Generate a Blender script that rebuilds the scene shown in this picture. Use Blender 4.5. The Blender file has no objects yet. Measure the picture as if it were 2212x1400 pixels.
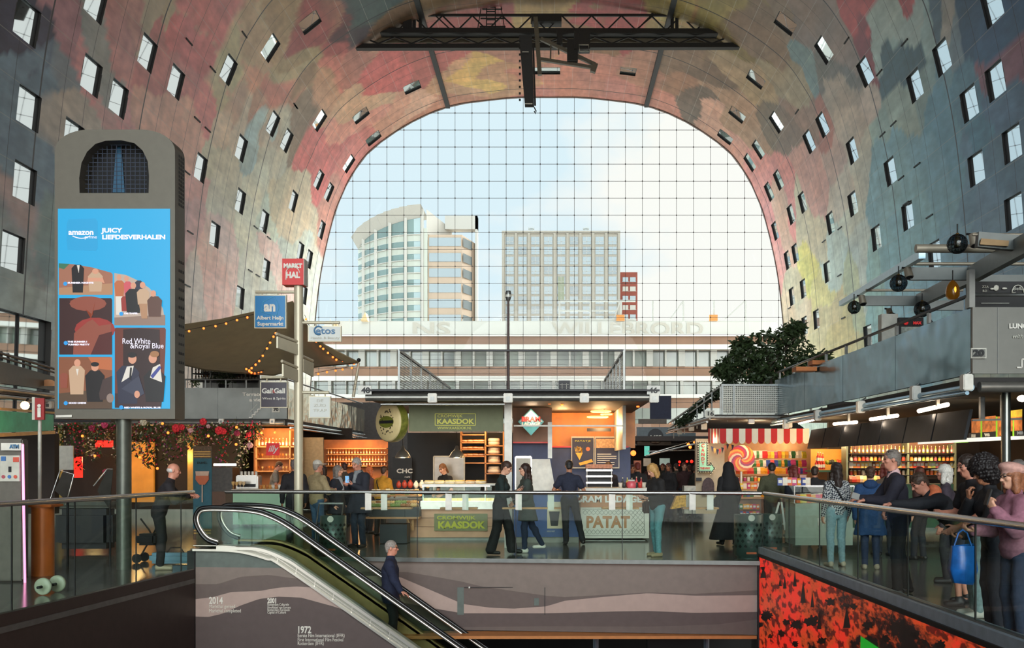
import bpy, bmesh, math, random
import numpy as np
from mathutils import Vector, Matrix, Euler, Quaternion

random.seed(7)
SC = bpy.context.scene
COL = SC.collection
PI = math.pi
# ------------------------------------------------------------------ camera, sky, sun, exposure
KF, VX, VY, EYE = 2150.0, 1192.0, 1001.0, 1.7      # focal length and axis of the hall on the 2212x1400 frame
cam_d = bpy.data.cameras.new('camera'); cam = bpy.data.objects.new('camera', cam_d); COL.objects.link(cam)
cam.location = (0, 0, EYE); cam.rotation_euler = (PI/2, 0, 0)
cam_d.sensor_fit = 'HORIZONTAL'; cam_d.sensor_width = 36; cam_d.lens = 36*KF/2212
cam_d.shift_x = -(VX-1106)/2212; cam_d.shift_y = (VY-700)/2212
cam_d.clip_start = 0.05; cam_d.clip_end = 3000
SC.camera = cam
SC.view_settings.view_transform = 'Standard'; SC.view_settings.look = 'None'
SC.view_settings.gamma = 1; SC.view_settings.use_curve_mapping = False
SC.view_settings.exposure = 0.0

W = bpy.data.worlds.new('sky'); SC.world = W; W.use_nodes = True
wn = W.node_tree.nodes; wl = W.node_tree.links; wn.clear()
def _n(t, **kw):
    n = wn.new(t)
    for k, v in kw.items(): setattr(n, k, v)
    return n
w_out = _n('ShaderNodeOutputWorld'); w_bg = _n('ShaderNodeBackground')
w_tc = _n('ShaderNodeTexCoord'); w_sep = _n('ShaderNodeSeparateXYZ')
wl.new(w_tc.outputs['Generated'], w_sep.inputs[0])
w_map = _n('ShaderNodeMapping'); w_map.inputs['Scale'].default_value = (2.2, 2.2, 3.6); w_map.inputs['Location'].default_value = (0.62, 0.1, 0.25)
wl.new(w_tc.outputs['Generated'], w_map.inputs[0])
w_noise = _n('ShaderNodeTexNoise'); w_noise.inputs['Scale'].default_value = 1.5; w_noise.inputs['Detail'].default_value = 8; w_noise.inputs['Roughness'].default_value = .55
wl.new(w_map.outputs[0], w_noise.inputs['Vector'])
# more cloud towards +X
w_m1 = _n('ShaderNodeMath', operation='MULTIPLY'); wl.new(w_sep.outputs[0], w_m1.inputs[0]); w_m1.inputs[1].default_value = 0.85
w_m2 = _n('ShaderNodeMath', operation='ADD'); wl.new(w_noise.outputs['Fac'], w_m2.inputs[0]); wl.new(w_m1.outputs[0], w_m2.inputs[1])
w_hz = _n('ShaderNodeMath', operation='MULTIPLY'); wl.new(w_sep.outputs[2], w_hz.inputs[0]); w_hz.inputs[1].default_value = -0.75
w_m3 = _n('ShaderNodeMath', operation='ADD'); wl.new(w_m2.outputs[0], w_m3.inputs[0]); wl.new(w_hz.outputs[0], w_m3.inputs[1])
w_cr = _n('ShaderNodeValToRGB'); wl.new(w_m3.outputs[0], w_cr.inputs[0])
e = w_cr.color_ramp.elements
e[0].position = 0.30; e[0].color = (0.74, 0.87, 0.92, 1)
e[1].position = 0.44; e[1].color = (1.0, 0.96, 0.89, 1)
# added bright patch of sky, low and unseen behind the camera, lights the hall
w_dot = _n('ShaderNodeVectorMath', operation='DOT_PRODUCT'); wl.new(w_tc.outputs['Generated'], w_dot.inputs[0])
w_dot.inputs[1].default_value = Vector((0.05, -1.0, 0.24)).normalized()
w_mr = _n('ShaderNodeMapRange', interpolation_type='SMOOTHSTEP'); wl.new(w_dot.outputs['Value'], w_mr.inputs[0])
w_mr.inputs[1].default_value = 0.86; w_mr.inputs[2].default_value = 0.985; w_mr.inputs[3].default_value = 1.12; w_mr.inputs[4].default_value = 9.5
# added light high up, for the mural, above what the far facade frames
w_up = _n('ShaderNodeMapRange', interpolation_type='SMOOTHSTEP'); wl.new(w_sep.outputs[2], w_up.inputs[0])
w_up.inputs[1].default_value = 0.345; w_up.inputs[2].default_value = 0.60; w_up.inputs[3].default_value = 0; w_up.inputs[4].default_value = 23
w_fw = _n('ShaderNodeMapRange', interpolation_type='SMOOTHSTEP'); wl.new(w_sep.outputs[1], w_fw.inputs[0])
w_fw.inputs[1].default_value = 0.0; w_fw.inputs[2].default_value = 0.35; w_fw.inputs[3].default_value = 0; w_fw.inputs[4].default_value = 1
w_mu = _n('ShaderNodeMath', operation='MULTIPLY_ADD'); wl.new(w_up.outputs[0], w_mu.inputs[0]); wl.new(w_fw.outputs[0], w_mu.inputs[1]); wl.new(w_mr.outputs[0], w_mu.inputs[2])
wl.new(w_cr.outputs[0], w_bg.inputs[0]); wl.new(w_mu.outputs[0], w_bg.inputs[1]); wl.new(w_bg.outputs[0], w_out.inputs[0])

sun_d = bpy.data.lights.new('sun', 'SUN'); sun = bpy.data.objects.new('sun', sun_d); COL.objects.link(sun)
sun_d.energy = 0.45; sun_d.angle = math.radians(0.6); sun_d.color = (1.0, 0.93, 0.80)
sun.rotation_euler = Vector((0.55, -1.0, 1.15)).to_track_quat('Z', 'Y').to_euler()   # light comes from behind and the right

# ------------------------------------------------------------------ helpers
def P(px, py, Y): return Vector(((px-VX)*Y/KF, Y, EYE-(py-VY)*Y/KF))
def PX(px, Y): return (px-VX)*Y/KF
def PZ(py, Y): return EYE-(py-VY)*Y/KF
def s2l(c):
    c = c/255.0
    return c/12.92 if c <= 0.04045 else ((c+0.055)/1.055)**2.4
def rgb(c): return (s2l(c[0]), s2l(c[1]), s2l(c[2]), 1)
_mats = {}
def mat(name, c=(128,128,128), rough=.6, metal=0, noise=.12, nscale=8, emit=0, ecol=None, bump=0, spec=.5, sheen=0):
    """A procedural material: colour varied by a noise texture, optional emission and bump."""
    if name in _mats: return _mats[name]
    m = bpy.data.materials.new(name); m.use_nodes = True; nt = m.node_tree; b = nt.nodes['Principled BSDF']
    b.inputs['Roughness'].default_value = rough; b.inputs['Metallic'].default_value = metal
    b.inputs['Specular IOR Level'].default_value = spec
    base = rgb(c); m.diffuse_color = base
    if noise:
        tc = nt.nodes.new('ShaderNodeTexCoord'); n = nt.nodes.new('ShaderNodeTexNoise'); n.inputs['Scale'].default_value = nscale; n.inputs['Detail'].default_value = 4
        nt.links.new(tc.outputs['Object'], n.inputs['Vector'])
        r = nt.nodes.new('ShaderNodeValToRGB'); nt.links.new(n.outputs['Fac'], r.inputs[0])
        r.color_ramp.elements[0].position = .3; r.color_ramp.elements[1].position = .7
        r.color_ramp.elements[0].color = tuple(v*(1-noise) for v in base[:3])+(1,)
        r.color_ramp.elements[1].color = tuple(min(1, v*(1+noise)) for v in base[:3])+(1,)
        nt.links.new(r.outputs[0], b.inputs['Base Color'])
        if bump:
            bp = nt.nodes.new('ShaderNodeBump'); bp.inputs['Strength'].default_value = bump; bp.inputs['Distance'].default_value = .02
            nt.links.new(n.outputs['Fac'], bp.inputs['Height']); nt.links.new(bp.outputs[0], b.inputs['Normal'])
    else: b.inputs['Base Color'].default_value = base
    if emit:
        b.inputs['Emission Color'].default_value = rgb(ecol or c); b.inputs['Emission Strength'].default_value = emit
    _mats[name] = m; return m
def glass(name, tint=(200,220,210), gloss=.12, rough=.02, fres=1.3):
    """Thin glazing: tinted transparency with a fresnel reflection."""
    if name in _mats: return _mats[name]
    m = bpy.data.materials.new(name); m.use_nodes = True; nt = m.node_tree; nt.nodes.clear()
    o = nt.nodes.new('ShaderNodeOutputMaterial'); mx = nt.nodes.new('ShaderNodeMixShader'); t = nt.nodes.new('ShaderNodeBsdfTransparent'); g = nt.nodes.new('ShaderNodeBsdfGlossy')
    t.inputs[0].default_value = rgb(tint); g.inputs['Roughness'].default_value = rough
    lw = nt.nodes.new('ShaderNodeLayerWeight'); lw.inputs[0].default_value = .5
    pw = nt.nodes.new('ShaderNodeMath'); pw.operation = 'POWER'; nt.links.new(lw.outputs['Facing'], pw.inputs[0]); pw.inputs[1].default_value = 4.0
    ad = nt.nodes.new('ShaderNodeMath'); ad.operation = 'MULTIPLY_ADD'; ad.use_clamp = True; nt.links.new(pw.outputs[0], ad.inputs[0]); ad.inputs[1].default_value = .5*(fres-1)/.3; ad.inputs[2].default_value = gloss+.01
    nt.links.new(ad.outputs[0], mx.inputs[0]); nt.links.new(t.outputs[0], mx.inputs[1]); nt.links.new(g.outputs[0], mx.inputs[2]); nt.links.new(mx.outputs[0], o.inputs[0])
    _mats[name] = m; return m

def tag(o, label=None, cat=None, group=None, kind=None):
    if label: o['label'] = label
    if cat: o['category'] = cat
    if group: o['group'] = group
    if kind: o['kind'] = kind
    return o
def thing(name, label, cat, loc=(0,0,0), rz=0, group=None):
    o = bpy.data.objects.new(name, None); COL.objects.link(o); o.empty_display_size = .1
    o.location = loc; o.rotation_euler = (0, 0, rz)
    return tag(o, label, cat, group)
def dup(root, loc=None, rz=None, label=None, group=None, scale=None):
    r = root.copy(); COL.objects.link(r)
    if loc is not None: r.location = loc
    if rz is not None: r.rotation_euler = (0, 0, rz)
    if scale is not None: r.scale = (scale,)*3
    if label: r['label'] = label
    if group: r['group'] = group
    for ch in list(root.children):
        c = ch.copy(); COL.objects.link(c); c.parent = r
        for g in list(ch.children):
            d = g.copy(); COL.objects.link(d); d.parent = c
    return r

class MB:
    """Collects shapes into ONE mesh object."""
    def __init__(s): s.v = []; s.f = []; s.m = []; s.mi = 0; s.sm = []
    def use(s, i): s.mi = i; return s
    def add(s, vs, fs, smooth=False):
        b = len(s.v); s.v += [tuple(v) for v in vs]; s.f += [tuple(i+b for i in f) for f in fs]; s.m += [s.mi]*len(fs); s.sm += [smooth]*len(fs); return s
    def box(s, x0, x1, y0, y1, z0, z1, M=None, bev=0):
        if bev:
            bx, by, bz = min(bev, (x1-x0)*.49), min(bev, (y1-y0)*.49), min(bev, (z1-z0)*.49)
            bm = bmesh.new(); bmesh.ops.create_cube(bm, size=1)
            for v in bm.verts: v.co = Vector(((x0+x1)/2+v.co.x*(x1-x0), (y0+y1)/2+v.co.y*(y1-y0), (z0+z1)/2+v.co.z*(z1-z0)))
            bmesh.ops.bevel(bm, geom=bm.edges[:], offset=min(bx, by, bz), segments=2, affect='EDGES')
            bm.verts.index_update(); vs = [v.co.copy() for v in bm.verts]; fs = [[v.index for v in f.verts] for f in bm.faces]; bm.free()
        else:
            vs = [Vector(p) for p in ((x0,y0,z0),(x1,y0,z0),(x1,y1,z0),(x0,y1,z0),(x0,y0,z1),(x1,y0,z1),(x1,y1,z1),(x0,y1,z1))]
            fs = [(0,3,2,1),(4,5,6,7),(0,1,5,4),(1,2,6,5),(2,3,7,6),(3,0,4,7)]
        if M is not None: vs = [M@v for v in vs]
        return s.add(vs, fs)
    def cbox(s, c, d, M=None, bev=0):
        return s.box(c[0]-d[0]/2, c[0]+d[0]/2, c[1]-d[1]/2, c[1]+d[1]/2, c[2]-d[2]/2, c[2]+d[2]/2, M, bev)
    def bar(s, a, b, w, h=None, up=(0,0,1)):
        """A rectangular bar from a to b."""
        a = Vector(a); b = Vector(b); h = h or w; d = (b-a); L = d.length
        if L < 1e-6: return s
        d.normalize(); u = Vector(up)
        if abs(d.dot(u)) > .98: u = Vector((0,1,0))
        x = d.cross(u).normalized(); z = x.cross(d)
        vs = []
        for p in (a, b):
            for sx, sz in ((-1,-1),(1,-1),(1,1),(-1,1)): vs.append(p+x*sx*w/2+z*sz*h/2)
        return s.add(vs, [(0,1,2,3),(7,6,5,4),(0,4,5,1),(1,5,6,2),(2,6,7,3),(3,7,4,0)])
    def cyl(s, a, b, r, r2=None, n=12, cap=True):
        a = Vector(a); b = Vector(b); r2 = r if r2 is None else r2; d = b-a
        if d.length < 1e-7: return s
        q = d.to_track_quat('Z', 'Y'); vs = []
        for p, rr in ((a, r), (b, r2)):
            for i in range(n): t = 2*PI*i/n; vs.append(p+q@Vector((math.cos(t)*rr, math.sin(t)*rr, 0)))
        s.add(vs, [(i, (i+1)%n, n+(i+1)%n, n+i) for i in range(n)], True)
        if cap: s.add(vs, [tuple(range(n-1, -1, -1)), tuple(range(n, 2*n))])
        return s
    def tube(s, pts, r, n=8, closed=False):
        pts = [Vector(p) for p in pts]; N = len(pts); vs = []; up = None
        for i, p in enumerate(pts):
            a = pts[i-1] if (i > 0 or closed) else p; b = pts[(i+1) % N] if (i < N-1 or closed) else p
            d = (b-a).normalized()
            if up is None: up = Vector((0,0,1)) if abs(d.z) < .9 else Vector((0,1,0))
            x = d.cross(up)
            x = x.normalized() if x.length > 1e-4 else Vector((1,0,0)); up = x.cross(d).normalized()
            rr = r[i] if isinstance(r, (list, tuple)) else r
            for k in range(n): t = 2*PI*k/n; vs.append(p+x*math.cos(t)*rr+up*math.sin(t)*rr)
        fs = []
        for i in range(N if closed else N-1):
            j = (i+1) % N
            for k in range(n): fs.append((i*n+k, i*n+(k+1)%n, j*n+(k+1)%n, j*n+k))
        s.add(vs, fs, True)
        if not closed: s.add(vs, [tuple(range(n-1,-1,-1)), tuple((N-1)*n+k for k in range(n))])
        return s
    def ball(s, c, r, n=10, sc=(1,1,1), M=None):
        vs = []; fs = []; m = max(4, n//2)
        for i in range(m+1):
            ph = PI*i/m
            for k in range(n):
                t = 2*PI*k/n; v = Vector((math.sin(ph)*math.cos(t)*r*sc[0], math.sin(ph)*math.sin(t)*r*sc[1], math.cos(ph)*r*sc[2]))
                if M is not None: v = M@v
                vs.append(v+Vector(c))
        for i in range(m):
            for k in range(n): fs.append((i*n+k, (i+1)*n+k, (i+1)*n+(k+1)%n, i*n+(k+1)%n))
        return s.add(vs, fs, True)
    def lathe(s, c, prof, n=14, M=None):
        """prof: [(radius, height)] turned about the vertical through c."""
        vs = []; fs = []
        for r, z in prof:
            for k in range(n):
                t = 2*PI*k/n; v = Vector((max(r, 1e-4)*math.cos(t), max(r, 1e-4)*math.sin(t), z))
                if M is not None: v = M@v
                vs.append(v+Vector(c))
        for i in range(len(prof)-1):
            for k in range(n): fs.append((i*n+k, i*n+(k+1)%n, (i+1)*n+(k+1)%n, (i+1)*n+k))
        return s.add(vs, fs, True)
    def prism(s, poly, off):
        """poly: 3D polygon, extruded by the vector off."""
        n = len(poly); off = Vector(off); a = [Vector(p) for p in poly]; vs = a+[p+off for p in a]
        return s.add(vs, [tuple(range(n-1,-1,-1)), tuple(range(n, 2*n))]+[(i, (i+1)%n, n+(i+1)%n, n+i) for i in range(n)])
    def quad(s, a, b, c, d): return s.add([a, b, c, d], [(0,1,2,3)])
    def build(s, name, mats, parent=None, label=None, cat=None, group=None, kind=None, loc=None):
        me = bpy.data.meshes.new(name); me.from_pydata([tuple(v) for v in s.v], [], s.f)
        if not isinstance(mats, (list, tuple)): mats = [mats]
        for m in mats: me.materials.append(m)
        me.polygons.foreach_set('material_index', s.m); me.polygons.foreach_set('use_smooth', s.sm); me.update()
        o = bpy.data.objects.new(name, me); COL.objects.link(o)
        if loc is not None: o.location = loc
        if parent is not None: o.parent = parent
        return tag(o, label, cat, group, kind)

def text(txt, size, loc, m, parent=None, name='lettering', rot=(PI/2,0,0), width=None, extrude=.004, align='CENTER', bold=0, shear=0, space=1, label=None):
    cu = bpy.data.curves.new('t', 'FONT'); cu.body = txt; cu.size = size; cu.extrude = extrude; cu.align_x = align; cu.align_y = 'CENTER'
    cu.offset = bold; cu.shear = shear; cu.space_character = space; cu.resolution_u = 3
    t = bpy.data.objects.new('t', cu); COL.objects.link(t)
    dg = bpy.context.evaluated_depsgraph_get(); me = bpy.data.meshes.new_from_object(t.evaluated_get(dg))
    bpy.data.objects.remove(t); bpy.data.curves.remove(cu)
    if width and len(me.vertices):
        xs = [v.co.x for v in me.vertices]; k = width/max(1e-6, max(xs)-min(xs))
        for v in me.vertices: v.co.x *= k
    me.name = name; me.materials.clear(); me.materials.append(m)
    o = bpy.data.objects.new(name, me); COL.objects.link(o); o.location = loc; o.rotation_euler = rot
    if parent is not None: o.parent = parent
    if label: o['label'] = label
    return o
def lerp(a, b, t): return a+(b-a)*t
def light(kind, loc, energy, color=(1,.75,.45), size=.3, rot=None, sy=None, parent=None, name='lamp_light', spot=None):
    d = bpy.data.lights.new(name, kind); d.energy = energy; d.color = color
    if kind == 'AREA':
        d.size = size
        if sy: d.shape = 'RECTANGLE'; d.size_y = sy
    elif kind == 'POINT': d.shadow_soft_size = size
    elif kind == 'SPOT': d.shadow_soft_size = size; d.spot_size = spot or 1.2; d.spot_blend = .6
    o = bpy.data.objects.new(name, d); COL.objects.link(o); o.location = loc
    if rot: o.rotation_euler = rot
    if parent is not None: o.parent = parent
    return o

# common materials
M_dark = mat('dark_metal', (38,38,40), .45, .6)
M_black = mat('black_matte', (18,18,20), .6)
M_grey = mat('grey_steel', (112,114,112), .35, .7)
M_steel = mat('brushed_steel', (190,190,186), .27, .95, .02)
M_galv = mat('galvanised_panel', (120,122,118), .45, .45, .15, 2)
M_white = mat('white_paint', (215,212,202), .45)
M_offwhite = mat('off_white', (190,188,176), .5)
M_wood = mat('oak_wood', (176,126,78), .5, 0, .22, 5)
M_railglass = glass('rail_glass', (240,247,243), -.004, .01, 1.13)
M_clear = glass('clear_glass', (240,246,244), .02, .01, 1.2)
# ------------------------------------------------------------------ the hall: arch with mural, windows, end facade
YF = 87.4
X0 = (1186-VX)/24.6
_prof = [(0,210),(60,210),(120,215),(213,229),(300,265),(385,324),(427,379),(447,420),(466,470),(491,577),(505,688),(513,800),(518,900),(520,1000),(520,1080)]
def _dense():
    A = np.array(_prof, float); Q = np.vstack([[-60,210], A, 2*A[-1]-A[-2]]); o = []
    for i in range(1, len(Q)-2):
        for t in np.linspace(0, 1, 30, endpoint=False):
            a, b, c, d = Q[i-1:i+3]; o.append(.5*(2*b+(-a+c)*t+(2*a-5*b+4*c-d)*t*t+(-a+3*b-3*c+d)*t**3))
    o.append(A[-1]); return np.array(o)
_C = _dense(); AX = _C[:,0]/24.6; AZ = EYE+(VY-_C[:,1])/24.6
AS = np.r_[0, np.cumsum(np.hypot(np.diff(AX), np.diff(AZ)))]
def arch(s):
    """arc length from the crown (negative towards -X) -> X, Z"""
    a = abs(s); return (X0+(1 if s >= 0 else -1)*float(np.interp(a, AS, AX)), float(np.interp(a, AS, AZ)))
def arch_n(s):
    """outward normal"""
    a = arch(s-.05); b = arch(s+.05); n = Vector((-(b[1]-a[1]), 0, b[0]-a[0])).normalized(); return n if n.dot(Vector((arch(s)[0], 0, arch(s)[1]-8))) > 0 else -n
def inv_arch(px, py):
    dx = px-VX; dz = VY-py; sg = 1 if dx > 0 else -1
    Xp = sg*AX+X0; Zp = AZ-EYE
    a = math.atan2(dz, sg*dx); ang = np.arctan2(Zp, sg*Xp)
    rr = float(np.interp(-a, -ang, np.hypot(Xp, Zp))); ss = float(np.interp(-a, -ang, AS))
    return sg*ss, KF*rr/math.hypot(dx, dz)
SEND = float(AS[-1])
# window panels: row centre (arc length) -> columns (in panels of 1.82 m from Y = 39.2)
WIN_L = {11.3:[22.8], 16.05:[13.17,22.45,25.54], 19.15:[12.25,19.39,25.3,6.2], 22.3:[10.19,15.24,17.16,22.49,24.49], 25.35:[2.02,5.02,7.03,13.04,20.02,25.1],
         28.3:[-.44,2.51,4.02,10.0,14.01,16.97,22.5,24.11], 31.35:[.06,2.08,11.97,18.0,24.09,6.9], 34.25:[.17,15.16,8.1,22.1], 37.1:[-.12,19.1]}
WIN_R = {16.05:[13.26,18.3,22.34,25.35], 19.15:[12.42,19.61,23.18,25.11,6.3], 22.3:[10.35,15.36,17.28,22.52,24.43], 25.35:[2.24,5.29,7.29,13.31,20.2,22.22,25.32],
         28.3:[2.82,4.34,10.37,14.35,17.23,22.83,24.31], 31.35:[2.43,4.44,9.44,12.44,18.46,22.32,24.38], 34.25:[2.65,7.67,20.68,22.65], 37.1:[14.13,5.2]}
wins = []
for sg, D in ((-1, WIN_L), (1, WIN_R)):
    for r, cols in D.items():
        for c in cols:
            yc = 39.2+1.82*c; wins.append((sg*r-.72, sg*r+.72, yc-.83, yc+.83))
wins += [(-1.3,.93,80.8,82.3), (5.8,7.1,79.9,81.5), (-1.3,.93,71.3,72.9), (-12.0,-10.6,80.0,81.6)][:3]
wins.append((-44.5,-39.4,33.5,42.2))       # tall shop window low in the wall
MURAL = """20 40 62 52 70|60 120 108 120 130|30 260 98 110 120|60 330 95 110 122|30 420 170 125 115|60 500 128 124 118|40 600 155 150 138|100 640 165 158 148|90 480 112 124 118|150 60 160 102 108|190 100 185 112 112|220 60 130 130 124|262 120 128 128 122|180 200 155 142 128|140 130 105 114 122|100 200 98 112 122|150 260 155 142 128|230 190 175 124 118|280 200 185 118 116|300 60 172 108 102|330 20 170 112 100|360 40 158 140 112|400 80 160 140 104|440 60 185 88 82|420 110 180 82 80|380 130 172 94 88|470 150 162 146 100|450 190 162 144 104|430 230 186 98 92|500 230 165 125 98|350 260 188 134 112|400 300 185 130 108|300 300 172 114 112|560 100 160 124 85|540 170 180 118 86|600 60 150 114 70|640 130 150 120 75|620 170 160 136 92|680 60 165 62 56|700 100 175 68 62|720 60 85 34 42|600 200 180 98 76|560 250 160 114 86|640 230 140 104 70|690 200 180 125 86|700 170 186 94 76|680 300 190 82 76|700 330 185 76 70|640 280 120 98 76|600 330 158 152 130|560 300 134 156 154|520 260 175 154 128|470 280 176 150 122|450 350 165 156 128|500 400 170 160 134|430 410 182 125 118|480 470 170 160 138|560 430 172 168 144|620 400 164 150 118|600 480 158 165 145|650 450 174 156 124|540 540 172 170 148|480 560 182 150 140|460 620 190 145 133|420 520 176 130 128|600 560 190 155 143|560 600 172 170 154|640 540 158 162 146|430 640 174 156 144|660 600 168 166 150|730 290 180 78 72|750 240 190 114 92|780 200 182 136 98|720 380 165 104 86|800 130 165 94 76|860 150 188 74 68|840 220 186 120 88|900 200 190 136 104|930 150 170 74 62|990 170 180 126 82|960 220 170 104 72|1050 160 192 146 52|1080 190 170 115 72|1100 130 160 98 72|1200 160 172 98 72|1300 180 166 94 72|1240 60 150 98 52|900 20 150 114 62|850 40 125 93 62|790 20 66 88 86|770 50 68 54 64|1000 30 160 104 52|1020 60 165 62 56|1200 20 172 134 56|1300 40 175 56 52|1350 60 175 56 52|1400 20 175 146 50|1420 60 150 120 50|1550 30 150 128 50|1600 80 128 104 42|1420 150 152 98 72|1500 130 118 88 62|1540 160 104 78 56|1480 180 138 93 62|1560 200 148 108 76|1510 220 98 78 62|1600 130 146 114 76|1640 200 146 114 72|1640 60 134 104 76|1700 60 124 98 76|1660 260 102 83 62|1620 290 146 108 76|1700 180 134 114 82|1740 90 110 93 86|1800 30 120 98 86|1880 20 158 40 42|1885 60 148 34 40|1780 160 92 88 82|1740 140 92 116 116|1800 200 142 124 106|1720 230 128 93 72|1760 260 148 84 66|1700 290 106 83 66|1780 330 156 124 108|1830 270 158 139 118|1860 200 162 144 128|1930 60 160 144 128|1950 100 62 80 84|1980 50 148 144 132|2000 20 76 86 94|2060 60 162 128 112|2080 120 116 114 118|2120 60 42 72 94|2180 60 40 76 104|2190 120 145 72 84|2120 200 72 106 122|2050 170 94 116 122|2000 220 128 128 118|1960 240 155 139 118|1900 300 150 144 128|1850 350 160 154 134|1950 330 114 136 140|2030 300 88 122 132|2150 300 62 106 122|2190 230 72 94 116|2000 380 104 130 136|2080 400 88 110 126|2190 400 78 100 116|1900 400 120 136 136|1800 400 165 149 128|1750 370 165 114 98|1830 480 160 159 138|1740 500 160 145 112|1700 450 175 98 88|1690 500 165 124 98|1740 560 168 156 58|1770 620 168 154 84|1700 600 150 135 102|1800 560 145 156 144|1860 560 150 156 144|1780 680 160 140 92|1840 650 148 150 112|1820 720 160 140 82|1900 620 134 145 134|1980 600 118 140 145|1960 480 118 140 140|2060 480 108 130 140|2150 480 98 114 130|1900 700 134 145 134|2000 660 118 140 145|1850 740 160 145 92|1720 700 160 135 102|1640 400 182 104 92|1600 330 176 114 92|1560 280 176 124 98|1450 210 168 98 76|1662 480 178 100 90|1686 600 170 104 92|1330 200 172 96 80|1100 205 168 92 76|760 330 182 90 80"""
def _vnoise(x, y, seed):
    """smooth value noise on arrays"""
    rs = np.random.RandomState(seed); T = rs.rand(64, 64); xi = np.floor(x).astype(int); yi = np.floor(y).astype(int); fx = x-xi; fy = y-yi
    fx = fx*fx*(3-2*fx); fy = fy*fy*(3-2*fy); g = lambda a, b: T[a % 64, b % 64]
    return (g(xi,yi)*(1-fx)+g(xi+1,yi)*fx)*(1-fy)+(g(xi,yi+1)*(1-fx)+g(xi+1,yi+1)*fx)*fy
def _grid(lo, hi, step, marks):
    g = list(np.arange(lo, hi, step))+[hi]
    for m_ in marks: g = [v for v in g if abs(v-m_) > step*.45 or v in marks]+[m_]
    return np.array(sorted(set(round(v, 4) for v in g)))
smarks = sorted({round(v, 4) for w in wins for v in w[:2]}|{-14.5, 14.5}); ymarks = sorted({round(v, 4) for w in wins for v in w[2:]})
GS = _grid(-SEND, SEND, .24, smarks); GY = np.r_[np.arange(-32, 30, 2.0), _grid(30, YF, .24, ymarks)]
def hall_shell():
    anc = []
    for q in MURAL.split('|'):
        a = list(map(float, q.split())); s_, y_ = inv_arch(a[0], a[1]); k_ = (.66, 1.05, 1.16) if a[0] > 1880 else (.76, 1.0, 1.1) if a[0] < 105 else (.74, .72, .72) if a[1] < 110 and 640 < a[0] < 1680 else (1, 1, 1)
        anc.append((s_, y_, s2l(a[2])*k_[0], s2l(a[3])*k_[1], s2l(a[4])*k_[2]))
    # the same kind of patches go on towards the camera and behind it
    rs = np.random.RandomState(3); pal = [(150,95,90),(120,125,118),(95,112,124),(160,140,110),(140,80,70),(110,100,84),(84,104,118)]
    for _ in range(150):
        c = pal[rs.randint(len(pal))]; s_ = rs.uniform(-SEND, SEND); anc.append((s_, rs.uniform(-32, 34), *map(s2l, c)))
    for _ in range(16):
        anc.append((rs.uniform(-SEND, -41), rs.uniform(34, 87), *map(s2l, (150,145,135)))); anc.append((rs.uniform(41, SEND), rs.uniform(34, 87), *map(s2l, (135,140,120))))
    anc = np.array(anc)
    S, Yg = np.meshgrid(GS, GY, indexing='ij'); s = S.ravel(); y = Yg.ravel()
    wx = s+(_vnoise(s*.22+9, y*.22, 1)-.5)*4.2+(_vnoise(s*.9, y*.7, 2)-.5)*.7; wy = y+(_vnoise(s*.22, y*.2+5, 3)-.5)*6+(_vnoise(s*.8+3, y*.8, 4)-.5)*.9
    best = np.full(s.shape, 1e9); second = np.full(s.shape, 1e9); ci = np.zeros(s.shape, int); c2 = np.zeros(s.shape, int)
    for i, a in enumerate(anc):
        d = np.hypot((wx-a[0]), (wy-a[1])*.7); m2 = d < best
        second = np.where(m2, best, np.minimum(second, d)); c2 = np.where(m2, ci, c2); best = np.where(m2, d, best); ci = np.where(m2, i, ci)
    soft = np.clip((second-best)/.5, 0, 1)*.5+.5
    soft = np.where(_vnoise(s*.1, y*.1, 8) > .5, soft, 1)[:,None]
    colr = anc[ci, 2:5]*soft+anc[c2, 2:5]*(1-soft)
    colr *= (0.88+.26*_vnoise(s*2.3, y*.55, 5))[:,None]          # brushed streaks
    colr *= (0.9+.2*_vnoise(s*.5, y*2.6, 6))[:,None]
    hue = (_vnoise(s*.7+4, y*.5, 11)-.5)*.16; colr[:,0] *= 1+hue; colr[:,2] *= 1-hue
    gm = colr.mean(1, keepdims=True); colr = gm+(colr-gm)*.74
    colr = np.clip(colr*(1.4+.42*np.clip((np.abs(s)-13)/14, 0, 1))[:,None], 0, .9)  # painted darker towards the crown to make up for the light there
    nS, nY = len(GS), len(GY)
    xz = np.array([arch(v) for v in GS]); V = np.zeros((nS, nY, 3)); V[:,:,0] = xz[:,0:1]; V[:,:,2] = xz[:,1:2]; V[:,:,1] = GY[None,:]
    keep = np.ones((nS-1, nY-1), bool); cs = (GS[1:]+GS[:-1])/2; cy = (GY[1:]+GY[:-1])/2
    for w in wins: keep[np.ix_((cs > w[0]) & (cs < w[1]), (cy > w[2]) & (cy < w[3]))] = False
    m = bpy.data.materials.new('mural_panels'); m.use_nodes = True; nt = m.node_tree; b = nt.nodes['Principled BSDF']; N = nt.nodes.new; L = nt.links.new
    b.inputs['Roughness'].default_value = .42; b.inputs['Specular IOR Level'].default_value = .35
    at = N('ShaderNodeAttribute'); at.attribute_name = 'mural'
    uv = N('ShaderNodeUVMap'); uv.uv_map = 'panels'; sx = N('ShaderNodeSeparateXYZ'); L(uv.outputs[0], sx.inputs[0])
    def mth(op, a, b_=None, c=None):
        n = N('ShaderNodeMath'); n.operation = op
        for i, v in enumerate((a, b_, c)):
            if v is None: continue
            if isinstance(v, (int, float)): n.inputs[i].default_value = v
            else: L(v, n.inputs[i])
        return n.outputs[0]
    sa = mth('ABSOLUTE', sx.outputs[0]); u = mth('DIVIDE', mth('ADD', sa, -30.63), 1.51); v = mth('DIVIDE', mth('ADD', sx.outputs[1], -39.9), 1.82)
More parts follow.
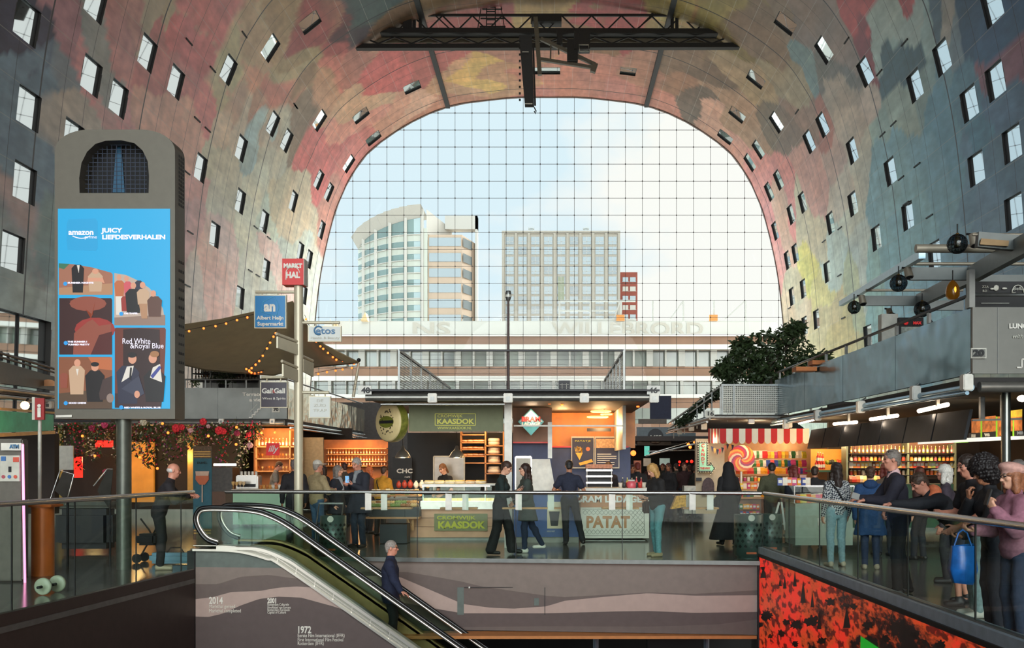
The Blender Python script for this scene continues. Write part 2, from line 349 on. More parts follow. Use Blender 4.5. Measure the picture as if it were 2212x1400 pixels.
    fu = mth('FRACT', mth('ADD', u, 50.0)); fv = mth('FRACT', mth('ADD', v, 50.0)); fv5 = mth('FRACT', mth('ADD', mth('DIVIDE', v, 5.0), 50.0))
    ju = mth('LESS_THAN', fu, .022); jv = mth('LESS_THAN', fv, .022); j5 = mth('LESS_THAN', fv5, .012)
    cell = N('ShaderNodeCombineXYZ'); L(mth('FLOOR', u), cell.inputs[0]); L(mth('FLOOR', v), cell.inputs[1])
    wnz = N('ShaderNodeTexWhiteNoise'); wnz.noise_dimensions = '3D'; L(cell.outputs[0], wnz.inputs[0])
    pv = mth('MULTIPLY_ADD', wnz.outputs[0], .14, .93)
    nz = N('ShaderNodeTexNoise'); nz.inputs['Scale'].default_value = 2.2; nz.inputs['Detail'].default_value = 7
    mp = N('ShaderNodeMapping'); mp.inputs['Scale'].default_value = (1.3,.5,1); L(uv.outputs[0], mp.inputs[0]); L(mp.outputs[0], nz.inputs['Vector'])
    pv2 = mth('MULTIPLY', pv, mth('MULTIPLY_ADD', nz.outputs[0], .8, .6))
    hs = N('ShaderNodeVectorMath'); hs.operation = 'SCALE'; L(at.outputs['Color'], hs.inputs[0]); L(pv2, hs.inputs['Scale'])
    mx1 = N('ShaderNodeMix'); mx1.data_type = 'RGBA'; L(mth('MULTIPLY', ju, .35), mx1.inputs[0]); L(hs.outputs[0], mx1.inputs[6]); mx1.inputs[7].default_value = (.55,.52,.45,1)
    mx2 = N('ShaderNodeMix'); mx2.data_type = 'RGBA'; L(mth('MAXIMUM', mth('MULTIPLY', jv, .72), mth('MULTIPLY', j5, .95)), mx2.inputs[0]); L(mx1.outputs[2], mx2.inputs[6]); mx2.inputs[7].default_value = (.02,.02,.025,1)
    L(mx2.outputs[2], b.inputs['Base Color'])
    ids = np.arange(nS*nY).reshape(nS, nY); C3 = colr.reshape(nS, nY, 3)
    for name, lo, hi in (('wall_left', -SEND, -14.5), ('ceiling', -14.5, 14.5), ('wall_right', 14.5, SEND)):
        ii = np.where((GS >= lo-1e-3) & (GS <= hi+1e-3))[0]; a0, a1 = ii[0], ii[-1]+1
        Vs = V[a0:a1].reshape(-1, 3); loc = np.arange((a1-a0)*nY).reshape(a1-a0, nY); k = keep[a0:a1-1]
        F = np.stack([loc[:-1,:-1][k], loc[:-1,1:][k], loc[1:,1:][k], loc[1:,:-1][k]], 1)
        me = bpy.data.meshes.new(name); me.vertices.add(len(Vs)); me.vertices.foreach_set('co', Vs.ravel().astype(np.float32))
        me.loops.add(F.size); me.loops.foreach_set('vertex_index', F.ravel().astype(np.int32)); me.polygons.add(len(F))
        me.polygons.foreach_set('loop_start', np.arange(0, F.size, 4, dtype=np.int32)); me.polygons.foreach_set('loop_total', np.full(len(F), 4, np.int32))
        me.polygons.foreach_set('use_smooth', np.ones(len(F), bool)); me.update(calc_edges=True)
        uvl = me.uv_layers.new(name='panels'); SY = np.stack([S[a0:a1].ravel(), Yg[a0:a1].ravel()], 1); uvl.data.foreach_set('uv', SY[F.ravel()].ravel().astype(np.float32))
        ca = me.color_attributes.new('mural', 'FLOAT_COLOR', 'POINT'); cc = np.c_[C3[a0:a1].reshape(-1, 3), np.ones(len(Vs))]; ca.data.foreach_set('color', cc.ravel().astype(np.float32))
        me.materials.append(m); o = bpy.data.objects.new(name, me); COL.objects.link(o); tag(o, kind='structure')
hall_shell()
# outer skin of the arch, so that it has thickness
sk = MB(); ss_ = np.linspace(-SEND, SEND, 60)
for i in range(59):
    a, b = ss_[i], ss_[i+1]; na, nb = arch_n(a), arch_n(b); pa = Vector((arch(a)[0], 0, arch(a)[1])); pb = Vector((arch(b)[0], 0, arch(b)[1]))
    q = [pa+na*1.1, pb+nb*1.1]
    sk.quad(q[0]+Vector((0,-32,0)), q[1]+Vector((0,-32,0)), q[1]+Vector((0,YF+.25,0)), q[0]+Vector((0,YF+.25,0)))
    sk.use(1).quad(pa+Vector((0,YF,0)), pb+Vector((0,YF,0)), pb+Vector((0,YF+.25,0)), pa+Vector((0,YF+.25,0))).use(0)
    sk.quad(pa+Vector((0,YF+.25,0)), pb+Vector((0,YF+.25,0)), q[1]+Vector((0,YF+.25,0)), q[0]+Vector((0,YF+.25,0)))
    sk.quad(pa+Vector((0,-32,0)), pb+Vector((0,-32,0)), q[1]+Vector((0,-32,0)), q[0]+Vector((0,-32,0)))
sk.build('roof_shell', [mat('grey_stone', (120,118,112), .8), mat('red_rim', (104,84,76), .6)], kind='structure')
# windows: dark reveal, frame bars, pane
M_reveal = mat('window_reveal', (24,23,22), .55)
M_pane = bpy.data.materials.new('mirror_pane'); M_pane.use_nodes = True
_b = M_pane.node_tree.nodes['Principled BSDF']; _b.inputs['Base Color'].default_value = (.66,.72,.74,1); _b.inputs['Metallic'].default_value = .93; _b.inputs['Roughness'].default_value = .02
wn_i = 0
for (s0, s1, y0, y1) in wins:
    wn_i += 1; dp = .12 if y1-y0 < 3 else .25
    sc_ = (s0+s1)/2; n = arch_n(sc_); A = Vector((arch(s0)[0], 0, arch(s0)[1])); B = Vector((arch(s1)[0], 0, arch(s1)[1]))
    c = lambda p, y, d: p+Vector((0,y,0))+n*d
    mb = MB()
    inner = [c(A,y0,.006), c(B,y0,.006), c(B,y1,.006), c(A,y1,.006)]; outer = [c(A,y0,dp+.1), c(B,y0,dp+.1), c(B,y1,dp+.1), c(A,y1,dp+.1)]
    cen = (inner[0]+inner[2])/2; t_ = .05
    big = [p+(p-(cen+n*n.dot(p-cen)))*.0 for p in inner]
    for i in range(4):
        j = (i+1) % 4; e1 = (inner[j]-inner[i]).normalized(); o_ = ((inner[i]+inner[j])/2-cen); o_ = (o_-n*n.dot(o_)); o_ = (o_-e1*e1.dot(o_)).normalized()*t_
        mb.add([inner[i], inner[j], inner[j]+o_, inner[i]+o_, outer[i], outer[j], outer[j]+o_, outer[i]+o_], [(0,1,2,3),(4,5,6,7),(0,1,5,4),(3,2,6,7),(0,3,7,4),(1,2,6,5)])
    ro = mb.build('window_%d' % wn_i, M_reveal, kind='structure')
    fr = MB(); ndiv = 1 if y1-y0 < 3 else 4
    for i in range(4):
        fr.bar(c(A,0,dp)*0+[c(A,y0,dp), c(B,y0,dp), c(B,y1,dp), c(A,y1,dp)][i], [c(A,y0,dp), c(B,y0,dp), c(B,y1,dp), c(A,y1,dp)][(i+1) % 4], .035, .04)
    if ndiv > 1:
        for q in range(1, ndiv): yy = lerp(y0, y1, q/ndiv); fr.bar(c(A,yy,dp-.02), c(B,yy,dp-.02), .06)
        for q in (1/3, 2/3): fr.bar(c(lerp(A,B,q),y0,dp-.02), c(lerp(A,B,q),y1,dp-.02), .05)
    fr.build('window_frame', M_black, ro)
    MB().quad(c(A,y0,dp+.02), c(B,y0,dp+.02), c(B,y1,dp+.02), c(A,y1,dp+.02)).build('pane', M_pane, ro)
# thin ventilation slits along the panel joints
def slit(px, py):
    s_, y_ = inv_arch(px, py); sg = 1 if s_ > 0 else -1; s_ = sg*(30.63+1.51*round((abs(s_)-30.63)/1.51)); n = arch_n(s_); p = Vector((arch(s_)[0], y_, arch(s_)[1]))
    return MB().bar(p-Vector((0,.45,0))-n*.01, p+Vector((0,.45,0))-n*.01, .1, .07).build('trim_slit', M_black, kind='structure')
for q in "408 90|460 148|530 70|648 215|425 260|447 285|403 372|552 491|580 516|540 587|556 596|410 505|404 615|645 216|1950 78|1895 143|1928 256|1905 282|1980 345|1945 370|1820 72|1815 496|1780 520|1813 588|1822 686|1845 680|1715 230|2010 482|1960 460|1706 668".split('|'):
    a, b = q.split(); slit(float(a), float(b))
# dark rails under the crown
for sg, s_ in ((-1, -8.95), (1, 8.6)):
    x, z = arch(s_); n = arch_n(s_)
    MB().bar(Vector((x,48,z))-n*.12, Vector((x,YF-.2,z))-n*.12, .36, .24).build('trim_rail_%s' % ('west' if sg < 0 else 'east'), M_black, kind='structure')
# end facade: cable net and glass
nz_ = [arch(s_) for s_ in np.linspace(-SEND, SEND, 120)]
glz = MB(); glz.add([(x, YF, z) for x, z in nz_], [tuple(range(len(nz_)))])
fac = glz.build('window_facade', glass('facade_glass', (240,246,248), .0, .01, 1.12), kind='structure')
cab = MB(); cab2 = MB()
hx = np.array([p[0] for p in nz_]); hz = np.array([p[1] for p in nz_])
gx = [PX(1130.2+36.75*i, YF) for i in range(-14, 16)]; gz = [PZ(245.1+36.75*i, YF) for i in range(0, 23)]
half = lambda z: float(np.interp(-z, -AZ, AX))
for x in gx:
    d = abs(x-X0)
    if d < 20.9:
        zt = float(np.interp(d, AX[:380], AZ[:380])) if d < AX.max() else 0
        cab.box(x-.016, x+.016, YF-.12, YF-.09, 0, zt)
for z in gz:
    h = half(z); cab.box(X0-h, X0+h, YF-.12, YF-.09, z-.016, z+.016)
    for x in gx:
        if abs(x-X0) < h-.2: cab.box(x-.045, x+.045, YF-.14, YF-.07, z-.045, z+.045)
cab.build('cable_net', mat('cable_steel', (70,66,66), .5, .5), fac)
# little bright edge where the wall meets the glass
ed = MB()
for i in range(119):
    a, b = nz_[i], nz_[i+1]; ed.bar((a[0], YF-.05, a[1]), (b[0], YF-.05, b[1]), .1, .08)
ed.build('rim', mat('rim_red', (86,70,62), .6), fac)
# ------------------------------------------------------------------ floors and the escalator well
M_floor = mat('dark_stone_floor', (96,98,94), .16, 0, .14, 3, spec=.9)
XWL, XWR = -5.95, 3.62                      # sides of the well
def wl_x(y): return lerp(-6.27, -5.78, (y-11.3)/4.8)
def wr_x(y): return 3.55+.027*(16.9-y)+.02
YB0, YB1 = 18.05, 17.2                      # far edge of the well, west and east end
def slab(mb, poly, z0, z1): mb.prism([(x, y, z1) for x, y in poly], (0,0,z0-z1))
fl = MB()
yn = 5.2
slab(fl, [(-21.4,-32),(-21.4,YF),(wl_x(17.95),YF),(wl_x(17.95),YB0),(wl_x(yn),yn),(wl_x(yn),-32)], -.35, 0)
slab(fl, [(wl_x(17.95),YB0),(wl_x(17.95),YF),(wr_x(17.05),YF),(wr_x(17.05),YB1)], -.35, 0)
slab(fl, [(wr_x(17.05),YB1),(wr_x(17.05),YF),(21,YF),(21,-32),(wr_x(yn),-32),(wr_x(yn),yn)], -.35, 0)
slab(fl, [(wl_x(yn),-32),(wl_x(yn),yn),(wr_x(yn),yn),(wr_x(yn),-32)], -.35, 0)
fl.build('floor', M_floor, kind='structure')
MB().box(-14, 14, -2, 40, -5.6, -5.4).build('floor_lower', mat('lower_floor', (60,58,54), .3), kind='structure')
gr_ = MB(); gr_.box(-400, 400, YF+.25, 900, -.5, -.05); gr_.build('ground_outside', mat('square_paving', (150,140,130), .8, 0, .1, .3), kind='structure')
# ------------------------------------------------------------------ buildings beyond the end facade
_mat0 = mat
_near = ('brown_brick_band','white_concrete','shop_glass','orange_board','parasol_sand','sign_grey')
def mat(name, c=(128,128,128), *a, **k): return _mat0(name, tuple(v*(.86 if name in _near else .80) for v in c), *a, **k)
M_cream = mat('cream_cladding', (180,172,158), .7, 0, .04, .2); M_wframe = mat('pale_frame', (206,202,192), .6, 0, .03)
M_gl_a = mat('green_office_glass', (138,162,158), .12, 0, .1, .15, spec=.8); M_gl_b = mat('blue_office_glass', (112,124,126), .1, 0, .1, .1, spec=.8)
M_gl_d = mat('dark_office_glass', (84,92,90), .12, 0, .25, .25, spec=.8)
M_spand = mat('warm_spandrel', (206,182,158), .7, 0, .05, .2); M_brick = mat('red_brick', (150,72,56), .8, 0, .1, .5)
M_band = mat('brown_brick_band', (160,122,98), .85, 0, .12, .3)
# curved office tower
YT = 230.0
t = thing('office_tower', 'tall curved glass office tower with a flared white roof rim', 'building', (PX(905,YT), YT, 0))
def arc_pts(x0, x1, bulge, n=9):
    """points of a curved front: from the far west end towards the east corner, nearer to us in the east"""
    return [(x0+(x1-x0)*u, bulge*(1-u)**2.2) for u in np.linspace(0, 1, n)]
xw, xe = PX(748,YT)-t.location.x, PX(912,YT)-t.location.x
front = arc_pts(xw, xe, 14, 10)
z_of = lambda py: PZ(py, YT)
zt_ = z_of(492); n_fl = 17; fh = (zt_-6)/n_fl
wl_ = MB(); gl_ = MB(); fn_ = MB()
def strip(mb, pts, z0, z1, dy=0):
    for (xa, ya), (xb, yb) in zip(pts[:-1], pts[1:]): mb.quad((xa,ya+dy,z0), (xb,yb+dy,z0), (xb,yb+dy,z1), (xa,ya+dy,z1))
for k in range(n_fl+2):
    z0 = k*fh
    strip(wl_, front, z0, z0+fh*.5); strip(gl_, front, z0+fh*.5, z0+fh, .15)
    for (xa, ya), (xb, yb) in zip(front[:-1], front[1:]): fn_.bar((xa,ya-.15,z0+fh*.5), (xb,yb-.15,z0+fh*.5), .25, .22)
    wl_.box(xe, xe+1.2, 0, 8, z0, z0+fh)
for i, (x, y) in enumerate(front):
    if i % 2 == 1 or i == 9: fn_.box(x-.35, x+.35, y-.5, y+.1, 0, z_of(452) if i > 4 else z_of(480))
# top storeys and flared rim
rim = [(x, y-1.5*(1-i/12)) for i, (x, y) in enumerate(front)]
zr = [lerp(z_of(488), z_of(447), (i/9)**.55) for i in range(10)]
for i in range(9):
    (xa, ya), (xb, yb) = front[i], front[i+1]; a2 = (xa-1.2, ya-2.6); b2 = (xb-1.2*(1-(i+1)/9), yb-2.6)
    fn_.add([(xa,ya,zr[i]-2.4),(xb,yb,zr[i+1]-2.4),(b2[0],b2[1],zr[i+1]),(a2[0],a2[1],zr[i])], [(0,1,2,3)])
    fn_.add([(a2[0],a2[1],zr[i]),(b2[0],b2[1],zr[i+1]),(xb,yb+12,zr[i+1]),(xa,ya+12,zr[i])], [(0,1,2,3)])
    wl_.quad((xa,ya,zt_-2), (xb,yb,zt_-2), (xb,yb,zr[i+1]-2.4), (xa,ya,zr[i]-2.4)) if i > 8 else gl_.quad((xa,ya+.1,zt_-2), (xb,yb+.1,zt_-2), (xb,yb+.1,zr[i+1]-2.4), (xa,ya+.1,zr[i]-2.4))
wl_.build('facade_wall', mat('pale_green_panel', (206,210,196), .5, 0, .05, .1), t); gl_.build('window_band', M_gl_a, t); fn_.build('rim_and_fins', M_wframe, t)
# slab behind it, with the projecting frame
xa, xb, xc = PX(912,YT)-t.location.x, PX(997,YT)-t.location.x, PX(1027,YT)-t.location.x
sl = MB(); sg_ = MB(); z8 = z_of(505)
sl.box(xa, xb, 1, 20, 0, z8); sl.add([(xb,1,0),(xc,9,0),(xc,9,z_of(512)),(xb,1,z8)], [(0,1,2,3)])
for k in range(14):
    z0 = 4+k*(z8-4)/14.2
    sg_.box(xa+1.5, xb-.2, .85, 1.1, z0+1.6, z0+3.6); sg_.add([(xb+.3,1,z0+1.6),(lerp(xb,xc,.6),5.6,z0+1.6),(lerp(xb,xc,.6),5.6,z0+3.6),(xb+.3,.9,z0+3.6)], [(0,1,2,3)])
sl.build('rear_slab', M_spand, t); sg_.build('slab_window_band', M_gl_b, t)
fr_ = MB(); zf = z_of(452)
fr_.box(PX(1022,YT)-t.location.x, xc, 6, 9, 0, zf); fr_.box(PX(955,YT)-t.location.x, xc, 6, 9, zf-3.2, zf)
fr_.add([(xe+1,0,z_of(452)),(PX(968,YT)-t.location.x,9,z_of(476)),(PX(968,YT)-t.location.x,9,z8),(xe+1,0,z8)], [(0,1,2,3)])
fr_.build('roof_frame', M_wframe, t)
# apartment block
YA = 300.0; zA = lambda py: PZ(py, YA)
t = thing('apartment_block', 'beige apartment block with a grid of square windows', 'building', (PX(1212,YA), YA, 0))
bw = PX(1337,YA)-PX(1087,YA); bd = MB(); top = zA(505)
bd.box(-bw/2, bw/2, 0, 22, 0, top); bd.box(-bw/2-.4, bw/2+.4, -.4, 22, top, top+.8)
for i in range(10): x = -bw/2+bw*i/9; bd.box(x-.35, x+.35, -.5, 0, 0, top)
bd.build('wall', M_cream, t)
rows = 16
for r in range(rows):
    for c in range(9):
        xc_ = -bw/2+bw*(c+.5)/9; zc = top-2.1-r*3.05*.98
        if zc < 8: continue
        MB().box(xc_-1.25, xc_+1.25, -.12, .02, zc-1.15, zc+1.15).use(1).box(xc_-.05, xc_+.05, -.2, -.1, zc-1.15, zc+1.15).box(xc_-1.25, xc_+1.25, -.2, -.1, zc-.35, zc-.25).build('window', [M_gl_b if (r*7+c*3) % 5 else M_gl_d, M_wframe], t)
MB().box(-bw/2+bw*4/9+1, -bw/2+bw*5/9-1, -.16, 0, zA(650), zA(598)).build('stair_panel', mat('green_panel', (150,156,130), .6), t)
for x in (PX(1147,YA)-t.location.x, PX(1267,YA)-t.location.x): MB().box(x-.5, x+.5, 4, 5, top, top+2.4).box(x-.9, x+.9, 3.6, 5.4, top+2.4, top+2.8).build('chimney', M_grey, t)
# red brick tower
YR = 320.0
t = thing('brick_tower', 'slim red brick tower beside the beige apartment block', 'building', (PX(1358,YR), YR, 0))
MB().box(PX(1338,YR)-t.location.x, PX(1377,YR)-t.location.x, 0, 15, 0, PZ(588,YR)).build('wall', M_brick, t)
for r in range(11):
    for x in (PX(1351,YR), PX(1367,YR)):
        x -= t.location.x; z = PZ(597,YR)-1-r*3.0
        MB().box(x-.9, x+.9, -.15, 0, z-.7, z+.7).box(x-1.1, x+1.1, -.18, -.1, z-.85, z-.7).build('window', M_wframe if r % 2 else M_gl_b, t)
# long low building across the square
YL = 140.0; zl = lambda py: PZ(py, YL); xl0, xl1 = PX(560,YL), PX(1800,YL)
t = thing('shopping_block', 'long low brown banded building with white window strips', 'building', (0, YL, 0))
lw = MB()
lw.use(0).box(xl0, xl1, 0, 30, zl(757), zl(727)).box(xl0, xl1, 0, 30, zl(823), zl(792)).box(xl0, xl1, 0, 30, 0, zl(852))
lw.use(1).box(xl0, xl1, -1.6, 0, zl(757), zl(747)).box(xl0, xl1, -.5, 30, zl(727), zl(722)).box(xl0, xl1, -.5, 0, zl(823), zl(813)).box(xl0, xl1, -.5, 0, zl(860), zl(852))
lw.build('wall_bands', [M_band, mat('white_concrete', (235,230,220), .6, 0, .03)], t)
lg = MB(); lg.box(xl0, xl1, -.1, .1, zl(915), zl(882)).box(xl0, xl1, .5, .6, zl(792), zl(757)).box(xl0, xl1, .5, .6, zl(852), zl(823)); lg.build('glazing', mat('shop_glass', (112,122,108), .15, 0, .5, .25, spec=.8), t)
i = 0; px = 575
while px < 1790:
    x = PX(px, YL); w = .75 if i % 2 == 0 else .22
    MB().box(x-w/2*1.2, x+w/2*1.2, -.4, .5, zl(792), zl(757)).build('column', M_wframe, t); MB().box(x-w/2*.6, x+w/2*.6, -.35, .5, zl(852), zl(823)).build('column', M_wframe, t)
    i += 1; px += 34.5
# roof terrace: screen with big letters, rails and posts
rt = MB(); rt.box(PX(690,YL), PX(1690,YL), 3, 3.2, zl(722), zl(689)); rt.build('roof_screen', mat('milky_screen', (222,216,204), .5, 0, .05, .1), t)
M_let = mat('sign_grey', (188,178,162), .5, 0, .03)
text('NS', 2.6, (PX(925,YL), 2.9, zl(706)), M_let, t, width=PX(945,YL)-PX(862,YL), bold=.06)
text('WILLEBRORD', 2.6, (PX(1360,YL), 2.9, zl(706)), M_let, t, width=PX(1530,YL)-PX(1195,YL), bold=.06)
rr = MB()
for a, b in ((690,1690),): rr.bar((PX(a,YL),4,zl(686)), (PX(b,YL),4,zl(686)), .18)
for px in range(700, 1200, 42): rr.bar((PX(px,YL),4,zl(689)), (PX(px,YL),4,zl(680)), .12)
rr.bar((PX(1210,YL),4,zl(640)), (PX(1378,YL),4,zl(640)), .28).bar((PX(1210,YL),4,zl(662)), (PX(1335,YL),4,zl(662)), .22).bar((PX(1208,YL),4,zl(682)), (PX(1380,YL),4,zl(682)), .28)
for px in (1209, 1278, 1346, 1416, 1484, 1552, 1622): rr.bar((PX(px,YL),4,zl(640)), (PX(px,YL),4,zl(688)), .26)
for a, b in ((1330,1344), (1455,1483), (1577,1620)): rr.bar((PX(a,YL),4,zl(680)), (PX(b,YL),4,zl(641)), .2)
rr.build('terrace_rails', M_wframe, t)
for px in (1344, 1550): MB().box(PX(px-9,YL), PX(px+9,YL), 3.4, 3.8, zl(685), zl(672)).build('orange_crate', mat('orange_board', (220,140,60), .6), t)
for px, py in ((782,676), (718,694)): MB().prism([(PX(px-9,YL),2,zl(py+12)), (PX(px+6,YL),2,zl(py+12)), (PX(px+1,YL),2,zl(py-6))], (0,2,0)).build('folded_parasol', mat('parasol_sand', (226,190,140), .7), t)

mat = _mat0
# ------------------------------------------------------------------ escalator well: walls, screen, railings
M_w = [mat('wall_teal_grey', (96,104,98), .7), mat('wall_taupe', (128,114,106), .75, 0, .06), mat('wall_taupe_dark', (104,90,85), .75, 0, .06), mat('wall_pale_wave', (176,152,142), .75, 0, .04), mat('wall_umber', (92,78,75), .75, 0, .06)]
def wave_wall(name, px0, px1, Yf, curves, zbot, nseg=60, dx=0):
    """curves: list of (polyline [(px,py)], material) from the top down; the last runs to zbot."""
    mb = MB(); mats = [c[1] for c in curves]
    def at(c, px): return float(np.interp(px, [p[0] for p in c], [p[1] for p in c]))
    pxs = np.linspace(px0, px1, nseg+1)
    for a, b in zip(pxs[:-1], pxs[1:]):
        za = [PZ(at(c[0], a), Yf(a)) for c in curves]+[zbot]; zb = [PZ(at(c[0], b), Yf(b)) for c in curves]+[zbot]
        for i, m in enumerate(mats):
            if za[i]-za[i+1] < 1e-4 and zb[i]-zb[i+1] < 1e-4: continue
            mb.use(m).quad((PX(a,Yf(a)),Yf(a),za[i+1]), (PX(b,Yf(b)),Yf(b),zb[i+1]), (PX(b,Yf(b)),Yf(b),zb[i]), (PX(a,Yf(a)),Yf(a),za[i]))
        # body behind
        mb.use(4).quad((PX(a,Yf(a)),Yf(a)+.12,zbot), (PX(b,Yf(b)),Yf(b)+.12,zbot), (PX(b,Yf(b)),Yf(b)+.12,zb[0]), (PX(a,Yf(a)),Yf(a)+.12,za[0]))
        mb.quad((PX(a,Yf(a)),Yf(a),za[0]), (PX(b,Yf(b)),Yf(b),zb[0]), (PX(b,Yf(b)),Yf(b)+.12,zb[0]), (PX(a,Yf(a)),Yf(a)+.12,za[0]))
    return mb.build(name, M_w, kind='structure')
YE = 16.15                                    # plane of the near side of the escalator
lowedge = [(419,1186),(511,1189),(577,1205),(621,1227),(868,1400),(1300,1703),(1500,1843)]
lo_at = lambda px: float(np.interp(px, [p[0] for p in lowedge], [p[1] for p in lowedge]))
tk = lambda c: [(px, max(py, lo_at(px))) for px, py in [(q, float(np.interp(q, [p[0] for p in c], [p[1] for p in c]))) for q in range(419, 1500, 8)]]
wave_wall('wall_front', 419, 1480, lambda p: YE, [(tk(lowedge),0), (tk([(419,1225),(620,1227),(700,1229)]),1), (tk([(419,1262),(470,1262),(520,1246),(580,1242),(640,1250),(760,1252)]),2),
    (tk([(419,1295),(460,1290),(500,1279),(560,1277),(600,1270),(640,1267),(700,1271),(760,1282),(800,1300)]),3), (tk([(419,1332),(450,1333),(480,1326),(520,1308),(560,1294),(600,1289),(650,1291),(720,1310),(790,1334),(1000,1380)]),4)], -5.4, 133)
Yw = lambda px: lerp(17.95, 17.05, (px-487)/(1640-487))
wave_wall('wall_back', 420, 1640, Yw, [([(420,1207),(640,1208),(1640,1215)],1), ([(420,1230),(880,1236),(940,1246),(1000,1257),(1040,1267),(1180,1287),(1220,1290),(1400,1280),(1500,1283),(1640,1275)],2),
    ([(420,1240),(860,1245),(940,1279),(1000,1305),(1060,1313),(1110,1315),(1180,1310),(1220,1298),(1300,1290),(1400,1281.5),(1500,1287),(1640,1286)],3),
    ([(420,1300),(860,1300),(940,1315),(1000,1325),(1180,1325),(1330,1321),(1400,1320),(1500,1324),(1640,1322)],4), ([(420,1340),(900,1352),(1000,1355),(1180,1353),(1400,1354),(1550,1349),(1640,1338)],2)], -1.24, 90)
MB().box(PX(870,17.5), 3.5, 17.0, 17.5, -1.30, -1.25).build('trim_ceiling_edge', mat('orange_trim', (190,120,60), .5), kind='structure')
# hatch outline, vents on the back wall
def on_back(px0, px1, py0, py1, name, m, th=.012):
    y = Yw((px0+px1)/2)-.002; return MB().box(PX(px0,y), PX(px1,y), y-th, y, PZ(py1,y), PZ(py0,y)).build(name, m, kind='structure')
on_back(988,1002,1269,1328,'trim_vent', M_w[0]); on_back(1154,1164,1292,1308,'trim_vent', M_w[0])
on_back(1003,1177,1268.5,1269.5,'trim_joint', M_black); on_back(1176.5,1177.8,1269,1328,'trim_joint', M_black)
MB().ball((PX(1012,17.3),17.48,PZ(1269,17.5)), .02, 8).build('trim_stud', M_white, kind='structure')
# slab edge trims
MB().bar((PX(487,17.92),17.9,.0), (PX(1640,17.0),17.0,.0), .06, .05).build('trim_slab_edge', M_steel, kind='structure')
# west side of the well
ww = MB(); ww.prism([(wl_x(5.2),5.2,-.02), (wl_x(16.1),16.1,-.02), (wl_x(16.1),16.1,-5.4), (wl_x(5.2),5.2,-5.4)], (-.12,0,0)); ww.build('wall_well_west', mat('dark_umber', (52,42,38), .5), kind='structure')
MB().prism([(-5.9,16.1,.28),(-5.78,16.1,.28),(-5.78,16.1,-5.4),(-5.9,16.1,-5.4)], (0,1.8,0)).build('wall_well_corner', M_black, kind='structure')
we = MB(); we.prism([(wr_x(5.2),5.2,.13), (wr_x(17.0),17.0,.13), (wr_x(17.0),17.0,-5.4), (wr_x(5.2),5.2,-5.4)], (.12,0,0)); we.build('wall_well_east', M_black, kind='structure')
MB().box(-7, 4, 5.0, 5.2, -5.4, -.02).build('wall_well_south', M_black, kind='structure')
# kerb under the east railing
def east(px): 
    return (3.57+.456)/((px-VX)/KF+.027)
def pe(px, py, off=0): y = east(px); return Vector((wr_x(y)-.02-off, y, PZ(py, y)))
kb = MB(); kb.prism([(wr_x(5.2)-.03,5.2,.16),(wr_x(17.05)-.03,17.05,.16),(wr_x(17.05)-.03,17.05,.27),(wr_x(5.2)-.03,5.2,.27)], (.17,0,0)); kb.use(1).prism([(wr_x(5.2)-.01,5.2,.0),(wr_x(17.05)-.01,17.05,.0),(wr_x(17.05)-.01,17.05,.16),(wr_x(5.2)-.01,5.2,.16)], (.14,0,0))
kb.build('trim_kerb', [mat('kerb_metal', (150,166,180), .4, .3), M_black], kind='structure')
# LED screen on the east side of the well
scr = thing('led_wall_screen', 'large lit screen showing a red and orange landscape picture in the well', 'screen', (0,0,0))
ms = bpy.data.materials.new('red_landscape_picture'); ms.use_nodes = True; nt = ms.node_tree; b = nt.nodes['Principled BSDF']; N = nt.nodes.new; L = nt.links.new
tc = N('ShaderNodeTexCoord'); mp = N('ShaderNodeMapping'); mp.inputs['Scale'].default_value = (1,.42,1); L(tc.outputs['Object'], mp.inputs[0])
n1 = N('ShaderNodeTexNoise'); n1.inputs['Scale'].default_value = 1.4; n1.inputs['Detail'].default_value = 8; n1.inputs['Roughness'].default_value = .7; L(mp.outputs[0], n1.inputs['Vector'])
n2 = N('ShaderNodeTexNoise'); n2.inputs['Scale'].default_value = 9; n2.inputs['Detail'].default_value = 6; L(mp.outputs[0], n2.inputs['Vector'])
sp = N('ShaderNodeSeparateXYZ'); L(tc.outputs['Object'], sp.inputs[0])
mr = N('ShaderNodeMapRange'); L(sp.outputs[1], mr.inputs[0]); mr.inputs[1].default_value = 8; mr.inputs[2].default_value = 17; mr.inputs[3].default_value = -.10; mr.inputs[4].default_value = .1
ad = N('ShaderNodeMath'); ad.operation = 'ADD'; L(n1.outputs[0], ad.inputs[0]); L(mr.outputs[0], ad.inputs[1])
cr = N('ShaderNodeValToRGB'); L(ad.outputs[0], cr.inputs[0]); el = cr.color_ramp.elements
el[0].position = .43; el[0].color = (.005,.002,.002,1); el[1].position = .49; el[1].color = (.5,.055,.01,1)
e2 = el.new(.58); e2.color = (.75,.03,.012,1); e3 = el.new(.70); e3.color = (.8,.016,.01,1)
mxx = N('ShaderNodeMix'); mxx.data_type = 'RGBA'; mxx.blend_type = 'MULTIPLY'; mxx.inputs[0].default_value = 1; L(cr.outputs[0], mxx.inputs[6])
cr2 = N('ShaderNodeValToRGB'); L(n2.outputs[0], cr2.inputs[0]); cr2.color_ramp.elements[0].position = .42; cr2.color_ramp.elements[0].color = (.15,.1,.1,1); cr2.color_ramp.elements[1].position = .5; cr2.color_ramp.elements[1].color = (1,1,1,1); L(cr2.outputs[0], mxx.inputs[7])
L(mxx.outputs[2], b.inputs['Emission Color']); b.inputs['Emission Strength'].default_value = .85; b.inputs['Base Color'].default_value = (.01,.01,.01,1); b.inputs['Roughness'].default_value = .4
sm_ = MB(); X_ = lambda y: wr_x(y)-.03
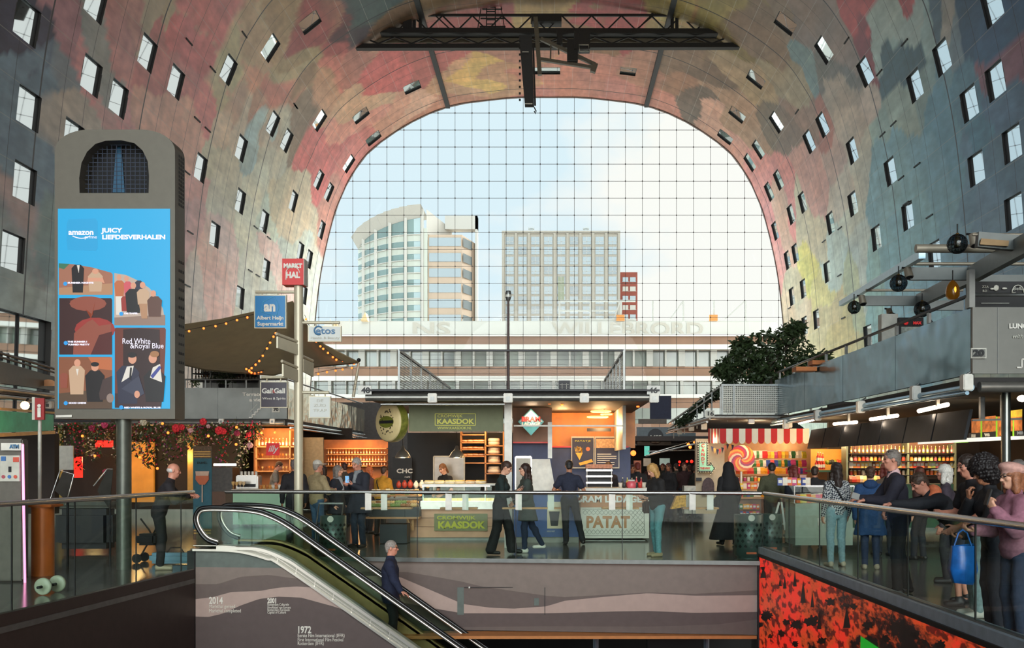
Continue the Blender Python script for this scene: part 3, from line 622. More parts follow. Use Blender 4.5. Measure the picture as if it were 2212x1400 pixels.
sm_.prism([(X_(6),6,.12),(X_(16.98),16.98,.12),(X_(16.98),16.98,-3.6),(X_(6),6,-3.6)], (.025,0,0)); sm_.build('display', ms, scr)
# dark trees and bushes of the picture, flat on the screen
M_sil = mat('picture_black', (8,5,5), .4); tr_ = MB()
def on_scr(px, py): y = east(px); return Vector((X_(y)-.004, y, PZ(py, y)))
for px, py, w, h in ((1740,1285,6,44),(1653,1240,6,22),(1700,1262,4,24),(1722,1255,4,30),(1760,1300,4,30),(1775,1345,5,36),(1835,1340,8,42),(1690,1260,4,16)):
    tr_.add([on_scr(px-w,py+h*.4), on_scr(px-w*.7,py), on_scr(px,py-h*.75), on_scr(px+w*.7,py), on_scr(px+w,py+h*.4)], [(0,1,2,3,4)])
for px, py, r in ((1652,1228,6),(1725,1350,15),(1758,1342,17),(1692,1368,10),(1703,1345,9),(1668,1375,6),(1780,1385,12),(1722,1390,9),(1800,1300,12),(1660,1330,16),(1850,1310,9),(1880,1350,13),(1920,1380,11),(1645,1350,8),(1980,1372,9),(2040,1392,12)):
    rq_ = random.Random(px); jl_ = [rq_.uniform(.55,1.1) for _ in range(26)]; tr_.add([on_scr(px+math.cos(i*PI/13)*r*jl_[i], py+math.sin(i*PI/13)*r*.85*jl_[i]) for i in range(26)], [tuple(range(26))])
tr_.build('picture_pattern', M_sil, scr)
MB().add([on_scr(1866,1374)-Vector((.004,0,0)), on_scr(1912,1404)-Vector((.004,0,0)), on_scr(1912,1450)-Vector((.004,0,0)), on_scr(1864,1450)-Vector((.004,0,0))], [(0,1,2,3)]).build('green_corner', mat('green_light', (30,150,40), .5, emit=.8), scr)
MB().bar((X_(17.0),16.99,.12),(X_(17.0),16.99,-3.6), .05).bar((X_(6),6,.135),(X_(16.98),16.98,.135), .05).build('screen_frame', M_black, scr)
# lower level behind the well: ceiling, back wall, pillars, lit shelves
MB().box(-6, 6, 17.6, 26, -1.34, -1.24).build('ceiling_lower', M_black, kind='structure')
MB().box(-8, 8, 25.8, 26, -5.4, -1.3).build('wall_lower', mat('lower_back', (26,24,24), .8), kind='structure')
for px in (1287, 1526):
    MB().cyl((PX(px,17.8),17.8,-5.4), (PX(px,17.8),17.8,-1.3), .05, n=12).build('trim_lower_post', mat('post_blue_grey', (84,96,108), .4), kind='structure')
def product_rack(name, label, x0, x1, y, zc, n, ec, em=1.2, grp=None, w=.10, h=.14):
    t = thing(name, label, 'rack', ((x0+x1)/2, y, zc-.2)); MB().box(-(x1-x0)/2, (x1-x0)/2, .05, .3, -.02, .4).box(-(x1-x0)/2, (x1-x0)/2, -.1, .3, -.04, -.01).build('rack_back', M_black, t); return t
lt_ = thing('lit_shelf_unit', 'lit shelf of small packages on the lower floor', 'shelf', (PX(1500,19.5), 19.6, -1.75))
MB().box(PX(1400,19.5)-PX(1500,19.5), PX(1625,19.5)-PX(1500,19.5), 0, .3, -.4, .42).build('shelf_body', M_black, lt_)
rs_ = random.Random(5)
for i in range(26):
    x = PX(1404+8.3*i,19.5)-PX(1500,19.5)
    c = rs_.choice([(190,150,70),(150,120,60),(160,150,120),(110,80,40)])
    MB().box(x-.022, x+.022, -.03, 0, .02+.03*rs_.random(), .13+.04*rs_.random()).build('package', mat('pk%d' % (sum(c) % 7), c, .5, emit=.35), lt_)  # packages glow by themselves in place of shelf lighting
# railings ----------------------------------------------------------------------------
def railing(label, pts, zb, zt, joints, hr=.034, gap=.006, mount=None):
    """pts: two plan points; joints: fractions where glass panels meet."""
    t = thing('glass_railing', label, 'railing', (pts[0][0], pts[0][1], 0)); o = Vector((pts[0][0], pts[0][1], 0))
    a = Vector((pts[0][0], pts[0][1], 0))-o; b = Vector((pts[1][0], pts[1][1], 0))-o
    fr = [0]+list(joints)+[1]
    for u, v in zip(fr[:-1], fr[1:]):
        p = a.lerp(b, u); q = a.lerp(b, v); d = (q-p).normalized()*gap
        MB().bar(p+d+Vector((0,0,(zb+zt)/2)), q-d+Vector((0,0,(zb+zt)/2)), .018, zt-zb-.02).build('glass_panel', M_railglass, t)
    MB().cyl(a+Vector((0,0,zt)), b+Vector((0,0,zt)), hr, n=14).build('handrail', M_steel, t)
    mb = MB(); mb.bar(a+Vector((0,0,zb-.02)), b+Vector((0,0,zb-.02)), .05, .07); mb.build('base_channel', M_grey, t)
    e_ = MB()
    for u in joints: p = a.lerp(b, u); e_.bar(p+Vector((0,0,zb)), p+Vector((0,0,zt-.03)), .012, .022)
    e_.build('joint_seal', M_black, t)
    return t
def frac(px, A, B, Yf): return (px-A)/(B-A)
railing('clear glass railing with a steel handrail across the far edge of the escalator well', ((PX(487,17.9),17.9), (PX(1645,16.95),16.95)), .02, 1.19, [ (p-487)/(1645-487) for p in (640,916,1130,1356,1502)])
railing('glass railing in front of the tall advertising screen', ((wl_x(5.6),5.6), (wl_x(16.1)-.02,16.1)), -.18, 1.235, [.15,.3,.45,.565,.685,.83,.96])
railing('glass railing on the kerb where the crowd leans', ((wr_x(16.95)+.05,16.95), (wr_x(5.6)+.05,5.6)), .27, 1.185, [.14,.28,.42,.56,.70,.85])
# little shelves hooked over the far railing
for i, (b0, b1, k0, k1) in enumerate(((780,890,799,833), (951,1031,971,1007), (1085,1212,1121,1190), (1300,1380,1321,1358), (1474,1552,1493,1531))):
    y = lerp(17.9, 16.95, (b0-487)/1158)+.12; x0, x1 = PX(b0,y), PX(b1,y); z = PZ(1098,y)
    lab = ['ledge shelf on the glass railing above the bread trays','ledge shelf on the glass railing in front of the cheese counter sign','ledge shelf on the glass railing beside the waitress in black','ledge shelf on the glass railing in front of the white fries counter','ledge shelf on the glass railing near the patterned bin'][i]
    t = thing('rail_shelf', lab, 'shelf', ((x0+x1)/2, y, z), group='wooden ledge shelves hooked on the far railing')
    MB().box(-(x1-x0)/2, (x1-x0)/2, -.05, .16, -.015, .015, bev=.004).build('board', M_wood, t)
    for k in (k0, k1):
        xk = PX(k,y)-(x0+x1)/2; MB().box(xk-.055, xk+.055, -.17, -.15, -.02, .26).box(xk-.055, xk+.055, -.17, .02, .26, .275).box(xk-.055, xk+.055, -.15, -.02, -.03, -.016).build('bracket', M_white, t)
# escalator -----------------------------------------------------------------------------
esc = thing('escalator', 'escalator going down into the well with glass sides and steel trim', 'escalator', (0, YE, 0))
ex = lambda p: ((p[0]-VX)*YE/KF, 0, PZ(p[1], YE))
def smooth(pts, k=6):
    Q = [2*Vector(pts[0])-Vector(pts[1])]+[Vector(p) for p in pts]+[2*Vector(pts[-1])-Vector(pts[-2])]; o = []
    for i in range(1, len(Q)-2):
        for j in range(k):
            t = j/k; a, b, c, d = Q[i-1:i+3]; o.append(.5*(2*b+(-a+c)*t+(2*a-5*b+4*c-d)*t*t+(-a+3*b-3*c+d)*t**3))
    return o+[Vector(pts[-1])]
HR = [(470,1176),(446,1166),(428,1144),(421,1121),(428,1103),(446,1096),(504,1096.5),(545,1100),(577,1108),(621,1130),(685,1175),(805,1260),(1001,1399),(1586,1813)]
DK = [(470,1180),(511,1181),(565,1184),(621,1206),(669,1238),(827,1348),(906,1404),(1500,1826)]
hp = smooth([ex(p) for p in HR]); dk = smooth([ex(p) for p in DK])
M_rub = mat('handrail_rubber', (16,16,18), .3); M_hl = mat('handrail_guide', (214,206,196), .3, .85, 0)
M_skirt = mat('bronze_skirt', (176,146,98), .38, .45); M_tint = glass('escalator_glass', (232,242,235), .03, .02, 1.15)
for yy in (0.0, 1.15):
    o = Vector((0,yy,0))
    MB().tube([p+o for p in hp], .032, 10).build('handrail', M_rub, esc)
    inn = []
    for i, p in enumerate(hp):
        d = (hp[min(i+1,len(hp)-1)]-hp[max(i-1,0)]).normalized(); nrm = Vector((-d.z,0,d.x)); inn.append(p-nrm*.05*(1 if True else 1))
    MB().tube([p+o+Vector((0,-.012,0)) for p in inn], .024, 8).build('guide_rail', M_hl, esc)
    # glass between guide and deck
    g = MB(); top = inn[12:]
    for i in range(len(top)-1):
        a, b = top[i], top[i+1]
        za = float(np.interp(a.x, [q.x for q in dk], [q.z for q in dk])); zb = float(np.interp(b.x, [q.x for q in dk], [q.z for q in dk]))
        if a.x < b.x-1e-4: g.add([(a.x,yy-.006,za),(b.x,yy-.006,zb),(b.x,yy-.006,b.z),(a.x,yy-.006,a.z),(a.x,yy+.006,za),(b.x,yy+.006,zb),(b.x,yy+.006,b.z),(a.x,yy+.006,a.z)], [(0,1,2,3),(7,6,5,4)])
    g.build('glass_side', M_tint, esc)
    dd = MB(); pl = dk if yy < .5 else dk
    for a, b in zip(pl[:-1], pl[1:]):
        y0, y1 = (-.07,.10) if yy < .5 else (1.05,1.22)
        dd.add([(a.x,y0,a.z),(b.x,y0,b.z),(b.x,y1,b.z+.03),(a.x,y1,a.z+.03),(a.x,y0,a.z-.05),(b.x,y0,b.z-.05),(b.x,y1,b.z-.05),(a.x,y1,a.z-.05)], [(0,1,2,3),(0,1,5,4),(3,2,6,7)])
    dd.build('deck', M_hl if yy < .5 else M_skirt, esc)
    ins = MB()
    for a, b in zip(pl[:-1], pl[1:]):
        y1 = .10 if yy < .5 else 1.05; ins.quad((a.x,y1,a.z-.34),(b.x,y1,b.z-.34),(b.x,y1,b.z+.03),(a.x,y1,a.z+.03))
    ins.build('inner_skirt', M_skirt, esc)
# outer cladding between deck and wall
cl = MB(); M_clad = mat('escalator_cladding', (150,146,134), .4, .4, .03)
lowp = smooth([ex(p) for p in lowedge]); lz = lambda x: float(np.interp(x, [q.x for q in lowp], [q.z for q in lowp]))
cuts = []
for i, (a, b) in enumerate(zip(dk[:-1], dk[1:])): cl.add([(a.x,-.03,lz(a.x)-.02),(b.x,-.03,lz(b.x)-.02),(b.x,-.03,b.z-.03),(a.x,-.03,a.z-.03)], [(0,1,2,3)])
cl.build('outer_cladding', M_clad, esc)
sm2 = MB()
for px in range(600, 1300, 40): x = ex((px,0))[0]; sm2.bar((x,-.035,lz(x)), (x+.02,-.035,float(np.interp(x, [q.x for q in dk], [q.z for q in dk]))-.04), .012)
for a, b in zip(lowp[:-1], lowp[1:]): sm2.bar(a+Vector((0,-.04,.06)), b+Vector((0,-.04,.06)), .012)
for a, b in zip(lowp[:-1], lowp[1:]): sm2.bar(a+Vector((0,-.05,-.01)), b+Vector((0,-.05,-.01)), .05, .035)
sm2.build('cladding_trim', M_hl, esc)
# newel end panel and landing plate
MB().box(ex((421,0))[0]+.02, ex((470,0))[0], -.006, .006, .33, 1.0).build('glass_end', M_tint, esc)
MB().box(ex((430,0))[0], ex((560,0))[0], .12, 1.05, .005, .03).build('comb_plate', M_grey, esc)
stx = ex((575,0))[0]; k = 0; M_step = mat('step_metal', (58,60,60), .4, .6)
hz_at = lambda x: float(np.interp(x, [q.x for q in hp[30:]], [q.z for q in hp[30:]]))
x = stx
while x < ex((1560,0))[0]:
    z = round((hz_at(x+.2)-1.0)/.2)*.2-.06; MB().box(x, x+.29, .12, 1.04, z-.28, z).use(1).box(x, x+.02, .12, 1.04, z, z+.004).build('step', [M_step, mat('step_yellow', (200,170,40), .5)], esc); x += .285
bs = MB()
for a, b in zip(dk[:-1], dk[1:]): bs.add([(a.x,.0,a.z-.75),(b.x,.0,b.z-.75),(b.x,1.16,b.z-.75),(a.x,1.16,a.z-.75)], [(0,1,2,3)])
bs.build('underside', M_black, esc)
# writing on the front wall
M_ltr = mat('white_lettering', (226,220,208), .5, noise=0)
def wtext(s, px, py, h, w=None, name='lettering', al='LEFT', b=0.0):
    o = text(s, h, (PX(px,YE), YE-.012, PZ(py,YE)), M_ltr, width=w, extrude=.003, align=al, bold=b); return o
wt = thing('wall_timeline_writing', 'white timeline writing about the market hall on the taupe wall', 'wall lettering', (PX(560,YE), YE-.01, PZ(1330,YE)))
for s, px, py, h, wpx in (('2014',452,1298,.155,30),('Markthal gereed',452,1310,.08,56),('Markthal completed',452,1319.5,.08,68),('2001',578,1298,.11,19),('Rotterdam Culturele',578,1306,.06,46),('Hoofdstad van Europa',578,1312,.06,50),
                        ('Rotterdam European',578,1317.5,.06,48),('Capital of Culture',578,1323,.06,40),('1972',642,1361,.155,28),('Eerste Film International (IFFR)',643,1373,.08,101),('First International Film Festival',643,1382,.08,98),('Rotterdam (IFFR)',643,1390,.08,56)):
    o = wtext(s, px, py, h, wpx*YE/KF, b=.004 if h > .1 else 0); o.parent = wt; o.location -= wt.location
# ------------------------------------------------------------------ people: smooth surfaces grown from joints
class Field:
    def __init__(s, pts, pad, h):
        pts = np.array([tuple(p) for p in pts]); s.lo = pts.min(0)-pad; s.h = h; s.n = np.ceil((pts.max(0)+pad-s.lo)/h).astype(int)+2
        s.f = np.full(s.n, 9.0, np.float32); s.ax = [s.lo[i]+h*np.arange(s.n[i]) for i in range(3)]
    def sl(s, lo, hi, m):
        a = np.clip(np.floor((np.array(lo)-m-s.lo)/s.h).astype(int), 0, s.n-1); b = np.clip(np.ceil((np.array(hi)+m-s.lo)/s.h).astype(int)+1, 1, s.n)
        return tuple(slice(int(a[i]), int(max(b[i], a[i]+1))) for i in range(3))
    def grid(s, sl): return np.meshgrid(s.ax[0][sl[0]], s.ax[1][sl[1]], s.ax[2][sl[2]], indexing='ij')
    def put(s, sl, d, k, sub=False):
        f = s.f[sl]
        if sub: s.f[sl] = np.maximum(f, -d); return s
        if k > 0:
            hh = np.clip(.5+.5*(d-f)/k, 0, 1); s.f[sl] = d*(1-hh)+f*hh-k*hh*(1-hh)
        else: s.f[sl] = np.minimum(f, d)
        return s
    def cap(s, a, b, ra, rb=None, k=.02, sub=False, flat=1.0, fa=None):
        rb = ra if rb is None else rb; a = np.array(tuple(a), float); b = np.array(tuple(b), float); r = max(ra, rb)
        sl = s.sl(np.minimum(a, b)-r, np.maximum(a, b)+r, k+.03); X, Y, Z = s.grid(sl); d = b-a; L2 = max(1e-9, d@d)
        px, py, pz = X-a[0], Y-a[1], Z-a[2]; t = np.clip((px*d[0]+py*d[1]+pz*d[2])/L2, 0, 1)
        q = np.sqrt((px-t*d[0])**2+(py-t*d[1])**2+(pz-t*d[2])**2)-(ra+(rb-ra)*t); return s.put(sl, q, k, sub)
    def ell(s, c, r, R=None, k=.02, sub=False):
        c = np.array(tuple(c), float); r = np.array(r, float); m = r.max()
        sl = s.sl(c-m, c+m, k+.03); X, Y, Z = s.grid(sl); p = np.stack([X-c[0], Y-c[1], Z-c[2]], -1)
        if R is not None: p = p@np.array(R)
        k0 = np.sqrt(((p/r)**2).sum(-1)); k1 = np.sqrt(((p/r**2)**2).sum(-1))+1e-9; return s.put(sl, k0*(k0-1)/k1, k, sub)
    def boxp(s, c, hf, R, rd=.01, k=.01, sub=False):
        c = np.array(tuple(c), float); hf = np.array(hf, float); m = np.linalg.norm(hf)
        sl = s.sl(c-m, c+m, k+.03); X, Y, Z = s.grid(sl); p = np.stack([X-c[0], Y-c[1], Z-c[2]], -1)@np.array(R)
        q = np.abs(p)-hf+rd; d = np.sqrt((np.maximum(q, 0)**2).sum(-1))+np.minimum(q.max(-1), 0)-rd; return s.put(sl, d, k, sub)
    def plane(s, c, n):
        """keep what lies on the side n points to"""
        X, Y, Z = s.grid((slice(None),)*3); n = Vector(n).normalized(); d = (X-c[0])*n[0]+(Y-c[1])*n[1]+(Z-c[2])*n[2]; s.f = np.maximum(s.f, -d).astype(np.float32); return s
    def rough(s, amp, fr, seed=0):
        X, Y, Z = s.grid((slice(None),)*3); q = seed*1.7
        s.f += (amp*(np.sin(X*fr+q+1.3*np.sin(Z*fr*.6))*np.cos(Y*fr*.9+q)+.6*np.sin(Z*fr*1.3+X*fr*.5+q))).astype(np.float32); return s
    def mesh(s, name, mats, parent, region=None):
        f = s.f; S = f < 0; n = s.n
        c = [S[i:n[0]-1+i, j:n[1]-1+j, k:n[2]-1+k] for i in (0,1) for j in (0,1) for k in (0,1)]
        cnt = sum(x.astype(np.int8) for x in c); mask = (cnt > 0) & (cnt < 8); I = np.argwhere(mask)
        if not len(I): return None
        idx = np.full(mask.shape, -1, np.int32); idx[mask] = np.arange(len(I)); pos = np.zeros((len(I), 3)); num = np.zeros(len(I))
        for ax in range(3):
            o = [q for q in range(3) if q != ax]
            for u in (0,1):
                for v in (0,1):
                    A = I.copy(); A[:,o[0]] += u; A[:,o[1]] += v; B = A.copy(); B[:,ax] += 1
                    fa = f[A[:,0],A[:,1],A[:,2]]; fb = f[B[:,0],B[:,1],B[:,2]]; m = (fa < 0) != (fb < 0); t = np.where(m, fa/np.where(m, fa-fb, 1), 0)
                    P_ = A.astype(float); P_[:,ax] += t; pos[m] += P_[m]; num[m] += 1
        pos = pos/num[:,None]*s.h+s.lo; F = []
        for ax in range(3):
            o = [q for q in range(3) if q != ax]; a = [slice(None)]*3; b = [slice(None)]*3; a[ax] = slice(0,-1); b[ax] = slice(1,None)
            ch = S[tuple(a)] != S[tuple(b)]; E = np.argwhere(ch); E = E[(E[:,o[0]] > 0) & (E[:,o[1]] > 0) & (E[:,o[0]] < n[o[0]]-1) & (E[:,o[1]] < n[o[1]]-1)]
            ins = S[tuple(a)][E[:,0],E[:,1],E[:,2]]
            def at(du, dv): Q = E.copy(); Q[:,o[0]] += du; Q[:,o[1]] += dv; return idx[Q[:,0],Q[:,1],Q[:,2]]
            q = np.stack([at(-1,-1), at(0,-1), at(0,0), at(-1,0)], 1)
            flip = ins if ax != 1 else ~ins; q[~flip] = q[~flip][:, ::-1]; F.append(q)
        F = np.concatenate(F).astype(np.int32); me = bpy.data.meshes.new(name)
        me.vertices.add(len(pos)); me.vertices.foreach_set('co', pos.ravel().astype(np.float32)); me.loops.add(F.size); me.loops.foreach_set('vertex_index', F.ravel())
        me.polygons.add(len(F)); me.polygons.foreach_set('loop_start', np.arange(0, F.size, 4, dtype=np.int32)); me.polygons.foreach_set('loop_total', np.full(len(F), 4, np.int32)); me.polygons.foreach_set('use_smooth', np.ones(len(F), bool))
        for m in (mats if isinstance(mats, list) else [mats]): me.materials.append(m)
        if region is not None: me.polygons.foreach_set('material_index', region(pos[F].mean(1)).astype(np.int32))
        me.update(calc_edges=True); o = bpy.data.objects.new(name, me); COL.objects.link(o)
        if parent is not None: o.parent = parent
        return o

def ik(a, c, l1, l2, pole):
    a = Vector(a); c = Vector(c); d = c-a; L = d.length; mx = (l1+l2)*.995
    if L > mx: c = a+d*(mx/L); d = c-a; L = mx
    x = (l1*l1-l2*l2+L*L)/(2*L); h = math.sqrt(max(0, l1*l1-x*x)); d.normalize(); p = Vector(pole); p = (p-d*p.dot(d))
    p = p.normalized() if p.length > 1e-4 else Vector((0,1,0)); return a+d*x+p*h, c
SKIN = {'fair': (214,160,132), 'pink': (206,140,116), 'tan': (168,112,82), 'brown': (112,74,54)}
def cloth(name, c, rough=.85, ns=30, v=.16): return mat('cloth_'+name, c, rough, 0, v, ns, bump=.25)
_pat = {}
def check_cloth():
    if 'c' in _pat: return _pat['c']
    m = bpy.data.materials.new('cloth_houndstooth'); m.use_nodes = True; nt = m.node_tree; b = nt.nodes['Principled BSDF']; b.inputs['Roughness'].default_value = .9
    tc = nt.nodes.new('ShaderNodeTexCoord'); mp = nt.nodes.new('ShaderNodeMapping'); mp.inputs['Rotation'].default_value = (.0,.6,.5); ck = nt.nodes.new('ShaderNodeTexChecker'); ck.inputs['Scale'].default_value = 38
    ck.inputs[1].default_value = (.5,.5,.48,1); ck.inputs[2].default_value = (.015,.02,.035,1); nt.links.new(tc.outputs['Object'], mp.inputs[0]); nt.links.new(mp.outputs[0], ck.inputs[0]); nt.links.new(ck.outputs[0], b.inputs['Base Color']); _pat['c'] = m; return m

def person(label, x, y, rz, h=1.75, skin='fair', hair=('short',(60,42,30)), top=('jacket',(40,44,58)), legs=('trousers',(36,38,48)), shoes=(30,28,28), pose=None, female=False, res=.009, group=None, z=0, extra=None, cat='person'):
    """pose: lean, side, twist, yaw, nod, lw/rw wrist targets (local), lh/rh hand (direction, palm normal, curl), lf/rf ankles, hip offset."""
    q = dict(lean=.03, side=0, twist=0, yaw=0, nod=0, tilt=0, lw=None, rw=None, lh=None, rh=None, lf=(-.10,0,.075), rf=(.10,0,.075), hip=(0,0,.93), lp=(0,1,0), rp=(0,1,0), lep=(-.6,-1,-.3), rep=(.6,-1,-.3)); q.update(pose or {})
    t = thing('person', label, cat, (x, y, z), rz, group); S = h/1.75; t.scale = (S, S, S)
    H = Vector(q['hip']); Rt = Matrix.Rotation(-q['lean'], 3, 'X')@Matrix.Rotation(q['side'], 3, 'Y'); T = Rt@Vector((0,0,1)); Rtw = Rt@Matrix.Rotation(q['twist'], 3, 'Z')
    Xa = Rtw@Vector((1,0,0)); Fa = Rtw@Vector((0,1,0)); sw = .150 if female else .174; hw = .095 if female else .088
    NB = H+T*.515; SL = NB-T*.062-Xa*sw; SR = NB-T*.062+Xa*sw; HL = H-Vector((hw,0,.0)); HR = H+Vector((hw,0,.0))
    lf, rf = Vector(q['lf']), Vector(q['rf']); KL, lf = ik(HL, lf, .43, .43, q['lp']); KR, rf = ik(HR, rf, .43, .43, q['rp'])
    lw = Vector(q['lw']) if q['lw'] else SL+Vector((-.07,.05,-.52)); rw = Vector(q['rw']) if q['rw'] else SR+Vector((.07,.05,-.52))
    EL, lw = ik(SL, lw, .285, .265, q['lep']); ER, rw = ik(SR, rw, .285, .265, q['rep'])
    Rh = Matrix.Rotation(q['yaw'], 3, 'Z')@Matrix.Rotation(-q['lean']*.35-q['nod'], 3, 'X')@Matrix.Rotation(q['tilt'], 3, 'Y')
    HC = NB+T*.07+Rh@Vector((0,.015,.135)); hd = lambda v: HC+Rh@Vector(v); R3 = [list(r) for r in Rh]
    foot = lambda a, dx: (a+Vector((dx*.25,.0,-.03)), a+Vector((dx,.15,-.045)))
    FL = foot(lf, -.03); FR = foot(rf, .03)
    hp = HC; allp = [H,NB,SL,SR,KL,KR,lf,rf,EL,ER,lw,rw,hd((0,0,.14)),FL[1],FR[1]]
    f = Field(allp, .22, res); fe = .9 if female else 1
    Rt3 = [list(r) for r in Rtw]
    f.ell(H+T*.0, (.155,.105,.12), Rt3, .05).ell(H+T*.16, (.125*fe,.092,.15), Rt3, .06).ell(H+T*.33, (.158*fe,.108,.17), Rt3, .06)
    f.cap(SL, SR, .058*fe, k=.05).cap(NB-T*.03, NB+T*.09+Fa*.01, .056*fe, .05*fe, .03)
    if female: f.ell(H+T*.34+Fa*.085-Xa*.065, (.058,.05,.055), Rt3, .04).ell(H+T*.34+Fa*.085+Xa*.065, (.058,.05,.055), Rt3, .04)
    for a, kn, an, ft in ((HL,KL,lf,FL), (HR,KR,rf,FR)):
        f.cap(a, kn, .083, .052, .04).cap(kn, an, .05, .034, .03).ell(kn.lerp(an,.3)+Vector((0,-.018,0)), (.045,.048,.10), None, .03)
        f.cap(an, ft[0]+Vector((0,-.03,-.005)), .036, .034, .02).cap(ft[0], ft[1], .036, .026, .02)
    for a, e_, w in ((SL,EL,lw), (SR,ER,rw)): f.cap(a, e_, .05*fe, .038*fe, .03).cap(e_, w, .038*fe, .025, .02)
    # hands: palm, four fingers, thumb from the side of the palm
    def hand(w, e_, spec, sgn):
        D = (w-e_).normalized() if not (spec and spec[0]) else Vector(spec[0]).normalized(); N = Vector(spec[1]) if spec and spec[1] else Vector((-sgn,.15,0)); curl = spec[2] if spec else .35
        N = (N-D*N.dot(D)).normalized(); U = N.cross(D).normalized()
        if U.y < 0 and abs(U.y) > .2: U = -U
        pc = w+D*.05; R = [[D[i], U[i], N[i]] for i in range(3)]; f.boxp(pc, (.05,.040,.014), R, .013, .015); f.cap(w-D*.01, w+D*.03, .025, .022, .015)
        for i in range(4):
            b = w+D*(.094-.006*abs(i-1.3))+U*(.029-.0195*i); L = (.074,.082,.077,.062)[i]; c1 = curl*(.9+.1*i); d1 = (D*math.cos(c1)+N*math.sin(c1)); d2 = (D*math.cos(c1*2.1)+N*math.sin(c1*2.1)); d3 = (D*math.cos(c1*2.9)+N*math.sin(c1*2.9))
            m1 = b+d1*L*.45; m2 = m1+d2*L*.32; f.cap(b-D*.015, m1, .0098, .0092, .004).cap(m1, m2, .0092, .0086, .002).cap(m2, m2+d3*L*.23, .0086, .0078, .002)
        tb = w+D*.025+U*.03; t1 = tb+(D*.55+U*.65+N*.35).normalized()*.042; f.cap(tb, t1, .013, .0105, .008).cap(t1, t1+(D*.85+U*.2+N*.45).normalized()*.034, .0105, .009, .003)
        return w+D*.1+N*.03
    GL = hand(lw, EL, q['lh'], -1); GR = hand(rw, ER, q['rh'], 1)
    # head with a face
    f.ell(hd((0,-.012,.028)), (.076,.094,.088), R3, .02).ell(hd((0,.018,-.03)), (.060,.070,.085), R3, .03).ell(hd((0,.058,-.088)), (.028,.026,.022), R3, .03)
    f.cap(hd((0,-.02,-.05)), NB+T*.05, .05*fe, .05*fe, .03)
    f.cap(hd((-.035,.076,.030)), hd((.035,.076,.030)), .011, k=.012).cap(hd((0,.088,.012)), hd((0,.108,-.026)), .008, .0125, .01).cap(hd((-.014,.092,-.031)), hd((.014,.092,-.031)), .0085, k=.008)
    f.cap(hd((-.020,.083,-.057)), hd((.020,.083,-.057)), .0085, k=.006).cap(hd((-.017,.083,-.067)), hd((.017,.083,-.067)), .009, k=.006)
    f.ell(hd((-.044,.066,-.016)), (.020,.018,.018), R3, .015).ell(hd((.044,.066,-.016)), (.020,.018,.018), R3, .015)
    f.ell(hd((-.031,.092,.012)), (.017,.012,.010), R3, 0, True).ell(hd((.031,.092,.012)), (.017,.012,.010), R3, 0, True)
    f.cap(hd((-.021,.094,-.062)), hd((.021,.094,-.062)), .0035, sub=True)
    for sx in (-1,1): f.ell(hd((sx*.077,-.008,-.004)), (.011,.020,.031), R3, .006); f.ell(hd((sx*.031,.0835,.012)), (.012,.010,.0115), R3, .001)
    inv = np.array(Rh); hcn = np.array(HC)
    def region(c):
        p = (c-hcn)@inv; r = np.zeros(len(c), int)
        for sx in (-1,1):
            r[((p[:,0]-sx*.031)**2/.014**2+(p[:,2]-.012)**2/.009**2 < 1) & (p[:,1] > .07)] = 1
            r[(abs(p[:,0]-sx*.033) < .020) & (abs(p[:,2]-.036+.25*abs(abs(p[:,0])-.03)) < .0055) & (p[:,1] > .06)] = 2
        r[(abs(p[:,0]) < .023) & (abs(p[:,2]+.062) < .0095) & (p[:,1] > .078)] = 3
        return r
    sk = mat('skin_'+skin, SKIN[skin], .5, 0, .06, 12); hcol = hair[1] if hair and hair[0] != 'bald' else (150,140,130)
    f.mesh('body', [sk, mat('eye_dark', (34,26,22), .2, noise=0), mat('brow_%d' % (sum(hcol)//60), tuple(v*.7 for v in hcol), .8), mat('lips_'+skin, tuple(v*.8 for v in SKIN[skin][:1])+tuple(v*.62 for v in SKIN[skin][1:]), .5)], t, region)
    # trousers, skirt
    kind, col = legs[0], legs[1]; lm = cloth('%s_%d_%d_%d' % ((kind,)+tuple(col)), col); cr = max(res, .011)
    if kind in ('trousers','jeans','wide','shorts','leggings'):
        g = Field([H+T*.15, KL, KR, lf, rf, HL, HR], .2, cr); th = {'trousers':.016,'jeans':.011,'wide':.034,'shorts':.03,'leggings':.006}[kind]; bt = {'wide':.062,'trousers':.026,'jeans':.016,'shorts':.04,'leggings':.006}[kind]
        g.ell(H, (.158+th*.6,.108+th*.7,.13), Rt3, .04).ell(H+T*.08, (.138+th*.5,.10+th*.5,.10), Rt3, .04)
        for a, kn, an in ((HL,KL,lf), (HR,KR,rf)):
            g.cap(a, kn, .085+th, .054+th, .03)
            if kind == 'shorts': g.cap(kn, kn.lerp(an,.12), .056+th, .05+th, .02)
            else:
                g.cap(kn, an+(an-kn).normalized()*-.01, .052+th, .036+bt, .03)
                if kind in ('jeans','trousers'): g.ell(kn.lerp(an,.3)+Vector((0,-.018,0)), (.047+th*.6,.05+th*.6,.10), None, .03)
        if kind == 'shorts': g.plane((0,0,min(KL.z,KR.z)-.035), (0,0,1))
        else: g.plane((0,0,.055 if kind != 'wide' else .03), (0,0,1))
        g.plane(H+T*.14, -T); g.rough(.0028, 42, len(label)); g.mesh({'shorts':'shorts','jeans':'jeans','leggings':'leggings'}.get(kind,'trousers'), lm, t)
    # shoes
    g = Field([lf, rf, FL[1], FR[1]], .1, cr)
    for an, ft in ((lf,FL), (rf,FR)): g.cap(an+Vector((0,0,.01)), ft[0]+Vector((0,-.035,-.002)), .046, .04, .015).cap(ft[0]+Vector((0,-.03,-.006)), ft[1]+Vector((0,.012,-.002)), .042, .034, .015)
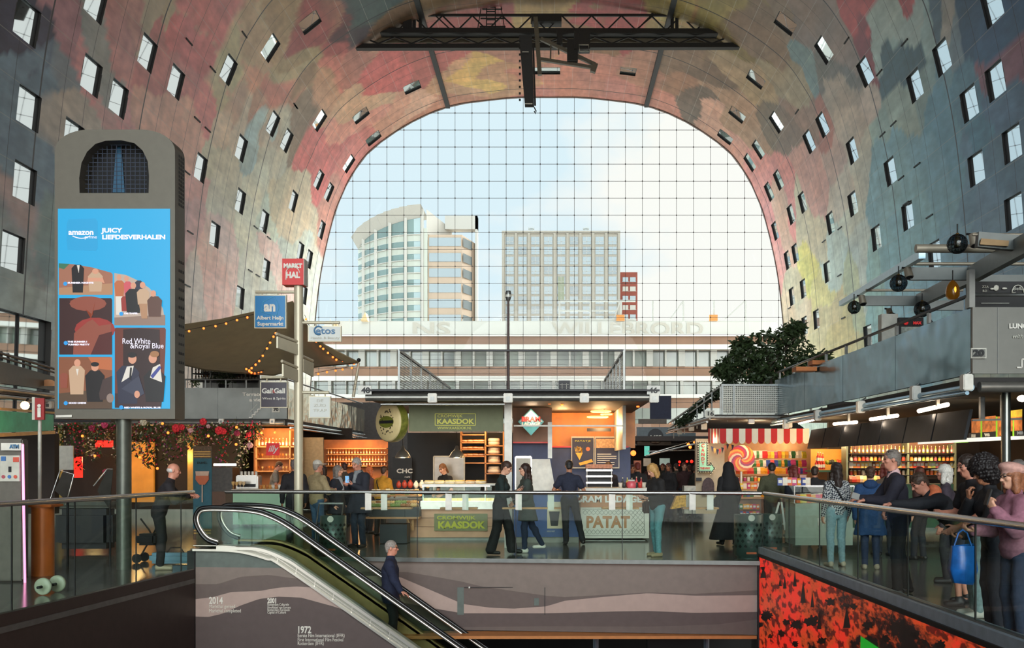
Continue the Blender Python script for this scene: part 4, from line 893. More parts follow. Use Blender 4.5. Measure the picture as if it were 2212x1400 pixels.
    g.plane((0,0,min(lf.z,rf.z)-.075), (0,0,1)); g.mesh('shoes', mat('shoe_%d_%d_%d' % tuple(shoes), shoes, .5), t)
    # upper garment
    kind, col = top[0], top[1]; op = top[2] if len(top) > 2 else {}
    tm = check_cloth() if op.get('check') else cloth('%s_%d_%d_%d' % ((kind,)+tuple(col)), col)
    th = {'jacket':.028,'coat':.034,'shirt':.012,'tshirt':.012,'sweater':.02,'puffer':.045,'hoodie':.03,'cape':.04}[kind]; hem = op.get('hem', {'coat':-.42,'jacket':-.08,'hoodie':-.07,'puffer':-.05,'cape':-.35,'shirt':-.03}.get(kind, -.02))
    g = Field([H-Vector((0,0,max(.05,-hem+.1))), NB, SL, SR, EL, ER, lw, rw, H+T*.3], .24, cr)
    g.ell(H+T*.16, (.135*fe+th,.10+th,.17), Rt3, .06).ell(H+T*.33, (.165*fe+th,.112+th,.175), Rt3, .06).cap(SL, SR, .062*fe+th*.7, k=.05).ell(H+T*.02, (.158+th*.8,.110+th*.8,.13), Rt3, .05)
    g.cap(NB-T*.03, NB+T*.035, .062*fe+th*.6, .058*fe+th*.5, .03); [g.cap(NB+T*.01, s_+T*.01, .05*fe+th*.4, .042*fe+th*.4, .03) for s_ in (SL, SR)]
    if female and kind != 'cape': g.ell(H+T*.34+Fa*.09-Xa*.06, (.06+th*.6,.05+th*.6,.06), Rt3, .05).ell(H+T*.34+Fa*.09+Xa*.06, (.06+th*.6,.05+th*.6,.06), Rt3, .05)
    if hem < -.1:
        mid = (KL+KR)/2; bot = H+(mid-H)*min(1.9, -hem/.43); fl_ = op.get('flare', .05)
        for sx in (-1,1): g.cap(H+Vector((sx*.06,0,0)), bot+Vector((sx*(.07+fl_*.6),0,0)), .105+th, .10+th+fl_, .05)
    cut = H+T*hem if hem >= -.1 else H+Vector((0,0,hem))
    sh = kind == 'tshirt' or op.get('short')
    for a, e_, w in ((SL,EL,lw), (SR,ER,rw)):
        if sh: g.cap(a, a.lerp(e_,.62), .056*fe+th*1.4, .052*fe+th*1.6, .03)
        else: g.cap(a, e_, .052*fe+th, .042*fe+th*.9, .03).cap(e_, w-(w-e_).normalized()*.015, .042*fe+th*.9, .029+th*.6, .02)
    # the hem: cut only the trunk, arms may hang lower
    g2 = g.f.copy(); X, Y, Z = g.grid((slice(None),)*3); n_ = T if hem >= -.1 else Vector((0,0,1)); dcut = (X-cut[0])*n_[0]+(Y-cut[1])*n_[1]+(Z-cut[2])*n_[2]
    if sh: g.f = np.maximum(g.f, -dcut).astype(np.float32)
    else:
        arm = Field.__new__(Field); arm.__dict__.update(g.__dict__); arm.f = np.full(g.n, 9.0, np.float32)
        for a, e_, w in ((SL,EL,lw), (SR,ER,rw)): arm.cap(e_.lerp(a,.4), e_, .045*fe+th, .042*fe+th*.9, .03); arm.cap(e_, w-(w-e_).normalized()*.015, .042*fe+th*.9, .029+th*.6, .02)
        g.f = np.minimum(np.maximum(g.f, -dcut), arm.f).astype(np.float32)
    g.rough(.0035 if kind not in ('puffer',) else .002, 34, len(label))
    if kind == 'puffer':
        g.f += (np.abs(np.sin(dcut*34))*-.009+.004).astype(np.float32)
    g.mesh({'tshirt':'tshirt','shirt':'shirt','sweater':'sweater','puffer':'padded_jacket','hoodie':'hoodie','coat':'coat','cape':'shawl'}.get(kind,'jacket'), tm, t)
    if op.get('collar'):
        g = Field([NB], .2, cr); g.cap(NB+T*.0, NB+T*.045, .085*fe, .078*fe, .01).cap(NB+T*.02+Fa*.01, NB+T*.12+Fa*.02, .062*fe, .066*fe, sub=True).plane(NB-T*.02, T); g.mesh('collar', cloth('collar_%d_%d_%d' % tuple(op['collar']), op['collar']), t)
    if op.get('hood'):
        g = Field([NB], .26, cr); g.ell(NB-Fa*.075+T*.015, (.12,.075,.085), Rt3, .03).cap(NB-Xa*.07+T*.0, NB+Xa*.07+T*.0, .055, k=.04).ell(NB+T*.09+Fa*.01, (.073,.075,.09), Rt3, .01, True); g.mesh('hood', cloth('hood_%d_%d_%d' % tuple(op['hood']), op['hood']), t)
    if op.get('scarf'):
        g = Field([NB, NB-T*.2], .2, cr); g.ell(NB+T*.035, (.095,.095,.05), Rt3, .02).cap(NB+Fa*.09, NB+Fa*.14-T*.22, .04, .045, .03); g.rough(.005, 60); g.mesh('scarf', cloth('scarf_%d_%d_%d' % tuple(op['scarf']), op['scarf']), t)
    # hair and hats
    st, hc = hair[0], hair[1]; hm = cloth('hair_%d_%d_%d' % tuple(hc), hc, .55, 60, .3)
    if st != 'none':
        ext = [HC, hd((0,0,.16)), hd((0,-.12,-.2))]; g = Field(ext, .16, max(.006, res*.8))
        face = lambda z=.0, w=.066: g.ell(hd((0,.085,-.035+z)), (w,.062,.088), R3, 0, True)
        if st == 'short': g.ell(hd((0,-.018,.034)), (.085,.099,.096), R3, .02).ell(hd((0,-.055,-.03)), (.066,.05,.06), R3, .02); face(.012); g.boxp(hd((0,.05,-.11)), (.12,.105,.09), R3, 0, 0, True); g.rough(.0028, 120)
        elif st == 'bald': g.ell(hd((0,-.035,-.005)), (.083,.078,.05), R3, .02); g.ell(hd((0,.01,.075)), (.09,.105,.068), R3, 0, True); g.boxp(hd((0,.06,-.02)), (.12,.065,.12), R3, 0, 0, True)
        elif st == 'bob': g.ell(hd((0,-.022,.03)), (.096,.106,.098), R3, .02); [g.cap(hd((sx*.07,-.01,.0)), hd((sx*.078,.01,-.13)), .036, .042, .03) for sx in (-1,1)]; g.cap(hd((0,-.07,.0)), hd((0,-.065,-.13)), .06, .055, .04); face(0,.058); g.rough(.004, 70)
        elif st == 'long': g.ell(hd((0,-.022,.03)), (.090,.104,.096), R3, .02); [g.cap(hd((sx*.068,-.02,.0)), hd((sx*.085,-.01,-.26)), .032, .04, .03) for sx in (-1,1)]; g.cap(hd((0,-.07,.0)), hd((0,-.085,-.26)), .06, .07, .04); face(0,.060); g.rough(.006, 60)
        elif st == 'curly': g.ell(hd((0,-.025,.055)), (.15,.155,.145), R3, .02).ell(hd((0,-.06,-.04)), (.14,.10,.12), R3, .03); g.ell(hd((0,.12,-.055)), (.072,.085,.095), R3, 0, True); g.rough(.007, 62).rough(.007, 150, 2)
        elif st == 'bun': g.ell(hd((0,-.018,.032)), (.083,.099,.094), R3, .02).ell(hd((0,-.10,.035)), (.04,.035,.04), R3, .015).ell(hd((0,-.055,-.03)), (.066,.05,.06), R3, .02); face(); g.boxp(hd((0,.06,-.10)), (.12,.105,.09), R3, 0, 0, True)
        elif st == 'tail': g.ell(hd((0,-.018,.032)), (.083,.099,.094), R3, .02).cap(hd((0,-.10,.02)), hd((0,-.13,-.16)), .03, .025, .02).ell(hd((0,-.055,-.03)), (.066,.05,.06), R3, .02); face(); g.boxp(hd((0,.06,-.10)), (.12,.105,.09), R3, 0, 0, True)
        g.mesh('hair', hm, t)
    for e_ in (extra or []):
        k_ = e_[0]
        if k_ == 'cap':
            g = Field([HC, hd((0,.2,.1))], .16, .008); g.ell(hd((0,-.015,.05)), (.088,.102,.088), R3, .01).boxp(hd((0,.12,.048)), (.06,.06,.008), R3, .006, .02); g.boxp(hd((0,.0,-.06)), (.2,.3,.10), R3, 0, 0, True); g.mesh('cap', cloth('cap_%d_%d_%d' % tuple(e_[1]), e_[1]), t)
        elif k_ == 'beret':
            g = Field([HC, hd((0,-.1,.14))], .16, .008); g.ell(hd((0,-.035,.07)), (.118,.145,.062), [list(r) for r in (Rh@Matrix.Rotation(.35,3,'X'))], .01).ell(hd((0,-.018,.045)), (.088,.104,.07), R3, .02); g.boxp(hd((0,.05,-.08)), (.2,.2,.10), R3, 0, 0, True); g.mesh('beret', cloth('beret_%d_%d_%d' % tuple(e_[1]), e_[1]), t)
        elif k_ == 'veil':
            g = Field([HC, NB-T*.25], .3, cr); g.ell(hd((0,-.02,.03)), (.10,.115,.11), R3, .02).cap(hd((0,-.03,-.02)), NB-T*.2-Fa*.02, .11, .21, .06); g.ell(hd((0,.10,-.02)), (.06,.065,.085), R3, 0, True); g.mesh('headscarf', cloth('veil_%d_%d_%d' % tuple(e_[1]), e_[1]), t)
        elif k_ == 'glasses':
            m_ = MB(); zz = .012+(e_[1] if len(e_) > 1 else 0); yy = .102-(e_[1]*.7 if len(e_) > 1 else 0)
            for sx in (-1,1):
                m_.tube([hd((sx*.031+.022*math.cos(a), yy, zz+.016*math.sin(a))) for a in [i*PI/6 for i in range(12)]], .0028, 5, True); m_.tube([hd((sx*.053,yy,zz+.004)), hd((sx*.078,.03,zz+.004)), hd((sx*.082,-.01,zz))], .0026, 5)
            m_.tube([hd((-.009,yy,zz+.003)), hd((.009,yy,zz+.003))], .0028, 5); m_.build('spectacles', M_black, t)
        elif k_ == 'bag':
            sd = e_[2] if len(e_) > 2 else 1; c = H+Xa*sd*.24+T*.0+Fa*.03; m_ = MB(); R = Matrix.Translation(c); m_.box(-.05,.05,-.14,.14,-.13,.10,R,.03); m_.tube([c+T*.1+Fa*.05, (SL if sd > 0 else SR)+T*.09-Xa*0, c+T*.1-Fa*.06], .012, 6); m_.build('shoulder_bag', cloth('bag_%d_%d_%d' % tuple(e_[1]), e_[1]), t)
        elif k_ == 'strap':
            m_ = MB(); pts = [SL+T*.07+Fa*.02, H+T*.36+Fa*.15-Xa*.03, H+T*.16+Fa*.13+Xa*.06, H+T*.0+Xa*.17+Fa*.04, H+T*.1+Xa*.1-Fa*.13, H+T*.36-Fa*.16-Xa*.05, SL+T*.07-Fa*.02]; m_.tube(smooth(pts, 4), .013, 6); m_.build('bag_strap', M_black, t)
        elif k_ == 'apron':
            g = Field([H, H-Vector((0,0,.45)), H+T*.4], .2, cr); g.ell(H+T*.1+Fa*.05, (.16,.10,.2), Rt3, .04).cap(H+Fa*.06-Xa*.06, H+Fa*.08-Xa*.1-Vector((0,0,.35)), .09,.09,.05).cap(H+Fa*.06+Xa*.06, H+Fa*.08+Xa*.1-Vector((0,0,.35)), .09,.09,.05); g.plane(H+Vector((0,0,-.42)), (0,0,1)); g.plane(H+T*.3, -T); g.plane(H+Fa*.02, Fa); g.mesh('apron', cloth('apron_%d_%d_%d' % tuple(e_[1]), e_[1]), t)
    t['_l'] = 0; del t['_l']
    M = Matrix.Translation((x,y,z))@Matrix.Rotation(rz,4,'Z')@Matrix.Scale(S,4)
    return t, dict(GL=M@GL, GR=M@GR, lw=M@lw, rw=M@rw, head=M@HC, NB=M@NB, H=M@H)
# smoke test line replaced later
# ------------------------------------------------------------------ helpers for stalls
def front_box(px0, px1, py0, py1, Y, depth=.1, m=None, name='panel', parent=None, bev=0, **kw):
    """a box whose front face fills the given pixels at distance Y"""
    x0, x1, z0, z1 = PX(px0,Y), PX(px1,Y), PZ(py1,Y), PZ(py0,Y)
    if parent is not None:
        q = parent.location; return MB().box(x0-q.x, x1-q.x, Y-q.y, Y+depth-q.y, z0-q.z, z1-q.z, bev=bev).build(name, m, parent)
    c = ((x0+x1)/2, Y, z0); return MB().box(x0-c[0], x1-c[0], 0, depth, 0, z1-z0, bev=bev).build(name, m, loc=c, **kw)
def ftext(s, px, py, Y, hpx, wpx, m, parent, b=0.0, name='lettering', al='CENTER', **kw):
    q = parent.location; p = P(px, py, Y)-q; k = Y/KF
    return text(s, hpx*k, (p.x, p.y-.006, p.z), m, parent, name, width=wpx*k if wpx else None, bold=b, align=al, **kw)
_gm = {}
def gmesh(kind, c, s=1.0):
    """cached small goods"""
    key = (kind, c, s)
    if key in _gm: return _gm[key]
    mb = MB(); em = .0
    ms = [mat('goods_%d_%d_%d' % c, c, .45, 0, .12, 30), mat('goods_lid', (200,190,160), .4), mat('goods_label', (225,220,205), .6)]
    if kind == 'jar': mb.lathe((0,0,0), [(0,0),(.04*s,0),(.042*s,.01),(.042*s,.085*s),(.034*s,.10*s)], 10).use(1).lathe((0,0,.10*s), [(.036*s,0),(.036*s,.022*s),(0,.022*s)], 10)
    elif kind == 'bottle': mb.lathe((0,0,0), [(0,0),(.036*s,0),(.038*s,.02*s),(.038*s,.17*s),(.014*s,.22*s),(.013*s,.28*s),(0,.28*s)], 9).use(2).lathe((0,0,.05*s), [(.0385*s,0),(.0385*s,.09*s)], 9).use(1).lathe((0,0,.27*s), [(.016*s,0),(.016*s,.03*s),(0,.03*s)], 8)
    elif kind == 'box': mb.box(-.05*s,.05*s,-.03*s,.03*s,0,.15*s,bev=.004).use(2).box(-.035*s,.035*s,-.032*s,-.03*s,.05*s,.11*s)
    elif kind == 'bag': mb.add([Vector(v)*s for v in ((-.06,-.03,0),(.06,-.03,0),(.06,.03,0),(-.06,.03,0),(-.065,-.045,.08),(.065,-.045,.08),(.065,.045,.08),(-.065,.045,.08),(-.055,-.004,.17),(.055,-.004,.17),(.055,.004,.17),(-.055,.004,.17))], [(0,3,2,1),(0,1,5,4),(1,2,6,5),(2,3,7,6),(3,0,4,7),(4,5,9,8),(5,6,10,9),(6,7,11,10),(7,4,8,11),(8,9,10,11)]).use(1).box(-.057*s,.057*s,-.006*s,.006*s,.165*s,.18*s)
    elif kind == 'wheel': mb.lathe((0,0,0), [(0,0),(.13*s,0),(.15*s,.02*s),(.155*s,.05*s),(.15*s,.08*s),(.13*s,.10*s),(0,.10*s)], 18).use(2).lathe((0,0,.101*s), [(0,0),(.08*s,0)], 14).lathe((0,0,.035*s), [(.1565*s,0),(.1565*s,.03*s)], 18)
    elif kind == 'wedge': mb.prism([Vector((0,-.07,0))*s, Vector((.10,.05,0))*s, Vector((-.10,.05,0))*s], (0,0,.07*s)).use(1).prism([Vector((.10,.05,0))*s, Vector((.08,.07,0))*s, Vector((-.08,.07,0))*s, Vector((-.10,.05,0))*s], (0,0,.07*s))
    elif kind == 'loaf': mb.ball((0,0,.045*s), .09*s, 10, (1.2,.6,.5)); [mb.use(2).bar((x*s,-.03*s,.088*s), ((x+.02)*s,.03*s,.088*s), .008*s) for x in (-.05,0,.05)]
    elif kind == 'cup': mb.lathe((0,0,0), [(0,0),(.028*s,0),(.04*s,.09*s),(.036*s,.09*s),(.025*s,.01*s)], 10)
    elif kind == 'glass': mb.lathe((0,0,0), [(0,0),(.03*s,0),(.004*s,.01*s),(.004*s,.08*s),(.035*s,.11*s),(.038*s,.17*s)], 10)
    elif kind == 'sack': mb.ball((0,0,.09*s), .09*s, 10, (.8,.6,1)).cyl((0,0,.16*s), (0,0,.2*s), .02*s, .035*s, 8)
    elif kind == 'ballgood': mb.ball((0,0,.04*s), .04*s, 10)
    me = bpy.data.meshes.new(kind); me.from_pydata([tuple(v) for v in mb.v], [], mb.f)
    for m in ms: me.materials.append(m)
    me.polygons.foreach_set('material_index', mb.m); me.polygons.foreach_set('use_smooth', mb.sm); me.update(); _gm[key] = me; return me
GN = {'jar':'jar','bottle':'bottle','box':'carton','bag':'snack_bag','wheel':'cheese_round','wedge':'cheese_wedge','loaf':'bread_loaf','cup':'cup','glass':'glass','sack':'paper_bag','ballgood':'fruit'}
def cname(c):
    r, g, b = c; m, n = max(c), min(c)
    if m < 75: return 'dark'
    if m-n < 38: return 'white' if n > 190 else 'pale grey'
    if r == m: return ('pink' if b > g*1.15 else 'red') if g < .52*r else 'orange' if g < .72*r else ('yellow' if b < .6*r else 'cream')
    return 'green' if g == m else 'blue'
def goods(kind, cols, pts, label, group, s=1.0, cat=None, name=None, jit=0, rnd=random.Random(11), rz=True):
    for p in pts:
        c_ = tuple(rnd.choice(cols)); me = gmesh(kind, c_, s); lb = label if any(w_ in label for w_ in ('yellow','orange','white','red ')) and kind in ('wedge','wheel','sack','bottle') and 'shelves' not in label and 'shelf o' not in label else cname(c_)+' '+label.replace('bright ','').replace('small ','small '); o = bpy.data.objects.new(name or GN[kind], me); COL.objects.link(o)
        o.location = (p[0]+rnd.uniform(-jit,jit), p[1]+rnd.uniform(-jit,jit), p[2]); o.rotation_euler = (0,0,rnd.uniform(-.4,.4) if rz else 0)
        k_ = .92+.16*rnd.random(); o.scale = (k_,)*3; tag(o, lb, cat or (name or GN[kind]).replace('_',' '), group)
def line_pts(px0, px1, py, Y, n, dy=0): return [(PX(lerp(px0,px1,(i+.5)/n),Y), Y+dy, PZ(py,Y)) for i in range(n)]
M_warm = mat('warm_lamp', (255,190,110), .4, noise=0, emit=4, ecol=(255,170,90)); M_bulb = mat('bulb_glow', (255,150,70), .4, noise=0, emit=3.2, ecol=(255,110,40))
M_tube = mat('tube_glow', (255,235,215), .4, noise=0, emit=10, ecol=(255,225,195)); M_red = mat('red_glow', (255,40,30), .4, noise=0, emit=3, ecol=(255,30,20))
def clampbox(px, py, Y, parent, s=1.0):
    q = parent.location; p = P(px, py, Y)-q; return MB().box(p.x-.09*s, p.x+.09*s, p.y-.12, p.y+.02, p.z-.13*s, p.z+.05*s, bev=.012).use(1).box(p.x-.04*s, p.x+.04*s, p.y-.13, p.y-.12, p.z-.09*s, p.z-.01).build('clamp_box', [M_white, M_grey], parent)
# ------------------------------------------------------------------ the centre kiosk
YK = 19.5; XA, XB = PX(790,YK), PX(1418,YK)
kr = thing('kiosk_roof', 'flat dark roof of the middle stall with a grey pipe along its edge', 'roof', (PX(1100,YK), YK, 2.93))
q = kr.location
MB().box(XA-q.x+.05, XB-q.x-.02, .1, 8.0, .07, .2).build('roof_deck', mat('roof_dark', (44,42,40), .6), kr)
MB().box(XA-q.x+.1, XB-q.x-.1, .2, 7.9, .0, .07).build('soffit', mat('soffit_brown', (60,48,40), .6), kr)
MB().box(XA-q.x-.05, XB-q.x+.05, -.12, .12, .175, .21).build('edge_strip', M_dark, kr)
MB().cyl((XA-q.x,0,.06), (XB-q.x-.1,0,.06), .072, n=16).build('edge_pipe', mat('pipe_grey', (120,118,112), .3, .6), kr)
MB().cyl((XA-q.x+.3,-.02,-.075), (PX(1090,YK)-q.x,-.02,-.075), .022, n=8).build('lower_pipe', M_steel, kr)
for px in (935,1098,1262,1412): clampbox(px, 856, YK, kr)
for s, px in (('48',790),('46',1411)):
    n_ = thing('number_plate', 'white plate with the black number %s on the roof edge %s' % (s, 'above the cheese wheel sign' if s == '48' else 'above the fries counter end'), 'number sign', (PX(px,YK), YK-.1, PZ(853,YK)), group=None)
    MB().box(-.13,.13,0,.02,0,.17).build('plate', mat('plate_white', (205,205,198), .5), n_); ftext(s, px, 844, YK-.1, 17, 19, M_black, n_, b=.004, name='digits')
# terrace railing on the roof: cables in front, mesh at the sides
tr = thing('terrace_railing', 'thin cable railing with mesh side wings on the middle stall roof', 'railing', (PX(1105,19.8), 19.8, 3.13)); q = tr.location
xl, xr = PX(862,19.8)-q.x, PX(1348,19.8)-q.x; ztop = PZ(757,19.8)-q.z
cb = MB(); cb.bar((xl,0,ztop), (xr,0,ztop), .03)
for i in range(1, 9): cb.bar((xl,0,ztop-i*.092), (xr,0,ztop-i*.092), .006)
cb.bar((xl-1.4,.2,.06), (xr+.7,.2,.06), .008).bar((xl-1.4,.2,.16), (xr+.7,.2,.16), .008)
cb.build('cables', M_dark, tr)
M_mesh = bpy.data.materials.new('wire_mesh'); M_mesh.use_nodes = True; _nt = M_mesh.node_tree; _b = _nt.nodes['Principled BSDF']; _b.inputs['Base Color'].default_value = rgb((150,148,138)); _b.inputs['Metallic'].default_value = .5; _b.inputs['Roughness'].default_value = .4
_tc = _nt.nodes.new('ShaderNodeTexCoord'); _br = _nt.nodes.new('ShaderNodeTexBrick'); _br.inputs['Scale'].default_value = 1; _br.offset = 0; _br.inputs['Brick Width'].default_value = .05; _br.inputs['Row Height'].default_value = .05; _br.inputs['Mortar Size'].default_value = .0095
_cx = _nt.nodes.new('ShaderNodeSeparateXYZ'); _cc = _nt.nodes.new('ShaderNodeCombineXYZ'); _am = _nt.nodes.new('ShaderNodeMath'); _am.operation = 'ADD'; _nt.links.new(_tc.outputs['Object'], _cx.inputs[0]); _nt.links.new(_cx.outputs[0], _am.inputs[0]); _nt.links.new(_cx.outputs[1], _am.inputs[1]); _nt.links.new(_am.outputs[0], _cc.inputs[0]); _nt.links.new(_cx.outputs[2], _cc.inputs[1]); _nt.links.new(_cc.outputs[0], _br.inputs['Vector']); _nt.links.new(_br.outputs['Fac'], _b.inputs['Alpha'])
for x, ye in ((xl, 10.0), (xr, 7.2)):
    w_ = MB(); w_.bar((x,0,ztop), (x,ye,ztop), .05); [w_.bar((x,y_,-.03), (x,y_,ztop), .04) for y_ in np.linspace(0, ye, 7)]; w_.build('side_posts', M_grey, tr); MB().quad((x,0,.02),(x,ye,.02),(x,ye,ztop),(x,0,ztop)).build('side_mesh', M_mesh, tr)
t = thing('roof_vent', 'small dark louvred vent box on the middle stall roof', 'vent', (PX(1219,21), 21, 3.13)); MB().box(-.12,.12,0,.2,0,PZ(822,21)-3.13).build('case', M_dark, t); m_ = MB(); [m_.box(-.1,.1,-.012,0,z,z+.008) for z in (.05,.11,.17,.23)]; [m_.box(x,x+.008,-.012,0,.03,.26) for x in (-.05,.04)]; m_.build('louvres', M_offwhite, t)
t = thing('lamp_post', 'tall thin dark mast with a small lamp on the middle stall roof', 'mast', (PX(1098,19.9), 19.9, 3.13)); z1 = PZ(650,19.9)-3.13
MB().cyl((0,0,0), (0,0,z1), .028, .022, 10).build('pole', mat('pole_oxide', (54,34,32), .5), t); MB().lathe((0,0,z1), [(.03,0),(.05,.04),(.06,.1),(.06,.16),(.05,.18),(.05,.2),(0,.2)], 12).build('lamp_head', M_grey, t); MB().lathe((0,0,z1+.07), [(.063,0),(.063,.05)], 12).build('lens', mat('lens_grey', (190,190,180), .2), t)
# banner and cheese wheel sign
bn = thing('cheese_stall_banner', 'olive green banner with yellow cheese stall lettering under the roof', 'banner', (PX(985,20.2), 20.2, PZ(932,20.2)))
front_box(883,1087,874,932,20.2,.05,mat('olive_banner',(104,108,80),.7,0,.06),'panel',bn); M_yel = mat('banner_yellow', (200,196,84), .6, noise=0)
fq = MB(); 
for a, b in (((940,894),(1027,894)),((1027,894),(1027,919)),((1027,919),(940,919)),((940,919),(940,894))): fq.bar(P(a[0],a[1],20.19)-bn.location, P(b[0],b[1],20.19)-bn.location, .012)
fq.build('frame_lines', M_yel, bn); ftext('CROMWIJK', 972, 899, 20.2, 9, 54, M_yel, bn); ftext('KAASDOK', 983.5, 911, 20.2, 15, 80, M_yel, bn, b=.004); ftext('WWW.KAASDOK.NL', 982, 925, 20.2, 8, 74, M_yel, bn)
light('SPOT', (PX(906,20), 19.9, 2.9), 14, (1,.75,.3), .03, rot=(-.35,0,0), spot=.9)
cw = thing('cheese_wheel_sign', 'big round cheese wheel sign hanging at the corner of the roof', 'sign', (PX(847,20.3), 20.3, PZ(912,20.3)), rz=-math.radians(42))
Mx = Matrix.Rotation(PI/2, 3, 'X')
MB().lathe((0,0,0), [(0,.13),(.37,.13),(.40,.10),(.41,0),(.40,-.10),(.37,-.13),(0,-.13)], 32, Mx).build('wheel', [mat('cheese_cream', (206,186,136), .5, 0, .05)], cw)
MB().lathe((0,0,0), [(.405,.09),(.416,0),(.405,-.09)], 32, Mx).build('wheel_edge', mat('cheese_edge', (120,122,50), .4, 0, .4, 12), cw)
e_ = MB(); e_.add([(.25*math.cos(a)*.95-.02, -.136, .12*math.sin(a)) for a in [i*PI/12 for i in range(24)]], [tuple(range(24))]); e_.build('green_oval', mat('sign_olive', (96,100,30), .5), cw)
e_ = MB(); e_.box(-.24,.20,-.142,-.138,-.03,.03); e_.build('dark_band', M_black, cw)
e_ = MB(); rr_ = random.Random(4)
for sg in (-1,1):
    for i in range(16): a = rr_.uniform(.2,PI-.2)*sg; r = rr_.uniform(.17,.30); e_.ball((r*math.cos(a)*.8,-.135,r*math.sin(a)), .017, 6, (1,.3,1))
e_.build('leaf_pattern', mat('ornament_dark', (54,40,24), .6), cw); MB().cyl((0,0,.4),(0,0,PZ(868,20.3)-PZ(912,20.3)), .012, n=6).build('hanger', M_dark, cw)
# posts
for px, w, Y, y0, y1, lab in ((1098,.15,20.1,905,1160,'white square post between the cheese stall and the fries stall'), (1188,.09,21.2,912,990,'short white post fixed beside the diamond sign')):
    x = PX(px,Y); b_ = 0 if y1 > 1100 else PZ(y1,Y); tag(MB().box(-w/2,w/2,-w/2,w/2,0,(2.93 if y1 > 1100 else PZ(y0,Y))-b_).build('post', M_white, loc=(x,Y,b_)), lab, 'post')
# back walls of the kiosk
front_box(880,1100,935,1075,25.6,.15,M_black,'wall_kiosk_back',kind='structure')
wk = front_box(1108,1192,870,956,22.0,.1,mat('walnut_panel',(150,104,74),.5,0,.2,4),'wall_kiosk_panel',kind='structure')
front_box(1108,1192,957,1062,22.3,.1,mat('navy_panel',(44,58,98),.5),'wall_kiosk_navy',kind='structure')
front_box(1108,1192,954.5,957.5,21.98,.05,mat('red_strip',(190,40,30),.4,emit=.3),'trim_red',kind='structure')
front_box(1192,1372,868,968,24.2,.12,mat('orange_wood',(196,118,44),.45,0,.25,3),'wall_kiosk_wood',kind='structure')
front_box(1192,1362,966,1175,24.1,.12,mat('navy_panel'),'wall_kiosk_blue',kind='structure')
front_box(1192,1358,964,967,24.05,.05,mat('red_strip'),'trim_red',kind='structure')
tag(MB().box(PX(1345,21.2),PX(1352,21.2),21.2,24.2,2.0,2.93).build('trim_kiosk_side', M_offwhite), kind='structure')
MB().bar((PX(1110,20.6),20.6,PZ(920,20.6)),(PX(1345,20.6),20.6,PZ(920,20.6)),.03).build('trim_bar', M_white, kind='structure')
# diamond sign
dg_ = thing('diamond_sign', 'diamond shaped white and teal fries stall sign with red letters', 'sign', (PX(1147,21.4), 21.4, PZ(940,21.4))); q = dg_.location
dp = lambda px, py, y=21.4: P(px,py,y)-q
MB().prism([dp(1147,883), dp(1175,911), dp(1147,941), dp(1119,911)], (0,.05,0)).build('board', mat('teal_sign', (70,160,170), .4), dg_)
MB().prism([dp(1147,886,21.39), dp(1172,911,21.39), dp(1122,911,21.39)], (0,-.01,0)).build('white_half', M_white, dg_)
ftext('BRAM', 1147, 906, 21.37, 14, 40, mat('sign_red', (205,50,44), .5, noise=0), dg_, b=.006); ftext('LADAGE', 1147, 916, 21.37, 9, 40, M_white, dg_, b=.004)
# menu posters on the back wall
for i, (a, b, lab) in enumerate(((1234,1284,'dark blue menu poster with fries and a sandwich on the fries stall wall'), (1285,1338,'dark blue menu poster with an orange top and white lines of text'))):
    t = thing('menu_poster', lab, 'poster', (PX((a+b)/2,24.0), 24.0, PZ(1012,24.0))); front_box(a,b,943,1012,24.0,.04,M_offwhite,'frame',t); front_box(a+2,b-2,946,1009,23.98,.02,mat('poster_navy',(30,32,62),.5),'sheet',t)
    q = t.location; M_fry = mat('fries_yellow',(220,170,70),.6); m_ = MB()
    if i == 0:
        ftext('PATATJE', 1259, 953, 23.97, 5, 34, M_yel, t); rr_ = random.Random(2)
        for k in range(14): p = P(1250+rr_.uniform(-7,7),975+rr_.uniform(-3,3),23.97)-q; m_.bar(p, p+Vector((rr_.uniform(-.04,.04),0,.1)), .014)
        m_.prism([P(1243,978,23.96)-q, P(1259,978,23.96)-q, P(1252,994,23.96)-q], (0,-.01,0)); m_.prism([P(1250,1000,23.96)-q, P(1278,992,23.96)-q, P(1281,998,23.96)-q, P(1253,1006,23.96)-q], (0,-.01,0)); m_.build('picture', M_fry, t)
        MB().lathe(P(1270,970,23.97)-q, [(0,0),(.05,0)], 14, Matrix.Rotation(PI/2,3,'X')).build('roundel', mat('poster_orange',(200,110,60),.5), t)
    else:
        m_.box(*(PX(1288,23.97)-q.x,PX(1335,23.97)-q.x,-.035,-.025,PZ(968,23.97)-q.z,PZ(948,23.97)-q.z)); m_.build('picture', mat('poster_pale',(200,160,120),.6,0,.3,20), t); l_ = MB()
        for k in range(6): l_.box(PX(1290,23.97)-q.x,PX(1290+rr_.uniform(24,42),23.97)-q.x,-.035,-.025,PZ(982+k*4.5,23.97)-q.z,PZ(980.4+k*4.5,23.97)-q.z)
        l_.build('text_lines', M_white, t)
